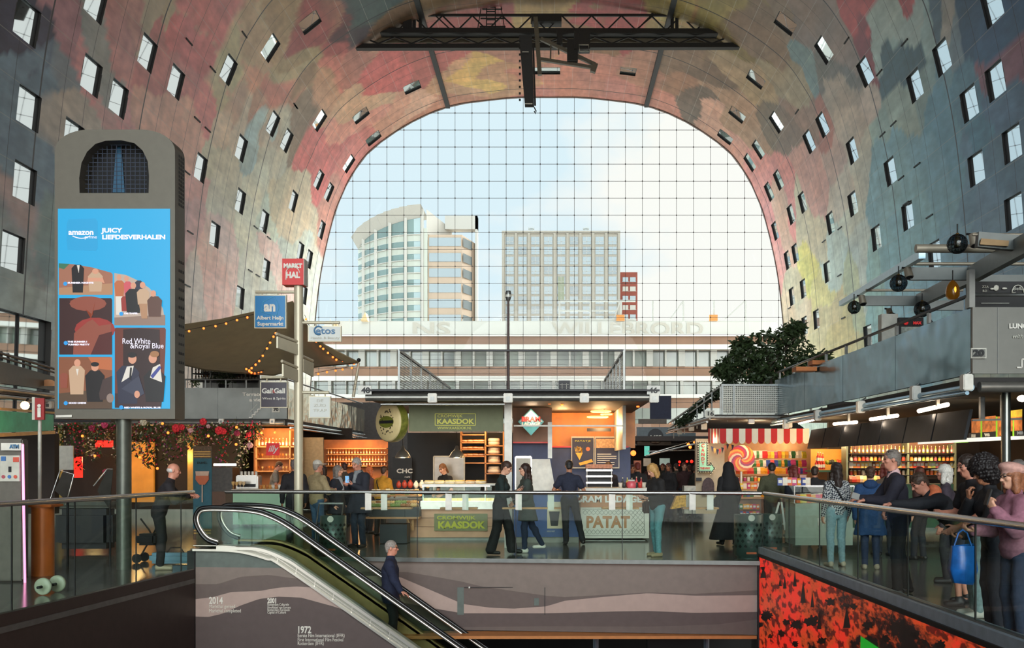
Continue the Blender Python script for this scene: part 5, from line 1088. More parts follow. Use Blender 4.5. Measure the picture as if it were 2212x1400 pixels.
# fries counter
fc = thing('fries_counter', 'white fries stall counter with gold lettering and crossed line pattern', 'counter', (PX(1328,21.8), 21.8, 0)); q = fc.location
M_cw = mat('counter_white', (206,202,186), .4, 0, .03)
front_box(1254,1402,1066,1163,21.8,1.0,M_cw,'body',fc); front_box(1262,1394,1167,1176,21.85,.9,mat('plinth_grey',(140,140,130),.5),'plinth',fc); front_box(1252,1403,1055,1066,21.7,1.15,M_white,'counter_top',fc,bev=.01)
front_box(1254,1400,1068,1096,21.78,.03,mat('counter_tan',(176,120,80),.5),'fascia',fc); ftext('BRAM LADAGE', 1316, 1079, 21.76, 19, 140, M_white, fc, b=.008)
M_gold = mat('counter_gold', (172,122,78), .5, noise=0); ftext('PATAT', 1313, 1129, 21.79, 34, 94, M_gold, fc, b=.014)
hx_ = MB(); 
for cx in [1264+9*i for i in range(15)]:
    for cy in (1108,1150): hx_.bar(P(cx-5,cy,21.79)-q, P(cx,cy-6,21.79)-q, .01).bar(P(cx,cy-6,21.79)-q, P(cx+5,cy,21.79)-q, .01).bar(P(cx-5,cy,21.79)-q, P(cx,cy+4,21.79)-q, .008).bar(P(cx,cy+4,21.79)-q, P(cx+5,cy,21.79)-q, .008)
for cx in (1368,1378,1388):
    for cy in (1118,1129,1140): hx_.bar(P(cx-5,cy-6,21.79)-q, P(cx+5,cy+6,21.79)-q, .008).bar(P(cx+5,cy-6,21.79)-q, P(cx-5,cy+6,21.79)-q, .008)
for a, b in (((1258,1100),(1392,1100)),((1392,1100),(1392,1157)),((1392,1157),(1258,1157))): hx_.bar(P(*a,21.79)-q, P(*b,21.79)-q, .012)
hx_.build('line_pattern', mat('line_grey', (150,148,138), .5), fc)
fs = thing('food_warmer', 'steel food warmer with lit shelves on the fries counter', 'food warmer', (PX(1294,22.2), 22.2, PZ(1055,22.2))); q = fs.location
for i, (y0, y1) in enumerate(((1003,1012),(1014,1018),(1027,1031),(1041,1045))): front_box(1266+i*0,1323,y0,y1,22.2,.4,M_steel if i else mat('warmer_top',(190,120,80),.5,0,.3,20),'shelf_plate',fs)
front_box(1268,1321,1012,1052,22.5,.06,M_dark,'back_plate',fs); fm = MB(); [fm.cyl(P(px,1003,22.22)-q, P(px,1054,22.22)-q, .015, n=6) for px in (1268,1321)]; fm.build('uprights', M_steel, fs)
goods('cup', [(200,60,50),(210,200,180),(60,60,60)], line_pts(1336,1395,1054,22.1,7), 'small cup standing on the white fries counter', 'cups on the fries counter', 1.3)
goods('bottle', [(190,60,70),(60,60,60),(180,170,60)], line_pts(1340,1390,1054,22.45,5), 'sauce bottle standing on the white fries counter', 'sauce bottles on the fries counter', .8)
t = thing('pink_tip_jar', 'round pink jar on the white fries counter', 'jar', (PX(1364,22.0), 22.0, PZ(1055,22.0))); MB().lathe((0,0,0), [(0,0),(.09,0),(.1,.03),(.1,.13),(.07,.16)], 14).build('body', mat('pink_glass',(210,90,100),.3), t); MB().lathe((0,0,.16), [(.075,0),(.075,.03),(0,.03)], 14).build('lid', M_white, t)
# ring lamps and spots in the fries stall
rl = thing('ring_lamp', 'stacked glowing ring pendant over the fries counter', 'lamp', (PX(1305,22.6), 22.6, 2.93)); q = rl.location; m_ = MB(); m_.cyl((0,0,0),(0,0,PZ(903,22.6)-q.z), .006, n=5)
m_.build('cord', M_black, rl); 
for px, py, r in ((1307,879,.27),(1298,889,.22),(1310,895,.12),(1291,901,.23)): m_ = MB(); c = P(px,py,22.6)-q; m_.tube([c+Vector((r*math.cos(a),r*math.sin(a),0)) for a in [i*PI/12 for i in range(24)]], .018, 6, True); m_.build('ring', M_warm, rl)
light('POINT', (PX(1300,22.6), 22.9, 2.6), 70, (1,.62,.28), .15); light('POINT', (PX(1215,22.6), 23.0, 2.6), 40, (1,.6,.25), .1); light('POINT', (PX(1150,21.5), 21.2, 2.7), 9, (1,.72,.45), .1)
front_box(1268,1320,925,932,23.2,.06,M_dark,'air_vent',label='dark slim air vent on the wooden wall of the fries stall',cat='vent')
for px, py in ((1125,872),(1187,873),(1214,876),(1378,880)): tag(MB().lathe((0,0,0), [(0,0),(.03,0),(.03,.03),(0,.03)], 10).build('ceiling_spot', M_bulb, loc=P(px,py,20.6)), 'tiny orange spotlight under the middle stall roof', 'spotlight', 'spotlights under the middle stall roof')
# fridge, white slanted screen and blue side counter
t = thing('steel_fridge', 'upright steel fridge behind the woman with long brown hair', 'fridge', (PX(1130,21.9), 21.9, 0)); front_box(1112,1149,985,1160,21.9,.35,M_steel,'case',t,bev=.02); front_box(1115,1146,990,1060,21.88,.03,mat('fridge_door',(120,116,106),.35,.5),'door',t)
m_ = MB(); m_.prism([P(1149,992,21.83),P(1188,992,21.83),P(1201,1066,21.83),P(1150,1066,21.83)], (0,.05,0)); tag(m_.build('hygiene_screen', M_white), 'white slanted screen beside the blue side counter', 'screen')
bc = thing('blue_side_counter', 'blue counter front with a drink poster beside the fries counter', 'counter', (PX(1180,21.3), 21.3, 0)); front_box(1110,1250,1066,1160,21.3,.5,mat('counter_blue',(40,74,130),.45),'body',bc); front_box(1108,1250,1160,1173,21.35,.45,mat('plinth_grey'),'plinth',bc); front_box(1108,1249,1062,1068,21.2,.6,M_white,'counter_top',bc)
front_box(1182,1216,1084,1142,21.28,.02,mat('poster_cream',(204,192,160),.5),'drink_poster',bc); q = bc.location; MB().prism([P(1186,1105,21.27)-q,P(1209,1105,21.27)-q,P(1205,1136,21.27)-q,P(1190,1136,21.27)-q],(0,-.01,0)).build('printed_cup', M_dark, bc); ftext('VERSE FRIET', 1190, 1148, 21.29, 4, 18, M_white, bc)
# cheese counter
cc = thing('cheese_counter', 'pale plank cheese counter with a lit white display and an olive sign', 'counter', (PX(985,21.9), 21.9, 0)); q = cc.location
front_box(878,1092,1100,1161,21.9,1.0,mat('pale_plank',(196,150,118),.6,0,.12,4),'body',cc); front_box(880,1092,1161,1172,21.95,.9,mat('plinth_grey'),'plinth',cc)
front_box(908,1092,1083,1100,21.75,.6,mat('display_white',(236,232,222),.3,emit=.45),'display_ledge',cc); m_ = MB()
for py in (1119,1138): m_.bar(P(880,py,21.89)-q, P(1090,py,21.89)-q, .008)
m_.build('plank_gaps', mat('gap_brown',(96,66,50),.8), cc)
front_box(938,1053,1110,1147,21.85,.03,mat('sign_olive_grey',(124,124,84),.6),'sign_board',cc); ftext('CROMWIJK', 985, 1119, 21.83, 11, 84, mat('sign_lime',(178,178,46),.5,noise=0), cc, b=.003); ftext('KAASDOK', 996, 1135, 21.83, 20, 102, mat('sign_lime'), cc, b=.01)
front_box(912,1090,1045,1049,21.8,.5,M_white,'glass_shelf',cc); front_box(912,1058,1049.5,1051,21.82,.05,M_tube,'light_strip',cc); m_ = MB(); [m_.bar(P(px,1048,21.82)-q, P(px,1084,21.82)-q, .02) for px in (914,1048,1088)]; m_.build('uprights', M_steel, cc)
front_box(912,1090,1050,1082,21.78,.01,M_clear,'display_glass',cc)
light('AREA', (PX(990,22.1), 22.05, PZ(1053,22.1)), 14, (1,.93,.8), 1.6, rot=(0,0,0), sy=.3)
goods('wedge', [(226,200,120),(214,180,90),(232,216,160)], line_pts(918,1086,1083,22.0,14)+line_pts(918,1086,1083,22.2,14), 'yellow cheese wedge in the lit glass display', 'cheese wedges in the counter display', .95)
goods('wheel', [(214,170,80),(200,140,60),(222,190,110)], line_pts(916,1050,1045,22.0,6), 'small cheese wheel on top of the glass display', 'small cheese wheels on top of the display', .75)
# side table with packets, bread and a lit ledge
bt = thing('bread_counter', 'dark tray counter of bread and packets on a wooden bracket', 'counter', (PX(850,21.5), 21.5, 0)); q = bt.location
front_box(795,876,1096,1117,21.4,.8,mat('tray_black',(30,30,30),.5),'tray',bt,bev=.02); front_box(876,905,1096,1117,21.4,.42,mat('tray_black'),'tray',bt); front_box(790,905,1117,1121,21.38,.45,M_wood,'ledge',bt); front_box(800,905,1070,1073,21.9,.5,M_wood,'upper_shelf',bt); m_ = MB(); m_.bar(P(892,1121,21.6)-q,P(892,1146,21.6)-q,.05).bar(P(892,1146,21.6)-q,P(880,1121,21.6)-q,.04); m_.build('bracket', M_wood, bt)
front_box(820,879,1133,1174,21.0,.5,M_dark,'cool_box',label='dark square bin under the bread counter',cat='box')
goods('loaf', [(190,140,80),(206,170,110),(150,100,56),(120,140,70)], line_pts(800,900,1096,21.6,9)+line_pts(800,900,1090,21.9,9), 'small bread roll in the dark tray beside the cheese counter', 'bread rolls in the dark tray', 1.0)
goods('bag', [(205,170,110),(180,120,70),(214,196,150),(120,130,70)], line_pts(802,905,1071,22.1,10), 'small packet on the shelf above the bread tray', 'packets above the bread tray', .8)
goods('box', [(220,210,190),(190,120,60),(140,50,40)], line_pts(835,912,1071,22.3,8), 'small carton behind the packets at the cheese stall', 'cartons behind the packets at the cheese stall', .9)
goods('sack', [(226,214,190),(214,180,130),(170,60,40)], line_pts(855,930,1055,22.5,6), 'white paper bag of cheese on the stall corner', 'paper bags on the cheese stall corner', .9)
# wooden shelves with cheeses
sh = thing('cheese_shelf', 'tall wooden shelf holding cheese wheels at the back of the stall', 'shelf', (PX(1040,24.6), 24.6, 0)); q = sh.location
for py in (938,955,970,985,999): front_box(995,1046,py,py+2.5,24.6,.45,M_wood,'shelf_board',sh)
for px in (994,1047,1086): front_box(px,px+3,932,1075,24.6,.45,M_wood,'upright',sh)
for py in (962,981,1000,1022): front_box(1048,1086,py,py+2.5,24.6,.45,M_wood,'shelf_board',sh)
for py in (955,970,985): goods('wheel', [(206,130,44),(220,150,60),(190,110,36)], line_pts(998,1045,py,24.8,4), 'orange cheese wheel on the tall wooden shelf', 'orange cheese wheels on the wooden shelf', .62)
for py in (962,981,1000,1022): goods('wheel', [(226,214,196),(214,196,180)], [(PX(1067,24.8),24.8,PZ(py,24.8)+dz) for dz in (0,.075)], 'flat white cheese wheel stacked on the end shelf', 'white cheese wheels on the end shelf', 1.0)
light('AREA', (PX(1040,24.3), 24.0, 2.7), 26, (1,.6,.28), .5, rot=(.5,0,0)); light('POINT', (PX(930,23), 23.0, 2.2), 16, (1,.66,.36), .2)
for px, lab in ((870,'grey metal dome lamp over the bread counter'), (987,'grey metal dome lamp over the cheese display')):
    t = thing('dome_lamp', lab, 'lamp', (PX(px,21.9), 21.9, PZ(989,21.9))); MB().lathe((0,0,0), [(.17,0),(.165,.04),(.12,.12),(.05,.18),(.03,.26),(0,.27)], 20).build('shade', mat('lamp_zinc',(150,146,136),.3,.7), t); MB().cyl((0,0,.26),(0,0,2.93-PZ(989,21.9)), .008, n=5).build('cord', M_black, t); MB().ball((0,0,.05), .045, 10).build('bulb', mat('bulb_white',(255,240,210),.4,noise=0,emit=12), t); light('POINT', (0,0,-.02), 14, (1,.85,.6), .05, parent=t)
t = thing('glass_cabinet', 'tall glass cabinet behind the cheese seller', 'cabinet', (PX(970,24.0), 24.0, 0)); front_box(937,1003,986,1075,24.0,.02,mat('cabinet_glass',(150,146,136),.2,0,.1),'front_glass',t); m_ = MB(); [m_.bar(P(a,986,23.98)-t.location,P(a,1075,23.98)-t.location,.03) for a in (937,1003)]; m_.bar(P(937,986,23.98)-t.location,P(1003,986,23.98)-t.location,.03); m_.build('frame', M_offwhite, t)
t = thing('chalk_sign', 'black board with white letters hanging behind the bread counter', 'sign', (PX(868,25.2), 25.2, PZ(1036,25.2))); front_box(848,890,988,1036,25.2,.04,M_black,'board',t); ftext('CHC', 874, 1018, 25.2, 13, 34, M_white, t, b=.004); ftext('CAFE', 880, 1031, 25.2, 5, 12, M_white, t)
# ------------------------------------------------------------------ the tall advertising screen
YT2 = 15.8
tt = thing('advertising_totem', 'tall grey advertising totem with a bright blue film poster display on one thick post', 'advertising display', (PX(256,YT2), YT2, 0)); q = tt.location
M_tot = mat('totem_grey', (98,94,84), .5, .3, .05)
def rounded(px0, px1, py0, py1, Y, r, n=8, top_only=True):
    """outline in pixels with rounded upper corners"""
    o = [(px0,py1)]; o += [(px0+r-r*math.cos(a*PI/2/n), py0+r*.62-r*.62*math.sin(a*PI/2/n)) for a in range(n+1)]; o += [(px1-r+r*math.sin(a*PI/2/n), py0+r*.62-r*.62*math.cos(a*PI/2/n)) for a in range(n+1)]; o += [(px1,py1)]; return o
hole = [(172,417),(171,385),(176,352),(188,328),(206,311),(228,304),(262,303),(290,309),(308,325),(319,348),(322,380),(321,417)]
out = rounded(118,378,280,905,YT2,74)
# front with the arch-shaped opening: built as a bridge between outline and hole
bm = bmesh.new(); vo = [bm.verts.new(P(a,b,YT2)-q) for a, b in out]; vh = [bm.verts.new(P(a,b,YT2)-q) for a, b in hole]
eo = [bm.edges.new((vo[i], vo[(i+1) % len(vo)])) for i in range(len(vo))]; eh = [bm.edges.new((vh[i], vh[(i+1) % len(vh)])) for i in range(len(vh))]
bmesh.ops.triangle_fill(bm, edges=eo+eh, use_beauty=True); ret = bmesh.ops.extrude_face_region(bm, geom=bm.faces[:]); bmesh.ops.translate(bm, verts=[v for v in ret['geom'] if isinstance(v, bmesh.types.BMVert)], vec=(0,.42,0)); bmesh.ops.recalc_face_normals(bm, faces=bm.faces[:])
me = bpy.data.meshes.new('case'); bm.to_mesh(me); bm.free(); me.materials.append(M_tot); o = bpy.data.objects.new('case', me); COL.objects.link(o); o.parent = tt
vs = MB(); 
for i in range(13):
    for j in range(3):
        for (za, zb) in ((330,435),(560,800)):
            py = lerp(za, zb, i/12); x = PX(378,YT2)-q.x; vs.box(x, x+.006, .16+j*.085, .205+j*.085, PZ(py,YT2)-q.z-.02, PZ(py,YT2)-q.z+.02)
vs.build('side_vent_grille', M_black, tt)
gr = MB()
for i in range(1, 15): px = 171+i*10.1; gr.bar(P(px,306 if 200 < px < 295 else 330,YT2+.2)-q, P(px,417,YT2+.2)-q, .008)
for i in range(1, 12): py = 304+i*9.4; w = 4 if i > 4 else 30-6*i; gr.bar(P(172+w,py,YT2+.2)-q, P(321-w,py,YT2+.2)-q, .008)
gr.build('opening_grid', mat('grid_navy', (44,56,76), .6, 0), tt)
MB().box(PX(173,YT2)-q.x, PX(321,YT2)-q.x, .36, .40, PZ(417,YT2)-q.z, PZ(304,YT2)-q.z).build('opening_back', mat('opening_dark', (10,11,16), .7), tt)
MB().cyl((0,.2,0), (0,.2,PZ(903,YT2)), .115, n=20).build('post', mat('post_green_grey', (84,88,80), .4, .4), tt)
MB().prism([P(244,416,YT2+.34)-q, P(270,416,YT2+.34)-q, P(262,308,YT2+.34)-q, P(252,308,YT2+.34)-q], (0,-.01,0)).build('blue_reflection', mat('blue_strip', (30,84,116), .3), tt)
# the display: blue field and generic film pictures
def emat(name, c, e=.9): return mat(name, tuple(v*.15 for v in c), .3, noise=0, emit=e*1.25, ecol=c)
Yd = YT2-.015; E_blue = emat('screen_blue', (30,172,228), .8)
def dpoly(pts, m, name, off=0.0): return MB().prism([P(a,b,Yd-off)-q for a, b in pts], (0,.008,0)).build(name, m, tt)
disp = dpoly([(125,883),(125,451),(367,451),(367,883)], E_blue, 'display')
def pic(name, pts, layers):
    """a picture tile with simple painted shapes as its own pieces"""
    base = dpoly(pts, layers[0], name, .006)
    for i, (lm_, pl) in enumerate(layers[1:]):
        m_ = MB(); m_.prism([P(a,b,Yd-.010-.0015*i)-q for a, b in pl], (0,.001,0)); m_.build('picture_shape', lm_, base)
    return base
el_ = lambda cx, cy, rx, ry, n=14: [(cx+rx*math.cos(i*2*PI/n), cy+ry*math.sin(i*2*PI/n)) for i in range(n)]
def body_(cx, top, w, bot): return [(cx-w*.5,bot),(cx-w*.62,top+w*.35),(cx-w*.3,top),(cx+w*.3,top),(cx+w*.62,top+w*.35),(cx+w*.5,bot)]
E = lambda n, c, e=.75: emat('pic_'+n, c, e)
skn = E('skin',(224,160,130)); skd = E('skin_dim',(150,78,60)); blk = E('black',(22,18,22)); dgr = E('dark_red',(56,22,22)); wht = E('white',(232,226,214)); tan_ = E('tan',(186,140,104)); org = E('orange',(196,110,66)); nav = E('navy',(42,44,66)); red_ = E('red',(160,50,44)); cream = E('cream',(206,172,140)); grn = E('green',(60,120,90))
pic('film_picture', [(127,637),(127,569),(160,571),(200,578),(240,589),(243,593),(243,633),(239,637)], [E('peach',(168,112,88)), (grn,[(127,578),(127,569),(150,570),(138,582)]), (tan_,[(127,637),(127,622),(243,612),(243,637)]), (blk,body_(168,572,22,632)), (wht,[(166,573),(172,573),(170,590)]), (cream,body_(206,588,26,630)), (skn,el_(206,586,7,6)), (skn,[(190,600),(222,600),(226,612),(216,608),(196,608),(188,612)])])
pic('film_picture', [(128,766),(128,644),(240,644),(242,648),(242,763),(239,766)], [dgr, (skd,el_(190,656,40,16)), (skd,[(150,650),(185,668),(200,680),(196,688),(206,650)]), (red_,el_(205,712,44,26)), (skd,[(158,766),(160,720),(188,696),(200,690),(214,704),(240,700),(242,766)]), (E('shadow_red',(84,28,26)),[(196,766),(214,724),(242,716),(242,766)])])
pic('film_picture', [(127,883),(127,771),(238,771),(242,775),(242,883)], [E('dusk',(140,84,56)), (org,[(190,772),(242,772),(242,800),(206,796)]), (E('road',(92,70,52)),[(127,883),(127,850),(242,838),(242,883)]), (cream,body_(166,790,28,852)), (skn,el_(167,784,7,8)), (wht,[(164,797),(170,797),(167,812)]), (blk,body_(205,800,34,868)), (skn,el_(205,793,8,9)), (blk,el_(205,787,9,5)), (E('car',(70,52,50)),[(214,850),(222,820),(242,812),(242,862),(216,864)]), (E('tyre',(150,130,120)),el_(238,860,8,10)), (skd,body_(138,806,14,838))])
pic('film_picture', [(247,701),(247,590),(272,594),(298,606),(322,622),(340,642),(352,668),(357,701),(355,703),(249,703)], [E('studio',(196,176,160)), (E('studio_floor',(150,124,110)),[(247,703),(247,686),(357,680),(357,703)]), (org,body_(258,606,18,640)), (skn,el_(257,599,5,6)), (wht,[(250,640),(264,640),(263,680),(251,680)]), (E('pink',(214,90,100)),body_(276,608,14,640)), (skn,el_(273,602,5,6)), (nav,body_(300,606,14,640)), (red_,body_(270,640,14,672)), (blk,body_(288,624,28,676)), (skn,el_(288,617,6,7)), (cream,body_(309,624,22,658)), (skn,el_(308,616,6,7)), (tan_,[(300,656),(318,656),(318,688),(306,688)]), (E('brown',(96,62,50)),body_(334,640,26,684)), (skn,el_(331,634,6,7))])
pic('film_picture', [(248,881),(248,710),(250,708),(356,708),(358,712),(357,760),(354,820),(348,881)], [E('drape',(110,50,36)), (E('drape_dark',(46,20,20)),[(266,881),(266,712),(300,709),(345,712),(346,881)]), (E('armchair',(60,34,36)),[(248,881),(248,850),(352,846),(348,881)]), (nav,body_(276,790,40,872)), (skn,el_(286,775,9,11)), (blk,el_(285,767,10,6)), (wht,[(274,792),(289,790),(284,812),(262,826)]), (blk,[(281,794),(285,794),(283,822),(279,818)]), (E('suit_blue',(60,64,84)),[(262,840),(300,812),(312,850),(300,858)]), (blk,body_(334,800,38,868)), (skn,el_(330,774,9,11)), (E('fair_hair',(168,118,74)),el_(334,765,10,7)), (wht,[(330,794),(346,786),(350,826),(324,816)]), (E('sash',(60,70,150)),[(344,790),(349,794),(330,818),(325,812)]), (skn,el_(296,852,6,8))])
def dtext(s, px, py, h, w, m=None, al='CENTER', b=0.0, name='lettering'):
    return text(s, h*Yd/KF, (PX(px,Yd)-q.x, Yd-.028-q.y, PZ(py,Yd)-q.z), m or wht, tt, name, width=w*Yd/KF if w else None, align=al, bold=b, extrude=.001)
E_txt = emat('screen_white', (236,232,250), .95)
dpoly([(146,540),(144,520),(144,484),(148,474),(206,472),(211,478),(211,536),(207,542)], emat('screen_blue_tile', (36,166,222), .78), 'logo_tile', .004)
dtext('amazon', 177, 503, 17, 54, E_txt, b=.004); dtext('prime', 198, 513, 10, 26, E_txt)
m_ = MB(); m_.tube([P(157+38*t_, 510+5*math.sin(PI*t_), Yd-.03)-q for t_ in np.linspace(0,1,9)], .008, 5); m_.build('swoosh', E_txt, tt)
dtext('JUICY', 222, 499, 13, 46, E_txt, al='LEFT', b=.004); dtext('LIEFDESVERHALEN', 222, 513.5, 13, 136, E_txt, al='LEFT', b=.004)
dtext('Red White', 296, 738, 17, 60, E_txt); dtext('&Royal Blue', 319, 748, 17, 72, E_txt)
for s, px, py, w in (('SUMMER NIGHTS',148,612,56),("THE SUMMER I",148,739,42),('TURNED PRETTY',148,745,48),('DE TAFEL',270,678,30),('GOOD OMENS',150,871,38),('RED WHITE & ROYAL BLUE',270,881,78)):
    dtext(s, px, py, 4.6, w, E_txt, al='LEFT', b=.002)
for px, py in ((141,613),(142,741),(262,678),(142,871),(262,880)):
    MB().add([P(px+4.5*math.cos(i*PI/6), py+4.5*math.sin(i*PI/6), Yd-.03)-q for i in range(12)], [tuple(range(12))]).build('blue_tick', emat('tick_blue', (40,150,220), .9), tt)
MB().prism([P(121,902,Yd)-q, P(156,901,Yd)-q, P(156,896,Yd)-q, P(121,897,Yd)-q], (0,-.01,0)).build('maker_plate', M_white, tt)
# ------------------------------------------------------------------ signpost
YS = 19.2
sp = thing('signpost', 'cream signpost carrying several hanging shop signs and a red cube on top', 'signpost', (PX(645,YS), YS, 0)); q = sp.location
M_post = mat('signpost_cream', (196,188,164), .4, .2, .04)
MB().cyl((0,0,0), (0,0,PZ(618,YS)), .085, n=20).build('pole', M_post, sp); MB().cyl((0,0,0),(0,0,.03), .2, n=20).build('base_plate', M_post, sp)
c_ = P(637,590,YS)-q; cube = MB().box(c_.x-.205, c_.x+.205, -.30, .0, c_.z-.25, c_.z+.25, Matrix.Translation((0,.15,0))).build('red_cube', [mat('cube_red', (205,44,44), .5, noise=0)], sp)
MB().box(c_.x+.205, c_.x+.215, -.15, .15, c_.z-.25, c_.z+.25).build('cube_side', mat('cube_white_side', (205,200,190), .5), sp)
for s, dy, h_, w in (('MARKT',12,12,40),('HAL',-8,18,30)):
    text(s, h_*YS/KF, (c_.x, -.155, c_.z+dy*YS/KF), M_white, sp, width=w*YS/KF, bold=.008)
m_ = MB(); m_.tube([Vector((c_.x+.13*math.cos(a), -.158, c_.z-.03+.12*math.sin(a))) for a in [i*PI/10 for i in range(11)]], .009, 5); m_.tube([(c_.x-.13,-.158,c_.z-.03),(c_.x-.13,-.158,c_.z-.16)], .009, 5); m_.build('arch_mark', M_white, sp)
def hsign(px0, px1, py0, py1, arm_py, m, name, side, parts):
    b = front_box(px0, px1, py0, py1, YS-.05, .07, M_post, name, sp); front_box(px0+2, px1-2, py0+2, py1-2, YS-.065, .02, m, name+'_face', sp)
    a = MB(); xa = PX(px0+3 if side < 0 else px1-3, YS)-q.x; a.cyl((xa,0,PZ(arm_py,YS)), (0,0,PZ(arm_py,YS)), .03, n=10)
    for f_ in (.25,.75): xx = lerp(PX(px0,YS), PX(px1,YS), f_)-q.x; a.cyl((xx,0,PZ(arm_py,YS)), (xx,0,PZ(py0,YS)), .014, n=6)
    a.build('arm', M_post, sp)
    for s, px, py, h_, w, mm, bb in parts: ftext(s, px, py, YS-.07, h_, w, mm, sp, b=bb)
M_ahb = mat('supermarket_blue', (12,118,178), .4, noise=0); M_et = mat('sign_face_white', (196,200,196), .4, noise=0); M_gg = mat('sign_plum', (54,46,58), .4, noise=0); M_eb = mat('sign_text_blue', (60,110,150), .5, noise=0)
hsign(549, 618, 637, 709, 631, M_ahb, 'supermarket_sign', -1, [('an', 583, 663, 30, 25, M_white, .012), ('Albert Heijn', 584, 687, 11, 58, M_white, .003), ('Supermarkt', 584, 700, 11, 56, M_white, .003)])
m_ = MB(); pts = [P(a,b,YS-.072)-q for a, b in ((564,673),(569,652),(592,640),(603,661),(598,680),(586,681),(564,673))]; m_.tube(pts, .005, 4); m_.build('logo_outline', mat('logo_pale_blue', (90,180,215), .5, noise=0), sp)
hsign(665, 737, 704, 738, 697, M_et, 'drugstore_sign', 1, [('etos', 703, 715, 20, 42, M_eb, .003), ('Health & Beauty', 702, 730, 7, 62, M_offwhite, 0)])
m_ = MB(); m_.tube([P(688+9*math.cos(a), 714+9*math.sin(a), YS-.075)-q for a in [1+i*.42 for i in range(12)]], .016, 6); m_.build('swirl_mark', M_eb, sp)
hsign(562, 621, 824, 881, 815, M_gg, 'wine_shop_sign', -1, [('Gall', 578, 845, 15, 24, M_white, .004), ('Gall', 604, 845, 15, 24, M_white, .004), ('&', 591, 846, 10, 8, mat('sign_red'), 0), ('Wines & Spirits', 592, 861, 7, 50, M_white, 0)])
hsign(667, 714, 856, 903, 848, M_et, 'cafe_sign', 1, [('DE', 691, 866, 9, 14, M_offwhite, 0), ('ZUID', 691, 876, 9, 26, M_offwhite, 0), ('TRAP', 691, 887, 9, 30, M_offwhite, 0)])
# signs seen almost edge-on
for (a, b, c, d) in (((597,727),(643,744),(643,768),(597,752)), ((609,786),(643,800),(643,826),(609,813)), ((653,775),(675,785),(674,814),(653,803))):
    yy = [YS-.8, YS-.05] if a[0] < 640 else [YS+.05, YS+1.1]
    p0, p1 = (P(a[0],a[1],YS-.6), P(b[0],b[1],YS-.05)) if a[0] < 640 else (P(a[0],a[1],YS+.05), P(b[0],b[1],YS+.6)); q0 = P(d[0],d[1],p0.y); q1 = P(c[0],c[1],p1.y)
    m_ = MB(); m_.prism([p0-q, p1-q, q1-q, q0-q], (.03,0,0)); m_.build('side_sign', M_post, sp); m_ = MB(); m_.cyl(p0-q+Vector((0,0,.05)), p1-q+Vector((0,0,.05)), .03, n=8); m_.build('arm', M_post, sp)
# ------------------------------------------------------------------ west gallery and the flower bar
YG = 29.0
wg = thing('terrace_balustrade', 'grey metal terrace front above the flower bar with white writing', 'balustrade', (PX(510,YG), YG, PZ(905,YG))); q = wg.location
front_box(240,620,838,905,YG,.1,M_galv,'panel',wg); m_ = MB()
for px in (398,470,545,585): m_.bar(P(px,838,YG-.01)-q, P(px,905,YG-.01)-q, .012)
m_.build('panel_joints', M_grey, wg); ftext('Terrace with', 524, 852, YG-.01, 10, 68, M_white, wg, al='LEFT', b=.004); ftext('a view', 539, 864, YG-.01, 10, 34, M_white, wg, al='LEFT', b=.004)
st_ = MB(); pp = [(538,902),(545,902),(545,896),(551,896),(551,890),(557,890),(557,884),(563,884),(563,878),(570,878)]
for a, b in zip(pp[:-1], pp[1:]): st_.bar(P(a[0],a[1],YG-.02)-q, P(b[0],b[1],YG-.02)-q, .03)
st_.bar(P(540,890,YG-.02)-q, P(556,873,YG-.02)-q, .01).build('stair_icon', M_white, wg)
front_box(588,604,879,891,YG-.03,.03,M_offwhite,'number_board',wg); ftext('70', 596, 885, YG-.05, 9, 11, M_black, wg, b=.004)
m_ = MB(); m_.cyl(P(240,820,YG)-q, P(620,820,YG)-q, .025, n=8).cyl(P(620,820,YG)-q, P(783,872,41)-q, .025, n=8); [m_.bar(P(px,820,YG)-q, P(px,838,YG)-q, .03) for px in range(400,621,44)]; m_.build('top_rail', M_grey, wg)
XG = PX(620,YG)
shy = bpy.data.materials.new('shiny_rippled_metal'); shy.use_nodes = True; _nt = shy.node_tree; _b = _nt.nodes['Principled BSDF']; _b.inputs['Metallic'].default_value = .95; _b.inputs['Roughness'].default_value = .14; _b.inputs['Base Color'].default_value = (.9,.88,.72,1)
_tc = _nt.nodes.new('ShaderNodeTexCoord'); _nz = _nt.nodes.new('ShaderNodeTexNoise'); _nz.inputs['Scale'].default_value = 1.2; _bp = _nt.nodes.new('ShaderNodeBump'); _bp.inputs['Strength'].default_value = .5; _bp.inputs['Distance'].default_value = .12; _nt.links.new(_tc.outputs['Object'], _nz.inputs['Vector']); _nt.links.new(_nz.outputs[0], _bp.inputs['Height']); _nt.links.new(_bp.outputs[0], _b.inputs['Normal'])
MB().box(XG-q.x-.08, XG-q.x, .02, 12, 0, PZ(838,YG)-q.z).build('side_panel', shy, wg)
wr = thing('west_gallery_roof', 'dark roof slab over the flower bar with a pipe along its edge', 'roof', (PX(430,YG-.3), YG-.3, 2.85)); q = wr.location
MB().box(PX(60,YG)-q.x, XG-q.x, .1, 12, -.05, .14).build('deck', mat('soffit_dark', (34,30,28), .7), wr)
MB().cyl((PX(60,YG)-q.x,0,.02),(XG-q.x,0,.02), .085, n=14).build('edge_pipe', mat('pipe_grey'), wr); m_ = MB(); m_.cyl((XG-q.x,.3,.0),(XG-q.x+.02,12.2,.0), .05, n=10).cyl((XG-q.x+.1,.3,-.12),(XG-q.x+.12,12.2,-.12), .03, n=10); m_.build('side_pipes', M_steel, wr)
for px in (480,590): clampbox(px, 908, YG-.3, wr, .8)
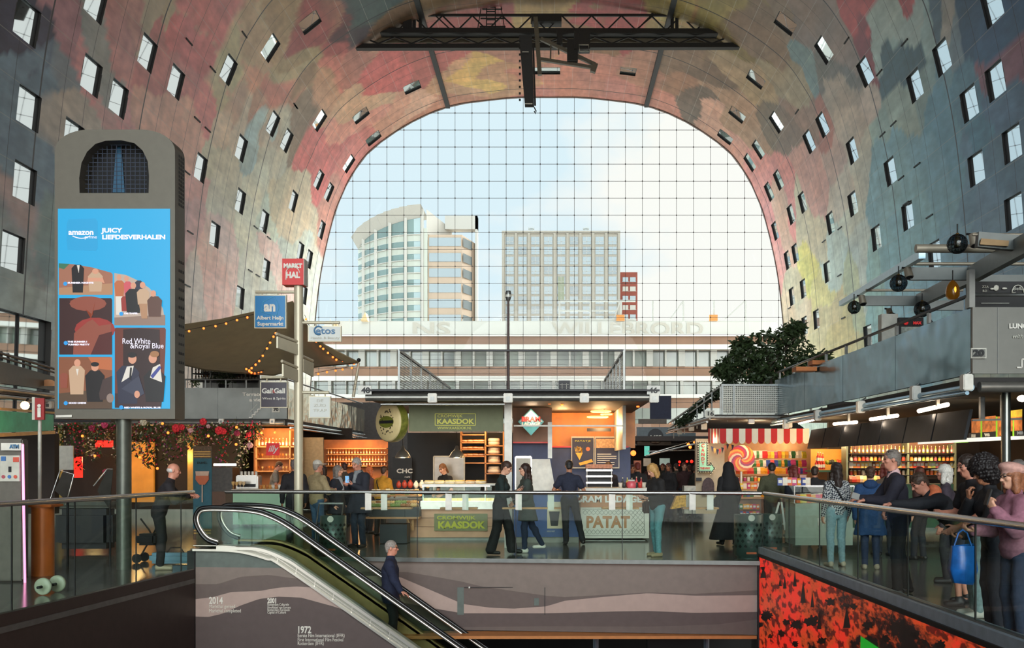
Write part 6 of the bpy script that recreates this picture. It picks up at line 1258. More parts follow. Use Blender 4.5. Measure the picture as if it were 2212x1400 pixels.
# sail canopy
sc = thing('shade_sail', 'large olive fabric shade sail over the west terrace', 'canopy', P(560,760,31)); q = sc.location
def sail(u, v):
    """u along from west to the mast, v from the upper edge to the lower edge"""
    top = [(150,782,34),(398,702,33),(480,690,32.5),(560,672,32),(632,652,31.5),(660,700,31.6),(700,745,31.8),(776,784,32)]; bot = [(150,792,28),(398,790,28),(440,800,27.8),(500,806,27.6),(590,812,27.5),(640,800,28.5),(700,792,30.5),(776,785,32)]
    k = u*(len(top)-1); i = min(int(k), len(top)-2); f = k-i; a = P(*top[i]).lerp(P(*top[i+1]), f); b = P(*bot[i]).lerp(P(*bot[i+1]), f); m = a.lerp(b, v); m.z -= .35*math.sin(PI*v)*math.sin(PI*min(1,u)); m.z += .06*math.sin(u*26)*math.sin(PI*v); return m-q
m_ = MB(); NU, NV = 42, 12; vs_ = [sail(i/NU, j/NV) for i in range(NU+1) for j in range(NV+1)]; off = Vector((0,0,.03))
fs_ = [(i*(NV+1)+j, (i+1)*(NV+1)+j, (i+1)*(NV+1)+j+1, i*(NV+1)+j+1) for i in range(NU) for j in range(NV)]
m_.add(vs_, fs_, True); m_.add([v+off for v in vs_], fs_, True); m_.build('fabric', mat('sail_olive', (112,98,70), .8, 0, .08, 3), sc)
m_ = MB(); m_.tube([sail(i/NU,0) for i in range(NU+1)], .03, 6); m_.build('hem', mat('sail_hem', (140,124,94), .8), sc)
t = thing('sail_mast', 'slim light mast holding the tip of the shade sail', 'mast', P(763,858,32)); m_ = MB(); m_.cyl((0,0,0), P(775,784,32)-t.location, .05, .04, 10); m_.build('pole', M_post, t); MB().ball(P(775,778,32)-t.location, .07, 8).build('cap', M_dark, t)
def string_lights(name, label, pts, n, group=None, r=.035):
    r *= .72
    t = thing('string_lights', label, 'string lights', pts[0]); q = Vector(pts[0]); sm_ = smooth([Vector(p)-q for p in pts], 8); m_ = MB(); m_.tube(sm_, .008, 4); m_.build('cable', M_black, t)
    for i in range(n): p = sm_[int((i+.5)/n*(len(sm_)-1))]; MB().ball(p-Vector((0,0,.05)), r, 7).build('bulb', M_bulb, t)
string_lights('a', 'string of glowing bulbs along the upper hem of the shade sail', [P(398,714,30),P(440,706,30),P(480,698,30),P(512,688,30),P(548,679,30)], 6, r=.05)
string_lights('a', 'string of glowing bulbs hanging from the supermarket sign over the shade sail', [P(598,712,27),P(588,728,27),P(575,752,27),P(560,776,27),P(545,790,27),P(535,800,27)], 9, r=.045)
string_lights('a', 'string of glowing bulbs running to the sail mast', [P(658,680,31),P(680,730,31),P(705,756,31.2),P(735,778,31.6),P(775,784,32)], 12, r=.05)
string_lights('a', 'low string of bulbs hanging under the sail tip', [P(680,806,33),P(710,800,33),P(740,795,33),P(772,790,33)], 5, r=.05)
string_lights('a', 'short string of bulbs above the terrace bar', [P(530,792,27.5),P(548,803,27.6),P(570,800,27.7)], 6, r=.045)
# terrace bar with bottles, plants
tb = thing('terrace_bar', 'dark terrace bar shelf full of bottles under the shade sail', 'bar shelf', P(490,838,31)); q = tb.location
for py in (790,806,822): front_box(415,560,py,py+2,31,.4,M_dark,'shelf_board',tb)
m_ = MB(); [m_.bar(P(px,782,31)-q, P(px,838,31)-q, .04) for px in (415,455,500,530,560)]; m_.box(PX(440,31.6)-q.x,PX(560,31.6)-q.x,.5,.6,0,.75); m_.build('bar_frame', M_grey, tb)
for py in (806,822): goods('bottle', [(60,50,40),(120,70,30),(40,60,50),(200,190,170)], line_pts(420,556,py,31.2,22), 'small bottle on the dark terrace bar shelf', 'bottles on the terrace bar', .75)
def bush(name, label, c, r, n, m, seed=1, leaf=.09, squash=.8, group=None, cat='plant', parts=True):
    rr_ = random.Random(seed); t = thing(name, label, cat, c, group=group); mb = MB()
    for i in range(n):
        a, b = rr_.uniform(0,2*PI), rr_.uniform(-1,1); k = r*(rr_.random()**.4); p = Vector((k*math.sqrt(1-b*b)*math.cos(a), k*math.sqrt(1-b*b)*math.sin(a), k*b*squash)); d = Vector((rr_.uniform(-1,1),rr_.uniform(-1,1),rr_.uniform(-.6,.9))).normalized(); s_ = d.cross(Vector((rr_.uniform(-1,1),rr_.uniform(-1,1),rr_.uniform(-1,1)))).normalized(); L_ = leaf*rr_.uniform(.7,1.4)
        mb.add([p, p+d*L_*.5+s_*L_*.24, p+d*L_, p+d*L_*.5-s_*L_*.24], [(0,1,2,3)])
    mb.build('foliage', m, t); return t
M_leaf = mat('leaf_dark', (40,58,34), .6, 0, .3, 5); M_leaf2 = mat('leaf_mid', (66,86,48), .6, 0, .3, 5)
b_ = bush('potted_shrub', 'dark potted shrub on the west terrace above the flower bar', P(483,812,29.5), .36, 420, M_leaf, 3); MB().lathe((0,0,-.52), [(.12,0),(.16,.26),(.14,.26)], 10).build('pot', M_dark, b_)
b_ = bush('potted_shrub', 'low potted shrub at the edge of the west terrace near the totem', P(420,828,29.4), .16, 140, M_leaf2, 4, .06)
# west stall nearest to us: gallery panel, pipe, green sign
wt_ = thing('west_side_gallery', 'dark metal gallery front with a thin railing beside the tall shop window', 'balustrade', P(0,828,17)); q = wt_.location
A_ = lambda px, py: P(px, py, lerp(15.8, 20.3, (px+40)/158))-q
m_ = MB(); m_.prism([A_(-40,768), A_(118,814), A_(118,844), A_(-40,822)], (-.08,.02,0)); m_.build('panel', mat('gallery_dark', (70,74,72), .4, .5), wt_)
m_ = MB(); m_.cyl(A_(-40,751), A_(118,797), .025, n=8).cyl(A_(-40,760), A_(118,805), .02, n=8); [m_.bar(A_(px,760+px*.3-2), A_(px+1,779+px*.31), .035) for px in (2,17,50,64,100)]; m_.build('railing', M_dark, wt_)
m_ = MB(); m_.cyl(A_(-40,836), A_(118,855), .05, n=10).cyl(A_(-40,852), A_(118,868), .04, n=10); m_.build('pipes', M_grey, wt_)
m_ = MB(); m_.prism([A_(-40,846), A_(118,862), A_(118,862)+Vector((-3,.5,0)), A_(-40,846)+Vector((-3,.5,0))], (0,0,.1)); m_.build('soffit', M_black, wt_); clampbox(109,872,19.8,wt_,.8)
gs = thing('green_stall_sign', 'green painted stall sign band beside the red information sign', 'sign', P(0,935,17.2)); q = gs.location
m_ = MB(); G_ = lambda px, py: P(px, py, lerp(16.4, 19.6, (px+40)/158))-q
m_.prism([G_(-40,884), G_(116,896), G_(116,930), G_(-40,936)], (-.05,.02,0)); m_.build('band', mat('sign_jade', (50,150,120), .5, 0, .3, 4, emit=.12, ecol=(60,170,130)), gs); m_ = MB(); m_.prism([G_(-40,919)+Vector((.01,-.02,0)), G_(66,917)+Vector((.01,-.02,0)), G_(72,929)+Vector((.01,-.02,0)), G_(-40,933)+Vector((.01,-.02,0))], (-.01,0,0)); m_.build('coral_stroke', mat('sign_coral', (190,90,80), .5), gs)
m_ = MB(); m_.bar(G_(-40,942), G_(116,934), .06); m_.bar(G_(-40,880), G_(116,892), .04); m_.build('gold_edge', mat('gold_edge', (190,150,80), .4, .3), gs)
t = thing('wall_spotlight', 'bare glowing lamp above the green stall sign', 'lamp', P(54,876,16.8)); MB().ball((0,0,0), .07, 12).build('bulb', mat('hot_bulb', (255,190,120), .4, noise=0, emit=30, ecol=(255,180,110)), t); MB().cyl((0,.0,.03),(0,.1,.12), .02, n=8).build('stem', M_dark, t); light('POINT', (.1,-.12,-.1), 12, (1,.7,.4), .08, parent=t)
t = thing('peach_dome_sign', 'small half round peach sign under the gallery pipe', 'sign', P(104,834,19.5)); MB().add([Vector((.17*math.cos(i*PI/12),0,.13*math.sin(i*PI/12))) for i in range(13)]+[Vector((.17*math.cos(i*PI/12),.03,.13*math.sin(i*PI/12))) for i in range(13)], [tuple(range(13)), tuple(range(25,12,-1))]+[(i,i+1,i+14,i+13) for i in range(12)]).build('plate', mat('peach', (190,140,100), .6), t)
# red information sign, cash machine
t = thing('information_sign', 'red box sign with a white letter i on a grey pole', 'sign', (PX(83,15.6), 15.6, 0)); q = t.location
front_box(75,95,860,907,15.6,.04,mat('info_red',(150,34,34),.5,noise=0),'sign_box',t); front_box(69,75,858,907,15.6,.16,M_offwhite,'box_side',t); ftext('i', 85, 888, 15.59, 40, 8, M_white, t, b=.01, name='letter'); MB().cyl((-.02,.08,0),(-.02,.08,PZ(907,15.6)), .028, n=10).build('pole', M_offwhite, t)
t = thing('cash_machine', 'grey cash machine with a pink neon edge behind the glass railing', 'cash machine', (PX(12,14.2), 14.2, 0)); q = t.location
front_box(-60,48,948,1255,14.2,.18,mat('atm_grey',(96,92,84),.5,.2),'cabinet',t,bev=.02); front_box(2,46,957,973,14.15,.06,M_white,'top_sign',t); ftext('ATM', 31, 965, 14.14, 11, 20, M_eb, t, b=.004); front_box(0,42,984,1040,14.17,.03,M_offwhite,'instruction_plate',t)
m_ = MB(); 
for i, px in enumerate((7,20,33)): MB().add([P(px+4*math.cos(k*PI/6),1030+4*math.sin(k*PI/6),14.16)-q for k in range(12)], [tuple(range(12))]).build('round_mark', mat('mark%d' % i, [(160,70,80),(60,110,170),(200,80,60)][i], .5), t)
front_box(2,12,986,996,14.16,.01,mat('mark1'),'card_mark',t); front_box(28,40,988,998,14.16,.01,mat('mark2'),'card_mark',t); front_box(18,24,1008,1020,14.16,.01,M_black,'hand_symbol',t)
m_ = MB(); m_.cyl(P(49,960,14.18)-q, P(54,1265,14.18)-q, .018, n=8); m_.build('neon_edge', mat('neon_pink', (255,150,200), .4, noise=0, emit=1.6, ecol=(250,150,200)), t)
# bar counter, carts and stands behind the west railing
t = thing('wooden_counter', 'orange brown wooden counter beside the cash machine', 'counter', (PX(78,14.9), 14.9, 0)); m_ = MB(); m_.cyl((0,.2,0),(0,.2,1.04), .16, n=24); m_.box(-.22,.22,0,.4,1.04,1.08,bev=.01); m_.build('body', mat('copper_wood', (200,108,48), .4, .1, .15, 3), t)
for px in (92,123):
    t = thing('trolley_disc', 'pale round disc on the floor %s' % ('behind the glass railing near the cash machine' if px == 92 else 'beside the other pale disc, half hidden'), 'wheel', (PX(px,12.8 if px == 92 else 13.1), 12.8 if px == 92 else 13.1, .115)); MB().lathe((0,0,0), [(0,.03),(.03,.03),(.03,.01),(.09,.01),(.11,.0),(.11,-.03),(0,-.03)], 24, Matrix.Rotation(PI/2,3,'X')).build('disc', mat('disc_pale', (176,182,160), .4), t); MB().cyl((0,-.12,0),(0,.0,0), .02, n=8).build('axle', M_dark, t)
for i, (px, lab) in enumerate(((140,'slanted glass panel stand with a steel rim next to the cash machine'), (232,'slanted glass panel stand with a steel rim beside the totem post'))):
    t = thing('panel_stand', lab, 'stand', P(px,1180,16.3)); q = t.location; q0 = (lambda a, b: P(px+a, b, 16.3)-q); m_ = MB(); m_.tube([q0(-35,1090),q0(-10,1016),q0(20,1025),q0(2,1090)] if i == 0 else [q0(-30,1050),q0(0,1013),q0(12,1014)], .014, 6)
    m_.build('steel_rim', M_steel, t); m_ = MB(); m_.prism([q0(-22,1060),q0(-5,1020),q0(18,1028),q0(8,1085)] if i == 0 else [q0(-22,1060),q0(-2,1016),q0(12,1016),q0(4,1100)], (0,.01,0)); m_.build('glass_plate', mat('smoky_plate', (52,52,48), .15), t); MB().cyl((0,.1,PZ(1236,16.3)-q.z),q0(0,1060)+Vector((0,.1,0)), .02, n=8).build('leg', M_dark, t)
t = thing('covered_cart', 'low dark covered cart in front of the flower bar', 'cart', (PX(165,18.5), 18.5, 0)); m_ = MB(); m_.box(-.45,.62,0,.6,.1,.85,bev=.12); m_.build('cover', mat('cart_cover', (22,22,24), .5), t); MB().box(-.4,.6,.05,.55,.86,.98,bev=.05).build('top_tray', mat('cart_tray', (66,68,60), .5), t)
# flower bar: warm back wall, hanging flowers, strings
front_box(110,520,912,1100,30.2,.15,mat('bar_back_dark',(40,30,24),.7),'wall_bar_back',kind='structure'); front_box(272,332,955,1085,29.9,.1,mat('bar_amber',(190,130,50),.6,0,.2,2,emit=.25,ecol=(230,150,50)),'wall_bar_amber',kind='structure')  # amber wall glows by itself in place of warm lamplight on it
front_box(520,760,925,1100,36.5,.15,mat('bar_back_dark'),'wall_bar_far',kind='structure')
front_box(650,698,945,1075,30.5,.1,mat('beige_tile',(170,140,96),.6,0,.15,12),'wall_bar_tiles',kind='structure')
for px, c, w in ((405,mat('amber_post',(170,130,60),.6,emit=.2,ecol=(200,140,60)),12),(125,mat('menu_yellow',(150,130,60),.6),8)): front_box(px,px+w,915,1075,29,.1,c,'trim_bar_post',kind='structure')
for (a, b, c_, d, lab) in ((160,177,987,1032,'upright red glowing panel in the flower bar'),(205,243,952,966,'red glowing strip under the hanging flowers')): tag(front_box(a,b,c_,d,28.5,.05,M_red,'red_light_panel'), lab, 'light panel')
t = tag(front_box(118,158,963,1015,27.5,.05,M_offwhite,'notice_board'), 'pale notice sheets on a board in the flower bar', 'board')
rr_ = random.Random(9); fcol = [(186,60,96),(200,150,150),(150,40,70),(206,196,170),(120,60,110),(210,40,50)]
M_fl = [mat('petal_%d' % i, c, .7, 0, .1) for i, c in enumerate(fcol)]
def garland(px, py0, L, seed, Y, label):
    rr2 = random.Random(seed); lab2 = ('long ' if L > .8 else 'short ' if L < .45 else '')+label.replace('flower', ['pink flower','pale rose flower','dark red flower','cream flower','purple flower','bright red flower'][seed % 6], 1); t = thing('hanging_flowers', lab2, 'hanging flowers', P(px,py0,Y), group='flower garlands hanging from the bar roof'); lf_ = MB(); fl_ = MB(); fm_ = seed % 6
    n = int(14+L*38)
    for i in range(n):
        z = -L*i/n; p = Vector((rr2.gauss(0,.05+.05*(1-i/n)), rr2.gauss(0,.05), z)); d = Vector((rr2.uniform(-1,1),rr2.uniform(-1,1),rr2.uniform(-1,.2))).normalized(); s_ = d.cross(Vector((0,0,1))+Vector((.1,.2,0))).normalized(); lf_.add([p, p+d*.08+s_*.036, p+d*.16, p+d*.08-s_*.036], [(0,1,2,3)])
        if rr2.random() < .4: fl_.ball(p+Vector((rr2.gauss(0,.04),-.04,0)), rr2.uniform(.014,.03), 5)
    lf_.build('leaves', M_leaf2 if seed % 3 else M_leaf, t); fl_.build('blossoms', M_fl[fm_], t)
gpx = list(range(126,565,9))
for i, px in enumerate(gpx):
    if 245 < px < 275 and False: continue
    garland(px+rr_.uniform(-3,3), 912+rr_.uniform(-4,8), rr_.choice([.35,.5,.7,1.0,1.25]) if px < 540 else .5, i*7+1, 28.3+rr_.uniform(-.3,.3), 'trailing flower and leaf garland hanging from the bar roof')
for (px, py, r, c) in ((439,911,7,5),(473,930,8,5),(483,932,6,5),(380,925,8,5),(393,923,6,5),(512,936,6,2),(537,939,5,5),(450,921,4,1),(412,930,5,1),(226,918,7,0),(198,925,6,2),(310,912,7,3),(540,962,6,1),(228,1020,6,0),(232,1034,5,1),(226,1045,6,0)):
    t = thing('big_blossom', 'large %s blossom hanging among the bar garlands' % ['pink','pale rose','dark red','cream','purple','bright red'][c], 'flower', P(px,py,27.9), group='large single blossoms of the flower bar'); m_ = MB()
    for k in range(7): a = k*2*PI/7; m_.ball((r*.0062*math.cos(a)*1.3, -.02*(k % 2), r*.0062*math.sin(a)*1.3), r*.0075, 6, (1,.5,1))
    m_.ball((0,-.03,0), r*.006, 6); m_.build('petals', M_fl[c], t)
for i, (px, py) in enumerate(((279,945),(280,988),(302,988),(351,915),(363,935),(178,942),(205,985),(450,942),(511,923),(594,934),(510,960),(340,1012),(565,935))):
    t = thing('hanging_bulb', 'small orange glowing bulb hanging in the flower bar', 'bulb', P(px,py,28.0), group='hanging bulbs of the flower bar'); MB().ball((0,0,0), .04, 8).build('globe', M_bulb, t); MB().cyl((0,0,.03),(0,0,.3), .005, n=4).build('cord', M_black, t)
for px in (200,300,400,520): light('POINT', (PX(px,28.8), 28.9, 1.9), 28, (1,.6,.25), .2)
# illy bar: counter, shelves, sign, machine
t = thing('cafe_counter', 'mint coloured cafe counter front of the coffee bar', 'counter', (PX(560,26.5), 26.5, 0)); front_box(503,617,1063,1133,26.5,1.0,mat('mint_front',(172,206,180),.5,0,.04),'front',t); front_box(500,620,1057,1063,26.4,1.2,M_offwhite,'counter_top',t)
t = tag(front_box(575,603,957,984,27.2,.06,mat('coffee_red',(200,30,34),.5,noise=0,emit=.25,ecol=(220,30,34)),'coffee_sign'), 'small red square coffee brand sign hanging in the bar', 'sign'); ftext('illy', 589, 970, 27.19, 19, 22, M_white, t, b=.004, shear=.3); 
cs = thing('coffee_bar_shelf', 'warm lit wooden shelves of glasses behind the coffee bar', 'shelf', (PX(600,29.6), 29.6, 0))
for py in (964,990,1017): front_box(552,648,py,py+2.5,29.6,.35,M_wood,'shelf_board',cs)
for px in (552,625,646): front_box(px,px+2.5,930,1060,29.6,.35,M_wood,'upright',cs)
front_box(548,650,925,1062,30.0,.06,mat('shelf_amber',(150,90,40),.6,0,.3,3),'back_board',cs)
for py in (964,990,1017): goods('bottle' if py < 980 else 'glass', [(200,120,50),(120,60,30),(210,180,120)], line_pts(556,645,py,29.75,12), 'bottle or glass on the warm lit bar shelf', 'bottles and glasses on the coffee bar shelf', .8, name='bar_glass')
light('AREA', (PX(600,29.4), 29.2, 2.6), 60, (1,.58,.25), 1.2, rot=(.4,0,0)); light('POINT', (PX(565,28), 28, 2.3), 20, (1,.65,.35), .2)
t = thing('coffee_machine', 'steel coffee machine on the cafe counter', 'coffee machine', P(533,1060,27)); MB().box(-.3,.3,0,.4,0,.42,bev=.03).build('body', M_steel, t); MB().box(-.24,.24,-.05,0,.1,.18).build('group_heads', M_dark, t); m_ = MB(); [m_.cyl((x,.2,.42),(x,.2,.52), .035, n=8) for x in (-.2,-.1,0,.1,.2)]; m_.build('stacked_cups', M_white, t)
goods('cup', [(220,214,200),(206,150,80),(190,120,60)], line_pts(560,614,1057,26.7,8)+line_pts(560,614,1057,27.0,8), 'cup on the mint cafe counter', 'cups on the cafe counter', 1.3)
goods('glass', [(206,170,110),(214,190,150)], line_pts(500,530,1057,26.7,4), 'glass on the mint cafe counter beside the coffee machine', 'glasses on the cafe counter', 1.2)
tag(MB().cyl(P(462,1004,27.5), P(510,1004,27.5), .03, n=8).build('tube_lamp', M_tube), 'white tube lamp over the coffee bar cake display', 'lamp')
t = thing('cake_display', 'dark glass display case under the white tube lamp', 'display case', (PX(480,27.3), 27.3, 0)); front_box(440,502,1010,1062,27.3,.6,mat('case_dark',(50,44,38),.3,0,.4,12),'case',t); front_box(440,502,1062,1150,27.3,.6,mat('wood_dark',(90,60,40),.5),'base',t)
# wine bar further back, lit bottles
wb = thing('wine_shelf', 'bright orange lit bottle shelves of the wine bar behind the phone man', 'shelf', (PX(760,33.0), 33.0, 0))
for py in (968,981,996,1006): front_box(704,835,py,py+1.6,33.0,.3,M_wood,'shelf_board',wb)
front_box(700,838,950,1075,33.4,.06,mat('shelf_amber'),'back_board',wb)
for py in (981,996,1006): goods('bottle', [(190,90,30),(210,120,50),(120,60,30),(220,170,90)], line_pts(706,834,py,33.15,20), 'small bottle on the orange lit wine shelves', 'bottles on the wine shelves', .55)
light('AREA', (PX(775,32.6), 32.3, 2.3), 60, (1,.5,.18), 1.4, rot=(.5,0,0)); light('POINT', (PX(778,32.7), 32.7, 1.75), 22, (1,.5,.2), .15)
# standing beer banner
t = thing('beer_banner', 'narrow teal standing banner printed with a large glass of beer', 'banner', (PX(437,19.6), 19.6, 0)); q = t.location; q = t.location
front_box(417,457,968,1166,19.6,.03,mat('banner_teal',(28,84,98),.6),'sheet',t); front_box(417,457,964,990,19.59,.02,mat('banner_band',(90,70,50),.6,0,.4,40),'top_band',t); front_box(417,457,1142,1166,19.59,.02,mat('banner_band'),'foot_band',t); m_ = MB(); [m_.bar(P(419,py,19.58)-q,P(455,py,19.58)-q,.02) for py in (976,981,986,1146,1152)]; m_.build('gold_stripe', mat('gold_edge'), t)
m_ = MB(); bw = lambda u: (15*math.sin(min(1,u*1.25)*PI*.55+.25)); m_.prism([P(437-16+2*(1-abs(.3-k)),1018+30*k,19.57)-q for k in (0,.3,.6)]+[P(431,1047,19.57)-q,P(443,1047,19.57)-q]+[P(437+16-2*(1-abs(.3-k)),1018+30*k,19.57)-q for k in (.6,.3,0)], (0,-.008,0)); m_.build('printed_beer', mat('beer_amber',(180,90,50),.5), t)
m_ = MB(); m_.prism([P(422,1018,19.56)-q,P(452,1018,19.56)-q,P(450,1028,19.56)-q,P(424,1028,19.56)-q],(0,-.008,0)).bar(P(437,1047,19.57)-q,P(437,1085,19.57)-q,.02); m_.build('printed_foam', mat('foam_pale',(190,160,140),.5), t); ftext('DUVEL', 437, 1000, 19.58, 7, 22, M_black, t); MB().box(-.2,.2,-.1,.15,0,.03).build('foot', M_grey, t)
# ceiling/back of west row
front_box(60,240,870,912,24,.2,M_black,'wall_west_fill',kind='structure'); front_box(-60,118,936,1110,21.5,.2,mat('bar_back_dark'),'wall_west_stall',kind='structure')
# ------------------------------------------------------------------ east stalls: stall 20 with its terrace
YR0, YR1 = 14.0, 26.3; XR = PX(2097,YR0)
def R_(px, py): 
    """a point on the long side face of the east stall"""
    y = XR*KF/(px-VX); return Vector((XR, y, PZ(py, y)))
blue = bpy.data.materials.new('blue_rippled_metal'); blue.use_nodes = True; _nt = blue.node_tree; _b = _nt.nodes['Principled BSDF']; _b.inputs['Metallic'].default_value = .85; _b.inputs['Roughness'].default_value = .2; _b.inputs['Base Color'].default_value = (.10,.19,.26,1)
_tc = _nt.nodes.new('ShaderNodeTexCoord'); _mp = _nt.nodes.new('ShaderNodeMapping'); _mp.inputs['Scale'].default_value = (1,.8,1.2); _nz = _nt.nodes.new('ShaderNodeTexNoise'); _nz.inputs['Scale'].default_value = .9; _bp = _nt.nodes.new('ShaderNodeBump'); _bp.inputs['Strength'].default_value = .45; _bp.inputs['Distance'].default_value = .15; _nt.links.new(_tc.outputs['Object'], _mp.inputs[0]); _nt.links.new(_mp.outputs[0], _nz.inputs['Vector']); _nt.links.new(_nz.outputs[0], _bp.inputs['Height']); _nt.links.new(_bp.outputs[0], _b.inputs['Normal'])
tb = thing('terrace_balustrade', 'long blue rippled metal balustrade of the east terrace with its grey end panel', 'balustrade', (XR, YR0, 2.97)); q = tb.location
zt = PZ(665,YR0); zb_ = PZ(808,YR0)
for i in range(4):
    y0, y1 = lerp(YR0,YR1,i/4), lerp(YR0,YR1,(i+1)/4); MB().box(0,.06, y0-q.y+.01, y1-q.y-.01, zb_-q.z, zt-q.z).build('side_panel', blue, tb)
MB().box(.0,3.2,-.06,0, zb_-q.z, zt-q.z).build('end_panel', mat('panel_warm_grey', (112,112,106), .5, .3, .05), tb)
m_ = MB(); [m_.bar((x,-.065,zb_-q.z), (x,-.065,zt-q.z), .008) for x in (.35,.75,1.15)]; m_.build('panel_joints', M_grey, tb)
rl_ = MB(); zr_ = PZ(637,YR0)-q.z; rl_.tube([(0,YR1-YR0-.3,zr_),(0,0,zr_),(1.6,0,zr_+.0)], .028, 8)
for i in range(9): y = lerp(.05, YR1-YR0-.6, i/8); rl_.box(-.02,.02,y,y+.09,zt-q.z,zr_)
rl_.box(-.04,.04,-.05,.05,zt-q.z,PZ(583,YR0)-q.z); rl_.build('handrail', M_grey, tb)
front_box(2098,2131,752,774,YR0-.1,.03,M_offwhite,'number_board',tb); front_box(2100,2129,754,772,YR0-.11,.02,mat('panel_warm_grey'),'number_field',tb); ftext('20', 2114, 763, YR0-.12, 18, 24, M_black, tb, b=.006)
ftext('LUNCH', 2179, 705, YR0-.07, 14, 50, M_white, tb, al='LEFT', b=.004); ftext('with a view', 2185, 727, YR0-.07, 13, 62, M_offwhite, tb, al='LEFT', shear=.35)
m_ = MB(); 
for a, b in (((2196,794),(2207,794)),((2207,794),(2207,776)),((2207,776),(2222,776)),((2222,776),(2222,760))): m_.bar(P(a[0],a[1],YR0-.07)-q, P(b[0],b[1],YR0-.07)-q, .02)
m_.build('stair_icon', M_white, tb)
er = thing('east_stall_roof', 'dark roof slab over the east stalls with pipes along its edge', 'roof', (XR, YR0, 2.75)); q = er.location
MB().box(.05,9,.02,YR1-YR0,.02,.16).build('deck', mat('soffit_dark'), er)
m_ = MB(); m_.cyl((-.0,0,.02),(0,YR1-YR0+.2,.05), .055, n=12).cyl((-.05,0,-.06),(-.05,YR1-YR0+.2,-.03), .03, n=10); m_.build('side_pipes', mat('pipe_blue_grey',(120,150,168),.25,.7), er)
MB().cyl((.1,-.05,.02),(3.2,-.05,.02), .075, n=14).build('front_pipe', mat('pipe_grey'), er)
for px, py in ((2097,818),(1985,842),(1866,873),(1772,892),(1703,912)):
    y = XR*KF/(px-VX); p = Vector((XR-.06,y,PZ(py,y)))-q; MB().box(p.x-.07,p.x+.07,p.y-.08,p.y+.08,p.z-.17,p.z+.06,bev=.015).build('speaker_box', M_white, er); MB().cyl(p+Vector((0,0,.06)),p+Vector((.1,0,.12)), .015, n=6).build('arm', M_grey, er)
# pergola frame above the east terrace
pg = thing('pergola_frame', 'steel frame of beams and pipes above the east terrace', 'frame', (XR+.5, 14, 3.9)); q = pg.location; G = lambda px, py, y: P(px,py,y)-q
M_pg = mat('frame_taupe', (150,142,126), .45, .4, .05); M_beam = mat('beam_grey', (104,108,106), .45, .5, .05)
m_ = MB(); m_.cyl(G(1978,537,14.5), G(2230,537,14.5), .062, n=16); m_.build('big_pipe', M_pg, pg)
m_ = MB(); m_.bar(G(2140,1,14)*0+G(1817,656,24), G(1992,550,15.2), .10, .12); m_.build('gutter', mat('gutter_blue', (130,156,170), .3, .6), pg)
for a, b, r in (((1975,570,16),(2230,570,16),.028),((1870,627,20),(2080,627,20),.028),((2100,507,13.3),(2230,507,13.3),.02)):
    m_ = MB(); m_.cyl(G(*a), G(*b), r, n=8); m_.build('tie_pipe', M_pg, pg)
for a, b, w, h in (((1965,592,16),(2100,592,16),.08,.20),((2100,606,16),(2240,606,16),.08,.17),((1867,650,20.5),(1985,650,20.5),.08,.20),((1985,660,20.5),(2080,660,20.5),.08,.2),((2110,518,13.3),(2240,530,13.3),.1,.2)):
    m_ = MB(); m_.bar(G(*a), G(*b), w, h); m_.build('cross_beam', M_beam, pg)
m_ = MB(); m_.bar(G(1985,650,20.5), G(2098,595,16), .12, .26); m_.bar(G(2098,595,16), G(2240,515,12.4), .12, .26); m_.build('slanted_beam', M_beam, pg)
for px, y in ((2098,16),(1986,20.5)): m_ = MB(); m_.box(G(px,0,y).x-.05,G(px,0,y).x+.05,y-q.y-.05,y-q.y+.05,-.1,PZ(586 if y < 18 else 640,y)-q.z); m_.build('column', M_pg, pg)
m_ = MB(); m_.prism([G(2120,515,13.2),G(2180,520,13.2),G(2178,532,13.2),G(2117,528,13.2)], (0,.02,0)); m_.build('tag_board', mat('tag_brown',(150,120,80),.6), pg)
def spot(px, py, y, s, label, m):
    t = thing('spotlight', label, 'spotlight', P(px,py,y)); MB().cyl((0,0,0),(.02*s,-.05,-.22*s), .085*s, .1*s, 14).build('housing', m, t); MB().cyl((.02*s,-.051,-.221*s),(.02*s,-.055,-.235*s), .08*s, n=14).build('lens', M_black, t); MB().cyl((0,0,0),(-.1*s,.05,.02), .018, n=6).build('bracket', M_dark, t)
spot(2102,507,14.2,.75,'beige spotlight clamped above the big pipe', M_pg); spot(1960,580,16,.7,'beige spotlight at the end of the long tie pipe', M_pg); spot(1861,640,20,.75,'pale spotlight at the lower end of the blue gutter', M_pg); spot(1920,668,21,.7,'pale spotlight pointing sideways over the terrace handrail', M_pg)
def wire_lamp(px, py, y, s, label):
    t = thing('globe_lamp', label, 'lamp', P(px,py,y)); r = .16*s; m_ = MB()
    for k in range(7): a = k*PI/7; m_.tube([Vector((r*math.sin(b)*math.cos(a), r*math.sin(b)*math.sin(a), r*math.cos(b))) for b in [i*PI/8-PI*.0 for i in range(17)]], .004, 4)
    for z in (-.6,-.2,.2,.6): m_.tube([Vector((r*math.sqrt(1-z*z)*math.cos(b), r*math.sqrt(1-z*z)*math.sin(b), r*z)) for b in [i*PI/8 for i in range(16)]], .004, 4, True)
    m_.build('wire_cage', M_dark, t); MB().ball((0,0,0), r*.98, 14).build('smoked_glass', glass('smoked_globe', (150,165,172), .06, .05, 1.2), t); MB().lathe((0,0,r*.3), [(.05*s,-.1*s),(.06*s,0),(.03*s,.12*s),(0,.14*s)], 10).build('socket', mat('brass_socket',(120,90,40),.4,.6), t); MB().cyl((0,0,r),(0,0,r+.14), .01, n=5).build('cord', M_black, t)
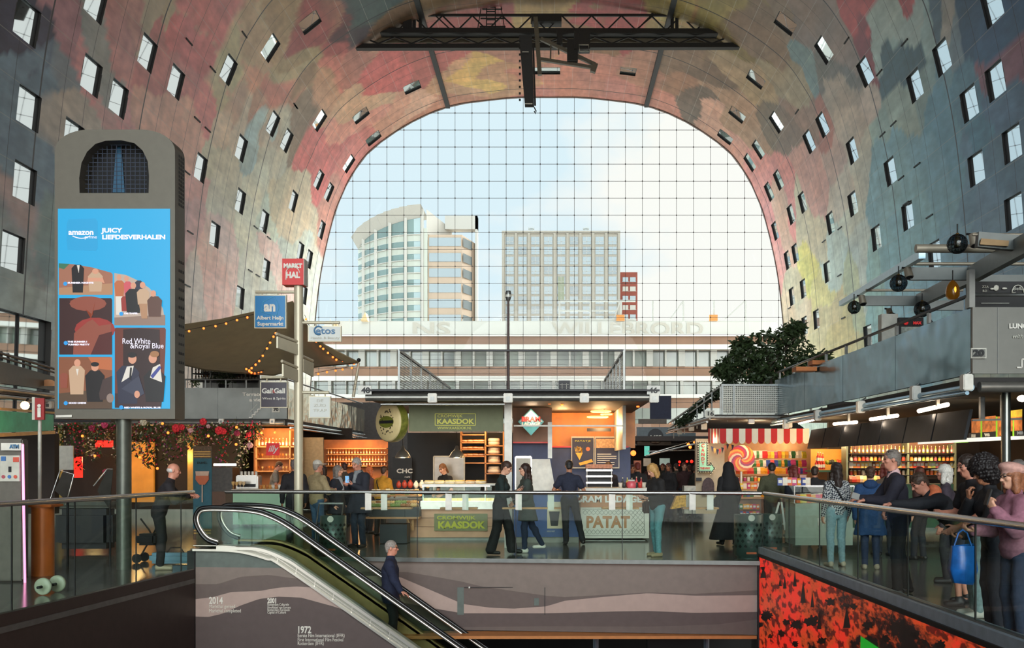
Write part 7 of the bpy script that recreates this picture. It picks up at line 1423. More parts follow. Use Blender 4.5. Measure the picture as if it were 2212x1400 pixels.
wire_lamp(2068,527,13.8,.85,'smoked glass globe lamp in front of the big pipe'); wire_lamp(1941,612,16,.85,'smoked glass globe lamp below the long tie pipe'); wire_lamp(1845,664,20,.8,'smoked glass globe lamp at the low end of the gutter'); wire_lamp(1925,690,20,.85,'smoked glass globe lamp over the terrace handrail'); wire_lamp(1992,668,18,.9,'smoked glass globe lamp beside the second column')
t = thing('egg_lamp', 'dark amber egg shaped pendant lamp glowing inside', 'lamp', P(2058,628,14.6)); MB().lathe((0,0,0), [(0,-.13),(.06,-.125),(.095,-.08),(.1,-.02),(.085,.06),(.05,.12),(.02,.15),(0,.155)], 20).build('shell', mat('amber_glass',(70,50,16),.12,.3,.1,5,emit=.06,ecol=(255,160,30)), t); MB().ball((.0,-.095,.0), .03, 8, (.6,.3,1.6)).build('glow', mat('amber_glow',(255,190,60),.3,noise=0,emit=1.2), t); MB().cyl((0,0,.15),(0,0,.3), .008, n=5).build('cord', M_black, t)
t = thing('bell_lamp', 'dark bell shaped pendant lamp with small stars near the drinks fridge', 'lamp', P(2011,710,17)); MB().lathe((0,0,0), [(.085,-.18),(.085,.05),(.05,.1),(.0,.16)], 14).build('shade', mat('bell_navy',(26,34,48),.4), t)
# terrace kitchen sign and drinks fridge
ks = thing('pizza_menu_sign', 'black pizza menu sign boards with white drawings above the terrace rail', 'sign', P(2155,660,14.9)); q = ks.location
front_box(2106,2230,608,664,14.9,.06,M_black,'board',ks)
for s, px, py, h_, w in (('ZZA',2128,620,7,14),('RO',2127,629,7,9),('Bella',2199,624,10,22),('Mamma',2200,634,8,26)): ftext(s, px, py, 14.88, h_, w, M_offwhite, ks)
m_ = MB(); m_.ball(P(2152,622,14.87)-q, .045, 8, (1,.2,1)).ball(P(2144,624,14.87)-q, .025, 8, (1.6,.2,.6)).ball(P(2170,623,14.87)-q, .03, 8, (1.4,.2,.5)); m_.tube([P(2199+13*math.cos(a),632-16*math.sin(a),14.87)-q for a in [i*PI/8 for i in range(9)]], .008, 5); m_.bar(P(2120,655,14.87)-q,P(2180,655,14.87)-q,.006); m_.build('drawings', M_offwhite, ks)
front_box(2130,2230,666,672,14.95,.05,mat('kitchen_mix',(150,140,130),.5,0,.5,30),'utensil_rail',ks)
t = thing('drinks_fridge', 'dark drinks fridge with a red round logo behind the terrace rail', 'fridge', P(1968,742,18)); q = t.location; front_box(1942,1995,686,742,18,.5,M_black,'case',t); front_box(1947,1990,706,742,17.98,.02,mat('fridge_glow',(150,160,150),.3,0,.4,20),'door',t)
MB().ball(P(1957,697,17.97)-q, .045, 12, (1,.2,1)).build('round_logo', mat('logo_red',(210,40,40),.5,emit=.3), t); ftext('MAX', 1981, 698, 17.98, 8, 18, mat('logo_red'), t, b=.004)
MB().box(-.5,-.2,.1,.3,0,.55).build('side_board', M_offwhite, t)
for px, py, lab in ((1780,781,'orange board on the terrace behind the blue balustrade'), (1745,795,'low orange board at the far end of the terrace')): 
    tag(front_box(px-25,px+20,py-3,py+6,22,.4,mat('orange_board2',(190,110,50),.6),'serving_board'), lab, 'board')
# ------------------------------------------------------------------ tree on the stall 16 terrace and climbing plant
def tree(name, label, c, blobs, n, m, leaf, seed, trunk):
    rr2 = random.Random(seed); t = thing(name, label, 'tree', c); mb = MB(); q = Vector(c)
    for i in range(n):
        b = blobs[rr2.randrange(len(blobs))]; u = Vector((rr2.gauss(0,1),rr2.gauss(0,1),rr2.gauss(0,1))).normalized()*(rr2.random()**.33); p = Vector((b[0]+u.x*b[3], b[1]+u.y*b[3], b[2]+u.z*b[4]))-q
        d = Vector((rr2.uniform(-1,1),rr2.uniform(-1,1),rr2.uniform(-1,.5))).normalized(); s_ = d.cross(Vector((rr2.uniform(-1,1),rr2.uniform(-1,1),rr2.uniform(-1,1)))).normalized(); L_ = leaf*rr2.uniform(.6,1.3)
        mb.add([p, p+d*L_*.45+s_*L_*.22, p+d*L_, p+d*L_*.45-s_*L_*.22], [(0,1,2,3)])
    mb.build('foliage', m, t); tk_ = MB(); [tk_.tube([Vector(a)-q for a in pl], rad, 7) for pl, rad in trunk]; tk_.build('trunk', mat('bark', (60,48,38), .8), t); return t
YTR = 28.5
tp = lambda px, py, y=YTR: tuple(P(px,py,y))
bl = [(*tp(cx,cy,YTR+dy), r*YTR/KF, r*YTR/KF*.8) for cx, cy, r, dy in ((1650,745,42,0),(1700,728,34,.2),(1712,760,45,0),(1610,775,40,-.1),(1580,790,32,.1),(1660,790,50,0),(1740,785,36,.1),(1630,805,38,0),(1700,800,40,0),(1561,802,22,0),(1775,775,22,.1),(1600,745,22,0),(1720,708,18,0),(1655,815,34,.2))]
tree('terrace_tree', 'dense dark green tree on the terrace behind the wire mesh balustrade', tp(1665,835), bl, 5200, mat('tree_leaf', (48,64,34), .55, 0, .35, 4), .17, 5, [([tp(1668,840),tp(1664,800),tp(1655,760)], [.09,.07,.04]), ([tp(1664,805),tp(1610,770),tp(1585,780)], [.05,.035,.02]), ([tp(1662,790),tp(1705,745),tp(1725,720)], [.05,.035,.02]), ([tp(1660,780),tp(1690,770),tp(1760,775)], [.04,.03,.015])])
bl2 = [(*tp(lerp(1590,1468,u), lerp(812,912,u**.9)+3*math.sin(u*9), lerp(28,31,u)), .20-.05*u, .17-.04*u) for u in [i/16 for i in range(17)]]
cp = tree('climbing_plant', 'dark climbing plant growing along a slanting stem beside the tree', tp(1468,915,31), bl2, 2300, mat('ivy_leaf', (40,54,30), .6, 0, .3, 4), .11, 8, [([tp(1468,915,31),tp(1530,858,29.5),tp(1590,812,28)], [.04,.035,.03])]); cp['category'] = 'plant'
# ------------------------------------------------------------------ stall 16: mesh balustrade, roof, awning, candy stall
Y16 = 26.0; X16 = PX(1535,Y16)
mb16 = thing('mesh_balustrade', 'wire mesh balustrade of stall 16 joined to a slanting railing', 'balustrade', (X16, Y16, 2.97)); q = mb16.location; T_ = lambda px, py, y=Y16: P(px,py,y)-q
MB().add([T_(1560,833),T_(1686,833),T_(1686,893),T_(1560,893)], [(0,1,2,3)]).build('mesh_panel', M_mesh, mb16); MB().box(T_(1560,0).x,T_(1686,0).x,.05,.07,T_(0,893).z,T_(0,833).z).build('backing', mat('mesh_backing', (96,100,96), .6), mb16)
m_ = MB(); m_.bar(T_(1558,832),T_(1688,832),.05); [m_.bar(T_(px,832),T_(px,896),.045) for px in (1560,1585,1686)]
y2 = 36; s16 = [(X16, Y16), (PX(1445,y2), y2)]
m_.bar(T_(1560,833), Vector((s16[1][0],s16[1][1],PZ(915,y2)))-q, .05); m_.bar(T_(1535,860), Vector((s16[1][0],s16[1][1],PZ(926,y2)))-q, .04)
for i in range(8): u = i/8; a = T_(1556,835).lerp(Vector((s16[1][0],y2,PZ(916,y2)))-q, u); m_.bar(a, a+Vector((0,0,-.85*(1-u*.3))), .03)
m_.build('rails', M_grey, mb16)
front_box(1524,1543,887,902,Y16-.25,.03,M_offwhite,'number_board',mb16); ftext('16', 1534, 894, Y16-.26, 12, 13, M_black, mb16, b=.004)
r16 = thing('stall_roof', 'dark roof of the candy stall with a grey pipe and small white boxes', 'roof', (X16, Y16, 2.78)); q = r16.location
MB().prism([Vector((PX(1535,Y16),Y16,2.82))-q, Vector((PX(1700,Y16),Y16,2.82))-q, Vector((PX(1700,Y16)+3,y2,2.82))-q, Vector((s16[1][0],y2,2.82))-q], (0,0,.14)).build('deck', mat('soffit_dark'), r16)
m_ = MB(); m_.cyl((0,-.05,.12),(PX(1700,Y16)-q.x,-.05,.12), .075, n=14).cyl((0,-.05,.1),(s16[1][0]-q.x,y2-q.y,.12), .05, n=10).cyl((-.1,-.05,0),(s16[1][0]-q.x-.1,y2-q.y,.02), .03, n=8); m_.build('edge_pipes', mat('pipe_grey'), r16)
for px, py, y in ((1622,905,26),(1703,913,25.4),(1520,918,27.5),(1493,922,30),(1468,930,33)): p = P(px,py,y)-q; MB().box(p.x-.08,p.x+.08,p.y-.1,p.y,p.z-.13,p.z+.08,bev=.01).build('white_box', M_white, r16)
aw = thing('striped_awning', 'red and white striped scalloped awning of the candy stall', 'awning', (PX(1650,25.4), 25.4, PZ(960,25.4))); q = aw.location; M_ar = mat('awning_red', (190,30,30), .7, 0, .05); M_awh = mat('awning_white', (222,214,194), .7, 0, .04)
n_s = 14
for i in range(n_s):
    a, b = lerp(1555,1748,i/n_s), lerp(1555,1748,(i+1)/n_s); pts = [(a,926),(b,926),(b,950)]+[((a+b)/2+(b-a)/2*math.cos(t_), 950+9*math.sin(t_)) for t_ in [k*PI/8 for k in range(1,8)]]+[(a,950)]
    MB().prism([P(x_,y_,25.4)-q for x_, y_ in pts], (0,.012,0)).build('stripe', M_ar if i % 2 == 0 else M_awh, aw)
for i in range(8):
    a, b = lerp(1530,1556,i/8), lerp(1530,1556,(i+1)/8); ya, yb = lerp(26.45,25.4,i/8), lerp(26.45,25.4,(i+1)/8); MB().prism([P(a,926,ya)-q,P(b,926,yb)-q,P(b,958,yb)-q,P(a,957,ya)-q], (0,.012,0)).build('side_stripe', M_awh if i % 2 else M_ar, aw)
light('POINT', (PX(1640,26.2), 26.6, 2.45), 60, (1,.72,.42), .3); light('POINT', (PX(1700,27.5), 27.6, 2.3), 40, (1,.68,.38), .3); light('POINT', (PX(1545,25.6),25.9,2.3), 14, (1,.72,.45), .1)
front_box(1503,1565,948,1110,26.6,.2,mat('candy_wall',(196,176,146),.7,0,.06),'wall_candy',kind='structure'); front_box(1565,1790,952,1130,28.0,.15,mat('candy_back',(160,120,84),.7,0,.3,3),'wall_candy_back',kind='structure')
ca = thing('candy_arrow_sign', 'mint coloured lit arrow sign with red candy lettering and bulbs', 'sign', (PX(1520,26.3), 26.3, PZ(1024,26.3))); q = ca.location
arrow = [(1508,955),(1529,955),(1529,1003),(1535,1003),(1535,998),(1545,1012),(1535,1025),(1535,1020),(1508,1020)]
MB().prism([P(a,b,26.3)-q for a, b in arrow], (0,.12,0)).build('case', mat('arrow_case',(60,56,46),.5), ca); inn_ = [(1511,958),(1526,958),(1526,1006),(1537,1006),(1537,1004),(1542,1012),(1537,1019),(1537,1017),(1511,1017)]
MB().prism([P(a,b,26.28)-q for a, b in inn_], (0,.02,0)).build('face', mat('arrow_mint',(150,200,160),.5,noise=0,emit=.35), ca)
for i, ch in enumerate('CANDY'): ftext(ch, 1518.5, 963+i*9.6, 26.26, 10, 7, mat('sign_red'), ca, b=.004)
ftext('THIS WAY', 1523, 1012, 26.26, 6, 22, mat('sign_red'), ca, b=.004); m_ = MB()
for (a, b) in zip(arrow, arrow[1:]+arrow[:1]):
    L_ = math.hypot(b[0]-a[0], b[1]-a[1]); k_ = max(1, int(L_/5)); [m_.ball(P(lerp(a[0],b[0],j/k_), lerp(a[1],b[1],j/k_), 26.27)-q, .013, 5) for j in range(k_)]
m_.build('marquee_dots', mat('dot_cream',(226,216,180),.4,emit=.4), ca)
lo = thing('lollipop_display', 'large swirling red and yellow lollipop display at the candy stall', 'display', P(1602,1030,26.8)); c0 = P(1602,990,26.75)-lo.location; cols = [mat('swirl%d' % i, c, .3) for i, c in enumerate([(200,40,30),(226,160,50),(214,90,40),(226,206,170),(150,40,90)])]; R_l = .34
for i in range(15):
    a0 = i*2*PI/15; m_ = MB(); pts = [c0+Vector(((.02+R_l*t_)*math.cos(a0+2.2*t_), 0, (.02+R_l*t_)*math.sin(a0+2.2*t_))) for t_ in np.linspace(0,1,8)]; pt2 = [c0+Vector(((.02+R_l*t_)*math.cos(a0+.42+2.2*t_), 0, (.02+R_l*t_)*math.sin(a0+.42+2.2*t_))) for t_ in np.linspace(0,1,8)]
    m_.prism(pts+pt2[::-1], (0,.08,0)); m_.build('swirl', cols[i % 5], lo)
MB().cyl(c0+Vector((0,.05,-R_l)), c0+Vector((0,.05,-1.2)), .03, n=8).build('stick', M_white, lo)
cnd = [(200,40,40),(220,150,40),(230,200,60),(190,60,110),(60,110,60),(60,80,150),(226,210,190),(220,100,40)]
ct_ = thing('candy_counter', 'candy stall counter packed with trays and steps', 'counter', (PX(1645,26.2), 26.2, 0)); 
for (py, dy) in ((1074,0),(1056,.3),(1040,.6),(1024,.9)): front_box(1572,1745,py,py+4,26.2+dy,.34,M_wood,'tray_step',ct_)
front_box(1572,1745,1078,1135,26.3,1.0,mat('candy_front',(120,90,70),.6,0,.3,6),'front',ct_)
for py, dy, k_ in ((1074,.15,'bag'),(1056,.45,'box'),(1040,.75,'jar'),(1024,1.05,'bag')): goods(k_, cnd, line_pts(1575,1742,py,26.2+dy,22), {'bag':'bright candy bag on the stepped candy counter','box':'bright candy carton on the stepped candy counter','jar':'jar of sweets on the stepped candy counter'}[k_], {'bag':'candy bags on the counter','box':'candy cartons on the counter','jar':'sweet jars on the counter'}[k_], 1.0)
goods('box', cnd, line_pts(1576,1640,1100,25.9,9)+line_pts(1576,1640,1116,25.9,9), 'small bright packet in the rack in front of the candy stall', 'packets in the front candy rack', .9)
for py in (990,1008): goods('bag', cnd, line_pts(1625,1740,py,27.4,15), 'candy bag hanging at the back of the candy stall', 'hanging candy bags', 1.1)
for i in range(9):
    px = 1536+i*5.5; tag(MB().add([Vector((0,0,0)),Vector((.07,0,-.02)),Vector((.03,0,-.16))], [(0,1,2)]).add([Vector((0,.01,0)),Vector((.07,.01,-.02)),Vector((.03,.01,-.16))], [(2,1,0)]).build('bunting_flag', cols[i % 3] if i % 2 else mat('flag_navy',(40,50,80),.7), loc=P(px,964+6*math.sin(i*.7),26.2)), 'tiny bunting flag strung beside the candy arrow sign', 'flag', 'bunting flags by the candy sign')
t = thing('round_clock_sign', 'dark round topped sign on the candy wall below the arrow', 'sign', P(1530,1070,26.4)); m_ = MB(); m_.add([Vector((.16*math.cos(a),0,.25+.22*math.sin(a))) for a in [i*PI/10 for i in range(11)]]+[Vector((-.16,0,0)),Vector((.16,0,0))], [tuple(range(13))]); m_.box(-.16,.16,.005,.06,0,.25); m_.build('board', mat('sign_darkplum',(70,50,52),.6,0,.4,14), t)
front_box(1504,1516,1032,1039,26.4,.05,M_dark,'name_plate',label='small dark plate on the cream candy wall',cat='plate')
t = thing('candy_case', 'small glass case of yellow sweets on a stand', 'display case', P(1500,1093,25)); front_box(1478,1503,1050,1110,25,.4,mat('case_silver',(150,146,136),.3,.3,.3,10),'case',t)
t = thing('snack_rack', 'yellow and red snack rack beside the blonde woman', 'rack', P(1465,1100,24.5)); MB().prism([P(1450,1100,24.5)-t.location,P(1482,1096,24.5)-t.location,P(1482,1070,24.5)-t.location,P(1462,1072,24.5)-t.location], (0,.3,0)).build('crate', mat('rack_mix',(200,150,50),.6,0,.6,18), t)
# ------------------------------------------------------------------ under the east roof: tube lamps, hanging boards, shelves, menus
def tube_lamp(a, b, label, r=.035):
    t = thing('tube_lamp', label, 'lamp', a); v = Vector(b)-Vector(a); MB().cyl((0,0,0), v*.64, r, n=10).build('tube', M_tube, t); MB().cyl(v*.70, v, r, n=10).build('short_tube', M_tube, t); MB().bar(v*.67-Vector((0,0,0)), v*.67+Vector((0,0,.35)), .05).build('hanger', M_offwhite, t); light('POINT', tuple(Vector(a)+v*.5+Vector((0,0,-.12))), 6, (1,.8,.6), .08)
xs_ = XR+.45; U_ = lambda px, py: (xs_, xs_*KF/(px-VX), PZ(py, xs_*KF/(px-VX)))
tube_lamp(U_(1985,888), U_(2047,874), 'nearest glowing tube lamp under the east roof above the grey haired man'); tube_lamp(U_(1881,906), U_(1938,898), 'glowing tube lamp under the east roof above the houndstooth woman'); tube_lamp(U_(1802,916), U_(1850,912), 'short glowing tube lamp above the green shop counter'); tube_lamp(U_(1726,915), U_(1765,906), 'farthest thin tube lamp next to the striped awning', .02)
tag(MB().ball((0,0,0), .045, 8, (1.6,1,1)).build('lamp_tip', M_tube, loc=P(2208,861,13.2)), 'round glowing lamp end at the corner of the east roof', 'lamp')
hb = thing('hanging_menu_boards', 'row of dark tilted menu boards hanging under the east roof', 'boards', (xs_, 14.5, 2.1)); q = hb.location; xh = XR+.35
for i in range(7):
    a, b = lerp(15.1,24.4,i/7), lerp(15.1,24.4,(i+1)/7)-.06; m_ = MB(); m_.prism([Vector((xh,a,2.06))-q,Vector((xh,b,2.06))-q,Vector((xh+.10,b,2.52))-q,Vector((xh+.10,a,2.52))-q], (.05,0,0)); o = m_.build('board', mat('board_night',(18,23,30),.65,0,.5,5), hb)
# lit menu signs of the wrap stall
wm = thing('wrap_stall_menu', 'backlit food picture menu of the wrap stall above the crowd', 'menu sign', P(2100,960,17)); q = wm.location; M_ = lambda px, py: P(px, py, lerp(19.5,16.2,(px-1985)/245))-q
def mpanel(pts, m, name='picture', off=.02): MB().prism([M_(a,b)+Vector((0,-off,0)) for a, b in pts], (0,.01,0)).build(name, m, wm)
MB().prism([M_(1985,950),M_(2230,941),M_(2230,948),M_(1985,960)], (0,.06,0)).build('light_bar', mat('menu_white',(235,235,225),.4,noise=0,emit=.9), wm)
M_food = mat('food_picture',(200,120,60),.5,0,.8,9,emit=.5,ecol=(200,110,50)); M_lime = mat('menu_lime',(130,190,40),.5,noise=0,emit=.7); M_mdk = mat('menu_dark',(40,38,44),.5)
mpanel([(1990,952),(2058,950),(2058,958),(1990,959)], mat('menu_red',(190,60,50),.5,0,.5,20,emit=.6)); mpanel([(2062,948),(2091,947),(2091,956),(2062,957)], M_lime)
mpanel([(2098,905),(2118,904),(2118,935),(2098,937)], M_food); mpanel([(2092,936),(2118,935),(2118,947),(2092,949)], M_mdk); mpanel([(2120,901),(2150,898),(2150,932),(2120,934)], M_food); mpanel([(2120,934),(2150,932),(2150,945),(2120,947)], M_mdk)
for px in (2117,2150): mpanel([(px,900),(px+3,900),(px+3,946),(px,947)], M_lime, 'lime_bar', .03)
mpanel([(2154,900),(2163,900),(2163,940),(2154,944)], M_food); mpanel([(2179,888),(2207,884),(2207,900),(2179,903)], mat('menu_yellow2',(230,190,60),.5,0,.4,12,emit=.6)); mpanel([(2179,903),(2207,900),(2207,930),(2179,932)], M_food); mpanel([(2190,931),(2225,929),(2225,940),(2190,942)], M_mdk); mpanel([(2186,905),(2189,905),(2189,942),(2186,942)], M_lime, 'lime_bar', .03)
for s, px, py, w in (('DURUM',2105,942,18),('WRAPS',2136,940,24),('MEALS',2208,936,26)):
    p = M_(px,py)+Vector((0,-.035,0)); text(s, 8*17/KF, tuple(p), M_white, wm, width=w*17/KF, bold=.006)
light('AREA', tuple(P(2110,930,16.5)), 10, (1,.8,.5), 1.0, rot=(PI/2,0,0), sy=.3)
tag(MB().cyl((PX(2173,14.6),14.6,0),(PX(2173,14.6),14.6,2.8), .065, n=16).build('column', mat('steel_column',(120,126,120),.25,.8)), 'round steel column behind the curly haired woman', 'column')
m_ = MB(); m_.bar((PX(2100,15.5),15.5,PZ(908,15.5)),(PX(2207,15.5),15.5,PZ(905,15.5)),.03); m_.bar((PX(2121,16),16,2.8),(PX(2121,16),16,PZ(905,16)),.07); m_.bar((PX(2163,15.6),15.6,2.8),(PX(2163,15.6),15.6,PZ(905,15.6)),.03); m_.build('trim_hanger_frame', M_grey, kind='structure')
# shop interior: back walls and shelves
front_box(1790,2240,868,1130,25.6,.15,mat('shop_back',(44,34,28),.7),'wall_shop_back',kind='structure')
MB().box(11,11.2,10,26,0,2.8).build('wall_shop_side', mat('shop_back'), kind='structure')
front_box(1840,2060,950,1035,24.2,.05,mat('shelf_glow',(90,60,40),.6,0,.3,3),'wall_shelf_back',kind='structure')
ps = thing('product_shelves', 'lit shop shelves full of small colourful packages behind the crowd', 'shelf', (PX(1930,23.8), 23.8, 0))
for py in (979,996,1011,1026): front_box(1832,2062,py,py+1.8,23.8,.35,M_dark,'shelf_board',ps)
for px in (1828,1960,2062): front_box(px,px+4,955,1060,23.8,.4,mat('shelf_post',(110,120,100),.4,.3),'upright',ps)
pk = [(200,60,40),(224,140,50),(220,190,110),(230,206,180),(190,90,90),(150,170,60),(220,110,60),(120,60,40)]
for py, k_, n_ in ((979,'bottle',26),(996,'jar',26),(1011,'box',28),(1026,'jar',26)): goods(k_, pk, line_pts(1834,2060,py,23.95,n_), {'bottle':'small bottle on the lit shop shelves behind the crowd','jar':'small jar on the lit shop shelves behind the crowd','box':'small carton on the lit shop shelves behind the crowd'}[k_], {'bottle':'bottles on the lit shop shelves','jar':'jars on the lit shop shelves','box':'cartons on the lit shop shelves'}[k_], .95 if k_ != 'bottle' else .6)
goods('bag', pk, line_pts(1834,1900,1042,23.7,9), 'snack bag on the lowest lit shop shelf', 'bags on the lowest lit shelf', .9)
light('AREA', (PX(1950,23.4), 23.1, 2.5), 120, (1,.66,.36), 2.2, rot=(.45,0,0), sy=.3)
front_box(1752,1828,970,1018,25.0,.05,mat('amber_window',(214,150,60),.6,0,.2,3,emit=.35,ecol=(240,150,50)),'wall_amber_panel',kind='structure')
goods('bottle', [(200,40,30),(210,60,40)], line_pts(1760,1782,1014,24.6,4)+line_pts(1764,1780,1000,24.6,3), 'bright red bottle in front of the amber panel', 'red bottles at the amber panel', .85)
goods('ballgood', [(60,60,50),(150,150,40),(200,70,40)], line_pts(1785,1822,1004,24.7,7), 'fruit on the ledge before the amber panel', 'fruit at the amber panel', 1.6)
tag(front_box(1750,1830,1016,1020,24.3,.5,mat('green_ledge',(40,90,60),.5),'ledge'), 'green ledge carrying the red bottles', 'shelf'); light('POINT', (PX(1790,24.4), 24.3, 2.25), 24, (1,.65,.3), .2)
sc_ = thing('green_shop_counter', 'green and dark shop counter behind the houndstooth woman', 'counter', (PX(1870,21.0), 21.0, 0)); front_box(1765,2060,1046,1140,21.0,.8,mat('counter_green',(36,84,50),.5,0,.3,5),'front',sc_)
dc = thing('glass_display_counter', 'low pale glass display counter behind the east railing', 'counter', (PX(1780,18.6), 18.6, 0)); front_box(1718,1842,1088,1178,18.6,.8,mat('counter_pale_green',(150,166,150),.4,0,.06),'front',dc); front_box(1715,1846,1050,1088,18.6,.8,M_clear,'glass_case',dc); m_ = MB(); q = dc.location; [m_.bar(P(a,1050,18.59)-q,P(a,1088,18.59)-q,.02) for a in (1716,1780,1845)]; m_.bar(P(1716,1050,18.59)-q,P(1845,1050,18.59)-q,.02); m_.build('case_frame', M_steel, dc)
ftext('PASTA', 1796, 1128, 18.59, 22, 62, M_offwhite, dc, b=.004)
goods('bag', cnd, line_pts(1720,1840,1087,19.0,12), 'bright packet inside the pale glass display counter', 'packets in the glass display counter', 1.0)
goods('box', cnd, line_pts(1680,1750,1049,19.4,7), 'bright carton on the end of the pale glass counter', 'cartons on the glass counter end', 1.0)
light('POINT', (PX(1790,19), 18.4, 2.3), 16, (1,.75,.5), .2)
t = thing('folding_easel', 'white folding easel frame behind the patterned bin', 'easel', P(1690,1140,19.5)); q = t.location; m_ = MB(); m_.bar(P(1683,1085,19.5)-q,P(1668,1138,19.5)-q,.035).bar(P(1688,1085,19.5)-q,P(1696,1145,19.5)-q,.035).bar(P(1668,1130,19.5)-q,P(1694,1132,19.5)-q,.03); m_.build('frame', M_white, t)
tag(front_box(1728,1742,1026,1050,20.4,.03,mat('price_pink',(200,150,140),.6),'price_board'), 'pale pink price card standing on the candy side', 'board')
# patterned litter bins
def bin_(name, label, px, py, Y, w, hh, grp=None):
    t = thing('patterned_bin', label, 'bin', (PX(px,Y), Y, 0)); M_b = mat('bin_green', (74,90,86), .4, .4, .1); MB().lathe((0,0,0), [(w*.8,0),(w*.8,.03),(w,.06),(w,hh),(w*.93,hh),(w*.9,hh-.06)], 24).build('drum', M_b, t); MB().cyl((0,-w-.01,hh-.05),(0,-w-.012,hh-.05), .06, n=10).build('badge', M_offwhite, t); p_ = MB()
    for a in range(16):
        for k in range(5):
            z = .22+k*(hh-.3)/5; dz = (hh-.3)/10*.8; a0 = a*PI/8+(PI/16 if k % 2 else 0); pt = [Vector(((w+.004)*math.cos(a0+da), (w+.004)*math.sin(a0+da), z+dd)) for da, dd in ((-.13,0),(0,dz),(.13,0),(0,-dz))]; p_.add(pt, [(0,1,2,3)])
    p_.build('diamond_pattern', mat('bin_dark',(26,34,32),.4), t); MB().box(-.09,.09,-w-.006,-w,.09,.125).build('orange_label', mat('bin_orange',(190,90,50),.5), t)
bin_('b','large patterned metal bin near the corner of the railing', 1617, 1120, 17.9, .26, .78); bin_('b','patterned metal bin behind the escalator beside the wheeled basket', 720, 1130, 18.6, .24, .72); bin_('b','second patterned metal bin partly hidden by the railing corner', 1662, 1120, 18.9, .24, .74)
# ------------------------------------------------------------------ the aisle beyond: dark stall fronts, lights, crowd backdrop
af = thing('aisle_stall', 'grey blue stall balustrade with a round dark logo down the aisle', 'balustrade', (PX(1410,44), 44, 2.9)); q = af.location
front_box(1376,1450,923,962,44,.2,mat('aisle_panel',(84,92,96),.5,.3),'panel',af); front_box(1450,1503,935,962,46,.2,mat('aisle_panel2',(70,80,84),.5,.3),'far_panel',af); MB().add([P(1416+17*math.cos(i*PI/12),943+17*math.sin(i*PI/12),43.9)-q for i in range(24)], [tuple(range(24))]).build('round_logo', M_dark, af); ftext('1455', 1416, 944, 43.85, 9, 24, M_offwhite, af, b=.008); ftext('BREWERY', 1416, 955, 43.85, 4, 18, M_offwhite, af, b=.004)
front_box(1377,1386,948,955,43.9,.05,M_white,'small_sign',af)
front_box(1380,1440,905,915,44,.3,mat('umbrella_grey',(100,92,84),.7),'parasol',label='low grey parasol on the aisle terrace',cat='parasol')
front_box(1405,1450,855,905,47,.3,mat('navy_flag',(40,44,66),.7),'flag_banner',label='navy hanging banner above the aisle beyond the fries stall',cat='banner')
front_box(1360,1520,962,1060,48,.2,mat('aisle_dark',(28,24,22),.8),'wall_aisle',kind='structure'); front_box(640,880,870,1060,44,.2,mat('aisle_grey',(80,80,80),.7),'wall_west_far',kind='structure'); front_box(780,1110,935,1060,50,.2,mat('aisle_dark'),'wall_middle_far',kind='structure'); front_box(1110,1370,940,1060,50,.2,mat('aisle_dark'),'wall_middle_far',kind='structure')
MB().box(PX(1300,50),PX(1560,50),42,56,2.65,2.85).build('ceiling_aisle', M_black, kind='structure')
for i, (px, py, r_) in enumerate(((1368,979,.11),(1358,927,.07),(1487,960,.06),(1491,966,.06),(1500,955,.05),(1468,998,.05),(1484,997,.045),(1494,997,.06),(1467,1005,.03))):
    tag(MB().ball((0,0,0), r_, 10).build('glowing_bulb', M_bulb if i < 5 else M_red, loc=P(px,py,38)), 'round orange glowing bulb down the aisle' if i < 5 else 'red glowing bulb down the aisle behind the blonde woman', 'bulb', 'orange bulbs down the aisle' if i < 5 else 'red bulbs down the aisle')
for px, w, py, h_, c, lab in ((1398,16,990,17,(170,160,140),'beige notice board hanging down the aisle'),(1436,22,990,15,(190,214,204),'pale mint notice board hanging down the aisle')): tag(front_box(px-w/2,px+w/2,py,py+h_,37,.05,mat('n%d' % px,c,.6,emit=.15),'notice_board'), lab, 'board')
tag(front_box(1392,1403,964,985,38,.05,mat('teal_glow',(90,190,170),.5,emit=.6),'teal_light'), 'small teal lit sign down the aisle', 'sign')
m_ = MB(); m_.cyl(P(1405,980,34), P(1505,950,34), .03, n=6).cyl(P(1395,985,36), P(1505,958,30), .025, n=6).cyl(P(1400,975,36), P(1505,972,36), .03, n=6); tag(m_.build('overhead_pipes', M_steel), 'thin steel pipes crossing above the aisle', 'pipes')
front_box(1370,1385,995,1100,36,.3,mat('orange_front',(190,110,80),.6,0,.2),'wall_aisle_orange',kind='structure')
for (px, y, e_) in ((1440,40,30),(1480,38,20),(1370,36,12),(760,40,40)): light('POINT', (PX(px,y), y, 2.3), e_, (1,.5,.28), .2)
# ------------------------------------------------------------------ maintenance gantry under the crown
YC = 70.0; cg = thing('maintenance_gantry', 'long black maintenance gantry with trusses hanging under the vault', 'gantry', (PX(1185,YC), YC, PZ(108,YC))); q = cg.location; C_ = lambda px, py, y=YC: P(px,py,y)-q
M_ct = mat('gantry_black', (30,28,26), .6, .3)
m_ = MB(); m_.bar(C_(745,102), C_(1615,100), .5, .32); m_.bar(C_(738,70), C_(1632,72), .8, .34); m_.build('main_beams', M_ct, cg)
m_ = MB(); m_.bar(C_(742,87,YC+.5), C_(1622,86,YC+.5), .04, .4); m_.build('web_panel', mat('gantry_web', (96,88,70), .6), cg)
m_ = MB()
for i in range(24): a, b = lerp(745,1610,i/24), lerp(745,1610,(i+1)/24); m_.bar(C_(a,80 if i % 2 else 94), C_(b,94 if i % 2 else 80), .09)
m_.build('web_struts', M_ct, cg)
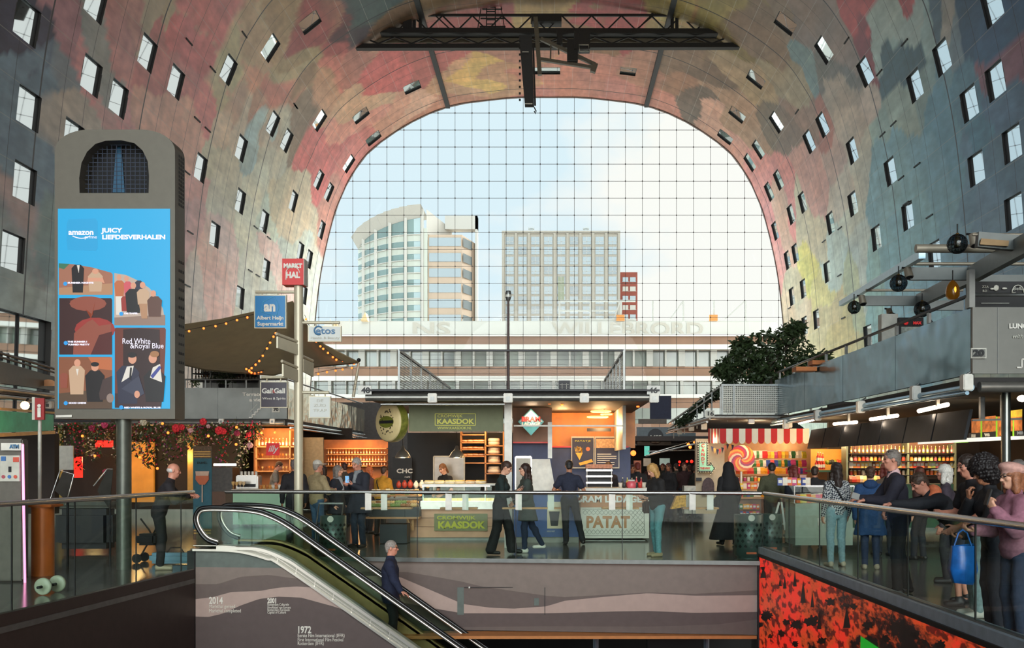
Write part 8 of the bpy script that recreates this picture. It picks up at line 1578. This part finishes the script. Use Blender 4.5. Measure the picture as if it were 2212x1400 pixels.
m_ = MB(); m_.bar(C_(795,33), C_(1632,33), .16, .16); m_.bar(C_(757,64), C_(795,33), .12); m_.bar(C_(1565,33),C_(1635,66),.12)
for i in range(26):
    a, b = lerp(795,1632,i/26), lerp(795,1632,(i+1)/26); m_.bar(C_(a,34 if i % 2 else 66), C_(b,66 if i % 2 else 34), .09)
m_.build('upper_truss', M_ct, cg)
for px in (895,908,1452,1462): MB().bar(C_(px,66), C_(px,-30), .22).build('hanger', M_ct, cg)
for px in (901,1457): m_ = MB(); m_.bar(C_(px-55,35), C_(px,-8), .1); m_.bar(C_(px+55,35), C_(px,-8), .1); m_.bar(C_(px-80,62), C_(px-30,20), .08); m_.bar(C_(px+70,62), C_(px+25,20), .08); m_.build('hanger_brace', M_ct, cg)
m_ = MB(); m_.bar(C_(1051,-30), C_(1051,62), .07); m_.bar(C_(1070,-30), C_(1070,62), .07); [m_.bar(C_(1051,y_), C_(1070,y_), .06) for y_ in range(-20,62,9)]
for px in (1032,1090): m_.bar(C_(px,62), C_(px+(10 if px < 1060 else -10),0), .06)
m_.bar(C_(1036,58),C_(1092,58),.1).bar(C_(1038,40),C_(1090,40),.08).bar(C_(1042,20),C_(1085,20),.07); m_.build('ladder', M_ct, cg)
MB().box(C_(872,0).x,C_(890,0).x,-.4,.4,C_(0,66).z,C_(0,36).z).build('winch_box', M_ct, cg); m_ = MB(); m_.box(C_(1148,0).x,C_(1213,0).x,-.5,.5,C_(0,52).z,C_(0,36).z); m_.build('winch_box', M_ct, cg)
bc_ = thing('hanging_crane_arm', 'black boom and slanted arm hanging below the middle of the gantry', 'crane', (PX(1140,66), 66, PZ(234,66))); q = bc_.location; D_ = lambda px, py, y=66.: P(px,py,y)-q
m_ = MB(); m_.add([D_(1121,76),D_(1149,76),D_(1154,232),D_(1134,232),D_(1121,76,67),D_(1149,76,67),D_(1154,232,67),D_(1134,232,67)], [(3,2,1,0),(4,5,6,7),(0,1,5,4),(1,2,6,5),(2,3,7,6),(3,0,4,7)]); m_.build('boom', mat('boom_dark',(34,36,36),.6), bc_)
m_ = MB(); [m_.bar(D_(1125,y_), D_(1121,y_), .12) for y_ in range(90,225,14)]; m_.bar(D_(1152,100), D_(1156,228), .12); m_.tube([D_(1154,232),D_(1158,240),D_(1157,246),D_(1154,240)], .04, 5); m_.build('boom_details', M_ct, bc_)
m_ = MB(); m_.bar(D_(1157,38), D_(1166,162), .28).bar(D_(1168,84), D_(1286,140), .25, .22).bar(D_(1166,128), D_(1280,146), .25, .2).bar(D_(1286,138), D_(1280,156), .35).bar(D_(1190,96), D_(1189,128), .1).bar(D_(1205,76), D_(1207,118), .1); m_.build('slanted_arm', mat('arm_grey',(90,84,70),.5,.3), bc_)
m_ = MB(); m_.box(D_(1225,0).x,D_(1248,0).x,-.4,.4,D_(0,136).z,D_(0,90).z).box(D_(1240,0).x,D_(1274,0).x,-.5,.3,D_(0,112).z,D_(0,72).z).box(D_(1203,0).x,D_(1215,0).x,-.3,.3,D_(0,98).z,D_(0,66).z); m_.build('motor_units', M_ct, bc_)
m_ = MB(); m_.tube([D_(1251,97,65.4),D_(1271,97,65.4),D_(1272,111,65.4),D_(1252,111,65.4)], .05, 5, True); m_.build('box_frame', M_offwhite, bc_)
m_ = MB(); m_.bar(D_(1128,112,65.6), D_(1142,112,65.6), .05).bar(D_(1134,224,65.6), D_(1150,224,65.6), .05); m_.build('joint_lines', M_offwhite, bc_)
# ------------------------------------------------------------------ the people
def PP(px, Y): return PX(px, Y), Y
def small(name, label, cat, loc, dims, m, rot=(0,0,0), bev=.004, extra=None):
    o = MB().box(-dims[0]/2,dims[0]/2,-dims[1]/2,dims[1]/2,-dims[2]/2,dims[2]/2,bev=bev).build(name, m, loc=loc); o.rotation_euler = rot; return tag(o, label, cat)
# waitress
t, a = person('waitress in black with dark pinned up hair looking at a small device by the railing', *PP(1080,18.55), -PI/2-.15, 1.74, 'fair', ('bun',(62,40,30)), ('shirt',(24,40,38),{'short':False}), ('wide',(24,22,24)), (24,22,22),
    dict(lean=.10, nod=.42, lw=(-.02,.34,1.20), rw=(.12,.32,1.18), lh=((.3,.8,.2),(.3,-.1,1),.7), rh=((-.3,.8,.2),(-.3,-.1,1),.7), lf=(-.09,.22,.075), rf=(.10,-.16,.075)), True)
small('order_device', 'small dark order device held by the waitress', 'device', tuple((a['GL']+a['GR'])/2+Vector((.03,0,.03))), (.14,.07,.02), M_black, (0,-.3,0))
t, a = person('woman with long brown hair, glasses and an olive coat talking with the waitress', *PP(1138,19.0), PI/2+.25, 1.68, 'fair', ('long',(52,34,28)), ('coat',(56,64,58),{'hem':-.30}), ('jeans',(36,44,66)), (216,210,200),
    dict(lean=.05, lw=(-.05,.30,1.12), rw=(.18,.22,.98), lh=((.2,.9,.2),(0,0,1),.8), lf=(-.08,.06,.075), rf=(.10,-.36,.10)), True, extra=[('glasses',)])
t, a = person('man in navy T-shirt and black trousers seen from behind at the fries counter', *PP(1230,20.8), .05, 1.75, 'tan', ('short',(26,22,22)), ('tshirt',(34,38,56)), ('trousers',(26,26,28)), (26,24,24),
    dict(lean=.07, nod=.2, lw=(-.24,.30,1.12), rw=(.27,.26,1.0), lf=(-.07,.0,.075), rf=(.28,-.05,.075)))
t, a = person('blonde woman in black jacket and pale jeans looking down by the railing', *PP(1420,18.25), PI*.66, 1.70, 'fair', ('bob',(190,146,86)), ('jacket',(30,28,28),{'collar':(30,28,28)}), ('jeans',(104,150,158)), (170,150,120),
    dict(lean=.06, nod=.55, lw=(-.10,.26,1.10), rw=(.14,.25,1.10), lh=((.5,.6,-.1),(0,-.3,1),.8), rh=((-.5,.6,-.1),(0,-.3,1),.8), lf=(-.09,.03,.075), rf=(.09,-.04,.075)), True, extra=[('bag',(64,44,36),1)])
person('woman in a long black abaya and black headscarf walking away past the candy stall', *PP(1574,20.6), .25, 1.70, 'fair', ('none',(20,20,20)), ('coat',(20,19,21),{'hem':-.80,'flare':.12}), ('trousers',(24,22,24)), (22,20,20), dict(lf=(-.10,.12,.075), rf=(.10,-.14,.075)), True, extra=[('veil',(20,19,21)),('bag',(30,28,30),-1)])
person('dark haired person in an olive jacket looking at the candy trays', *PP(1668,21.4), -.1, 1.70, 'tan', ('short',(34,28,26)), ('jacket',(78,78,56)), ('trousers',(34,36,44)), (30,30,32), dict(nod=.3, lw=(-.15,.25,1.1), rw=(.18,.25,1.1)))
person('person in a dark red top at the candy stall beside the olive jacket', *PP(1712,23.2), .5, 1.62, 'tan', ('short',(40,28,24)), ('jacket',(110,40,40)), ('trousers',(40,36,40)), (40,36,36), dict(nod=.2), res=.011)
person('woman in a black and white houndstooth top with a bag strap seen from behind', *PP(1808,16.4), .12, 1.70, 'fair', ('long',(48,36,32)), ('sweater',(120,120,120),{'check':True,'hem':-.08}), ('jeans',(130,160,166)), (190,176,150), dict(lf=(-.11,0,.075), rf=(.1,.02,.075)), True, extra=[('strap',)])
person('person in a bright blue hooded coat with a pale collar seen from behind', *PP(1880,16.0), -.25, 1.63, 'fair', ('short',(70,44,30)), ('coat',(34,66,106),{'hem':-.34,'hood':(30,58,96),'collar':(200,184,156)}), ('jeans',(44,56,84)), (186,172,146), dict(rw=(.32,.2,1.12), lf=(-.09,0,.075)), False)
# leaning crowd at the east railing
RX = lambda y: wr_x(y)+.05
t, a = person('tall grey haired man in dark blazer and pink shirt looking across the well', PX(1944,12.9), 12.9, PI/2-.1, 1.86, 'pink', ('short',(122,112,104)), ('jacket',(40,38,50),{'collar':(216,176,176)}), ('trousers',(26,25,28)), (28,26,26),
    dict(lean=.14, nod=-.02, lw=(-.18,.44,1.16), rw=(.14,.46,1.16), lh=((.1,1,-.2),(0,0,-1),.5), rh=((-.1,1,-.2),(0,0,-1),.5), lf=(-.1,.05,.075), rf=(.12,-.12,.075)), extra=[('glasses',.085)])
small('hand_camera', 'small silver and yellow camera grip held by the grey haired man', 'camera', tuple(a['GL']+Vector((-.04,0,.10))), (.10,.06,.08), mat('camera_grey', (130,130,126), .4), (0,.3,0))
t, a = person('man with an orange hood leaning far over the railing with sunglasses on his head', 4.86, 12.0, PI/2, 1.78, 'pink', ('short',(70,52,40)), ('hoodie',(30,32,38),{'hood':(212,116,76),'hem':-.06}), ('shorts',(44,54,72)), (40,38,40),
    dict(lean=.80, nod=.25, hip=(0,-.08,.92), lw=(-.12,.86,1.19), rw=(.10,.94,1.10), lh=((.25,1,-.1),(0,0,-1),.6), rh=((-.05,.5,-.9),(-.2,-1,0),.7), lf=(-.12,.0,.075), rf=(.14,-.20,.075), lep=(-.6,-.3,-1), rep=(.6,-.3,-1)), extra=[('glasses',.085)])
t, a = person('dark haired man in black jacket and pale jeans behind the leaning man', 4.74, 11.05, PI/2+.08, 1.79, 'pink', ('short',(48,36,30)), ('tshirt',(30,30,34)), ('jeans',(124,146,148)), (200,196,186),
    dict(lean=.14, nod=.25, lw=(-.2,.35,.98), rw=(.16,.36,1.12), lf=(-.11,.06,.075), rf=(.12,-.02,.075)))
t, a = person('woman with big curly black hair and dark clothes holding a hand to her face', 4.52, 10.15, PI/2-.05, 1.72, 'tan', ('curly',(30,24,24)), ('jacket',(28,28,32)), ('trousers',(30,32,44)), (30,28,30),
    dict(lean=.10, nod=.30, lw=(-.16,.38,.98), rw=(.06,.24,1.36), rh=((-.1,.2,1),(0,-1,.1),.8), lh=((.2,1,0),(0,0,1),.7), rep=(1,-.2,-.8)), True, res=.008)
t, a = person('woman in mauve padded jacket, pale pink beret and glasses at the railing', 4.30, 9.2, PI/2+.12, 1.68, 'fair', ('bob',(150,96,66)), ('puffer',(150,100,116),{'hem':-.10}), ('jeans',(44,54,78)), (60,54,56),
    dict(lean=.05, nod=.12, lw=(-.12,.30,1.33), rw=(.12,.38,1.12), lh=((.1,.5,.9),(.3,-1,0),.9), rh=((-.2,1,.1),(0,0,1),.7), lep=(-.5,-.2,-1), rep=(.5,-.2,-1)), True, res=.008, extra=[('beret',(206,158,146)),('glasses',)])
pb = MB(); pb.add([Vector(v) for v in ((-.10,-.03,.0),(.10,-.03,.0),(.11,.03,.02),(-.10,.03,.0),(-.12,-.06,-.20),(.12,-.05,-.22),(.11,.06,-.20),(-.12,.06,-.22),(-.09,-.05,-.34),(.08,-.04,-.36),(.09,.05,-.34),(-.08,.04,-.35))], [(0,1,5,4),(1,2,6,5),(2,3,7,6),(3,0,4,7),(4,5,9,8),(5,6,10,9),(6,7,11,10),(7,4,8,11),(8,9,10,11)], True); pb.tube([(-.08,0,0),(-.04,0,.12),(0,0,.15),(.04,0,.12),(.08,0,0)], .008, 5)
tag(pb.build('plastic_bag', mat('bag_blue', (30,96,170), .3, 0, .25, 14), loc=tuple(a['GR']+Vector((-.02,-.0,-.18)))), 'bright blue plastic bag hanging from the hand of the woman in the beret', 'bag')
small('phone', 'dark phone held up by the woman in the pale pink beret', 'phone', tuple(a['GL']+Vector((-.03,0,.02))), (.015,.075,.15), M_black, (0,.3,0))
person('grey haired person standing behind the curly haired woman', PX(2204,11.8), 11.8, PI/2+.3, 1.72, 'fair', ('bob',(110,104,100)), ('jacket',(36,34,40)), ('trousers',(30,30,34)), (30,28,28), dict(lean=.05), True, res=.011)
person('older person with white hair and pale cap behind the dark haired man', PX(2047,14.2), 14.2, PI/2-.4, 1.66, 'pink', ('bob',(206,200,190)), ('jacket',(60,50,60)), ('trousers',(40,38,44)), (40,38,38), dict(lean=.06), True, res=.011, extra=[('cap',(206,200,190))])
# escalator rider
t, a = person('grey haired man with glasses in a navy coat riding down the escalator', -2.72, 16.72, -PI/2+.06, 1.78, 'pink', ('short',(150,140,132)), ('coat',(28,34,58),{'hem':-.18,'flare':.0}), ('trousers',(24,24,28)), (22,22,24),
    dict(lean=.02, nod=.02, rw=(.50,.24,.97), rh=((.1,.9,-.35),(0,0,-1),.35), rep=(.5,-.8,-.4), lf=(-.09,.03,.075), rf=(.09,.05,.075)), z=-1.40, extra=[('glasses',)])
# west side
t, a = person('bald man with white hair fringe in black sweater leaning on the railing', -6.28, 15.95, -PI/2+.35, 1.72, 'pink', ('bald',(206,200,194)), ('sweater',(34,30,34)), ('trousers',(28,27,30)), (170,156,130),
    dict(lean=.34, nod=.05, hip=(0,-.02,.93), lw=(-.06,.52,1.21), rw=(.16,.44,1.21), lh=((1,.4,0),(0,0,-1),.5), rh=((-.8,.6,0),(0,0,-1),.5)))
t = thing('travel_bag', 'pale blue travel bag lying on the floor beside the man leaning on the railing', 'bag', (PX(372,16.6), 16.75, 0)); MB().box(-.42,.42,-.12,.12,.02,.2,bev=.05).build('body', mat('bag_paleblue', (110,150,170), .5), t); MB().tube([(-.15,0,.19),(-.08,0,.28),(.08,0,.28),(.15,0,.19)], .012, 5).build('handle', M_black, t)
t = thing('push_chair', 'folded dark push chair with small wheels behind the leaning man', 'push chair', (PX(306,16.9), 17.1, 0)); m_ = MB(); m_.tube([(-.1,0,.1),(.15,0,.55),(.3,0,.95)], .015, 6).tube([(.25,0,.1),(.05,0,.55),(-.1,0,.75)], .015, 6).box(-.12,.2,-.15,.15,.3,.5,bev=.04); m_.build('frame', M_dark, t)
for x in (-.1,.25):
    for y in (-.16,.16): MB().cyl((x,y-.015,.08),(x,y+.015,.08), .08, n=14).build('wheel', M_black, t)
t, a = person('man in a beige jacket, white cap and jeans seen from behind near the signpost', *PP(684,20.3), -.7, 1.74, 'pink', ('short',(150,140,130)), ('jacket',(150,134,100)), ('jeans',(56,84,110)), (50,46,44), dict(lw=(-.1,.3,1.15), rw=(.15,.33,1.15)), extra=[('cap',(200,196,186))])
person('man in dark clothes half hidden behind the cream signpost', *PP(636,21.2), .4, 1.76, 'tan', ('short',(110,100,96)), ('jacket',(34,32,36)), ('trousers',(30,30,34)), (26,26,26), dict(), res=.011)
person('curly grey haired woman in a dark coat with a grey scarf facing the phone man', *PP(727,21.1), -PI/2-.3, 1.64, 'fair', ('bob',(120,112,106)), ('coat',(32,34,44),{'hem':-.25,'scarf':(150,150,152)}), ('trousers',(40,44,54)), (40,38,40), dict(nod=.1), True)
t, a = person('older man in a dark coat looking at his phone beside the signpost', *PP(776,20.2), PI*.83, 1.80, 'pink', ('short',(150,142,136)), ('coat',(34,36,46),{'hem':-.25,'scarf':(120,124,126)}), ('trousers',(34,42,56)), (40,36,36),
    dict(nod=.35, lw=(-.10,.30,1.24), rw=(.06,.31,1.22), lh=((.5,.6,.3),(0,-.4,.8),.7), rh=((-.5,.6,.3),(0,-.4,.8),.7)))
small('phone', 'pale blue lit phone held by the older man in the dark coat', 'phone', tuple((a['GL']+a['GR'])/2+Vector((0,-.02,.05))), (.075,.015,.15), mat('phone_screen', (120,170,210), .3, emit=.5), (-.5,0,.3))
t = thing('rolling_walker', 'dark rolling walker with a seat between the beige jacket and the signpost', 'walker', (PX(712,19.7), 19.7, 0)); m_ = MB()
for x in (-.24,.24): m_.tube([(x,-.2,.08),(x,-.1,.5),(x,.15,.9)], .014, 6).tube([(x,.25,.08),(x,.0,.5)], .014, 6)
m_.bar((-.24,.15,.9),(.24,.15,.9),.03); m_.build('frame', M_grey, t); MB().box(-.22,.22,-.14,.1,.50,.54,bev=.01).build('seat', M_black, t); MB().box(-.18,.18,-.18,.0,.25,.42,bev=.03).build('basket', mat('walker_grey',(110,110,108),.5), t)
for x in (-.24,.24):
    for y in (-.2,.25): MB().cyl((x-.015,y,.08),(x+.015,y,.08), .08, n=14).build('wheel', M_black, t)
person('red haired woman in front of the orange lit bottle shelves', *PP(796,24.2), -1.0, 1.62, 'pink', ('bob',(186,96,50)), ('jacket',(90,60,60)), ('trousers',(40,36,40)), (40,36,36), dict(), True, res=.011)
person('person in a mustard yellow jacket bending over the stall table', *PP(820,23.4), -.5, 1.64, 'tan', ('short',(60,40,30)), ('jacket',(190,136,40)), ('trousers',(50,46,44)), (40,36,36), dict(lean=.3, lw=(-.15,.4,1.0), rw=(.15,.4,1.0)), res=.011, extra=[('strap',)])
person('barman in a grey shirt behind the mint cafe counter', *PP(588,28.2), -PI/2+.2, 1.76, 'pink', ('short',(90,64,46)), ('tshirt',(130,124,116)), ('trousers',(40,38,40)), (30,30,30), dict(lean=.2, nod=.4, lw=(-.1,.35,1.0), rw=(.15,.35,1.0)), res=.011)
person('cheese seller with tied hair and a black T-shirt behind the cheese display', *PP(966,23.4), PI/2+.9, 1.70, 'fair', ('tail',(120,80,50)), ('tshirt',(26,26,28)), ('trousers',(40,38,40)), (30,30,30), dict(lean=.15, nod=.4, lw=(-.12,.3,1.0), rw=(.15,.3,1.0)), True, res=.011, extra=[('apron',(30,30,32))])
person('fries seller in dark clothes behind the steel food warmer', *PP(1312,23.3), PI+.3, 1.72, 'tan', ('short',(40,28,24)), ('tshirt',(40,36,44)), ('trousers',(30,30,32)), (30,30,30), dict(nod=.3), res=.011)
# people further down the aisles
cols = [(30,30,34),(60,36,36),(40,46,60),(80,70,60),(34,40,36)]
far = [(1378,25.5,.3,'person with a black backpack behind the fries counter end',0,'short'), (1366,28,PI,'person in a dark jacket at the far end of the fries stall',2,'bob'), (1445,30,2.6,'person in a dark coat down the aisle behind the blonde woman',0,'long'), (1462,33,.4,'person in a brownish jacket down the aisle near the red bulbs',3,'short'), (1478,31,PI,'person facing us down the aisle beside the candy wall',1,'short'),
       (1490,35,.2,'distant person in blue beyond the candy sign',2,'short'), (1432,36,PI*.9,'distant person in green grey below the mint notice',4,'short'), (1405,38,.1,'distant person below the beige notice board',1,'bob'), (1500,30.5,-1.2,'person passing beside the cream candy wall',4,'short'), (700,26,2.4,'person queueing at the coffee bar in a dark jacket',0,'bob'),
       (745,27,.6,'person in front of the orange wine shelves',3,'short'), (1990,17.5,.8,'person in dark red between the blue coat and the grey man',1,'short'), (1915,18.2,.3,'person with light brown hair behind the blue hooded coat',3,'bob'), (1760,20.2,-.3,'person in dark clothes at the glass counter end',0,'short'), (1716,20.3,.5,'person in blue grey beside the glass display counter',2,'long')]
for px, Y, rz, lab, c, hs in far:
    person(lab, PX(px,Y), Y, rz, 1.62+.14*((px*7) % 10)/10, 'fair' if c % 2 else 'tan', (hs,(50+(px*3) % 60,36,30)), ('jacket' if c else 'coat',cols[c]), ('trousers',(34,36,44)), (30,28,28), dict(nod=.1, lf=(-.1,.1,.075)), hs != 'short', res=.013)
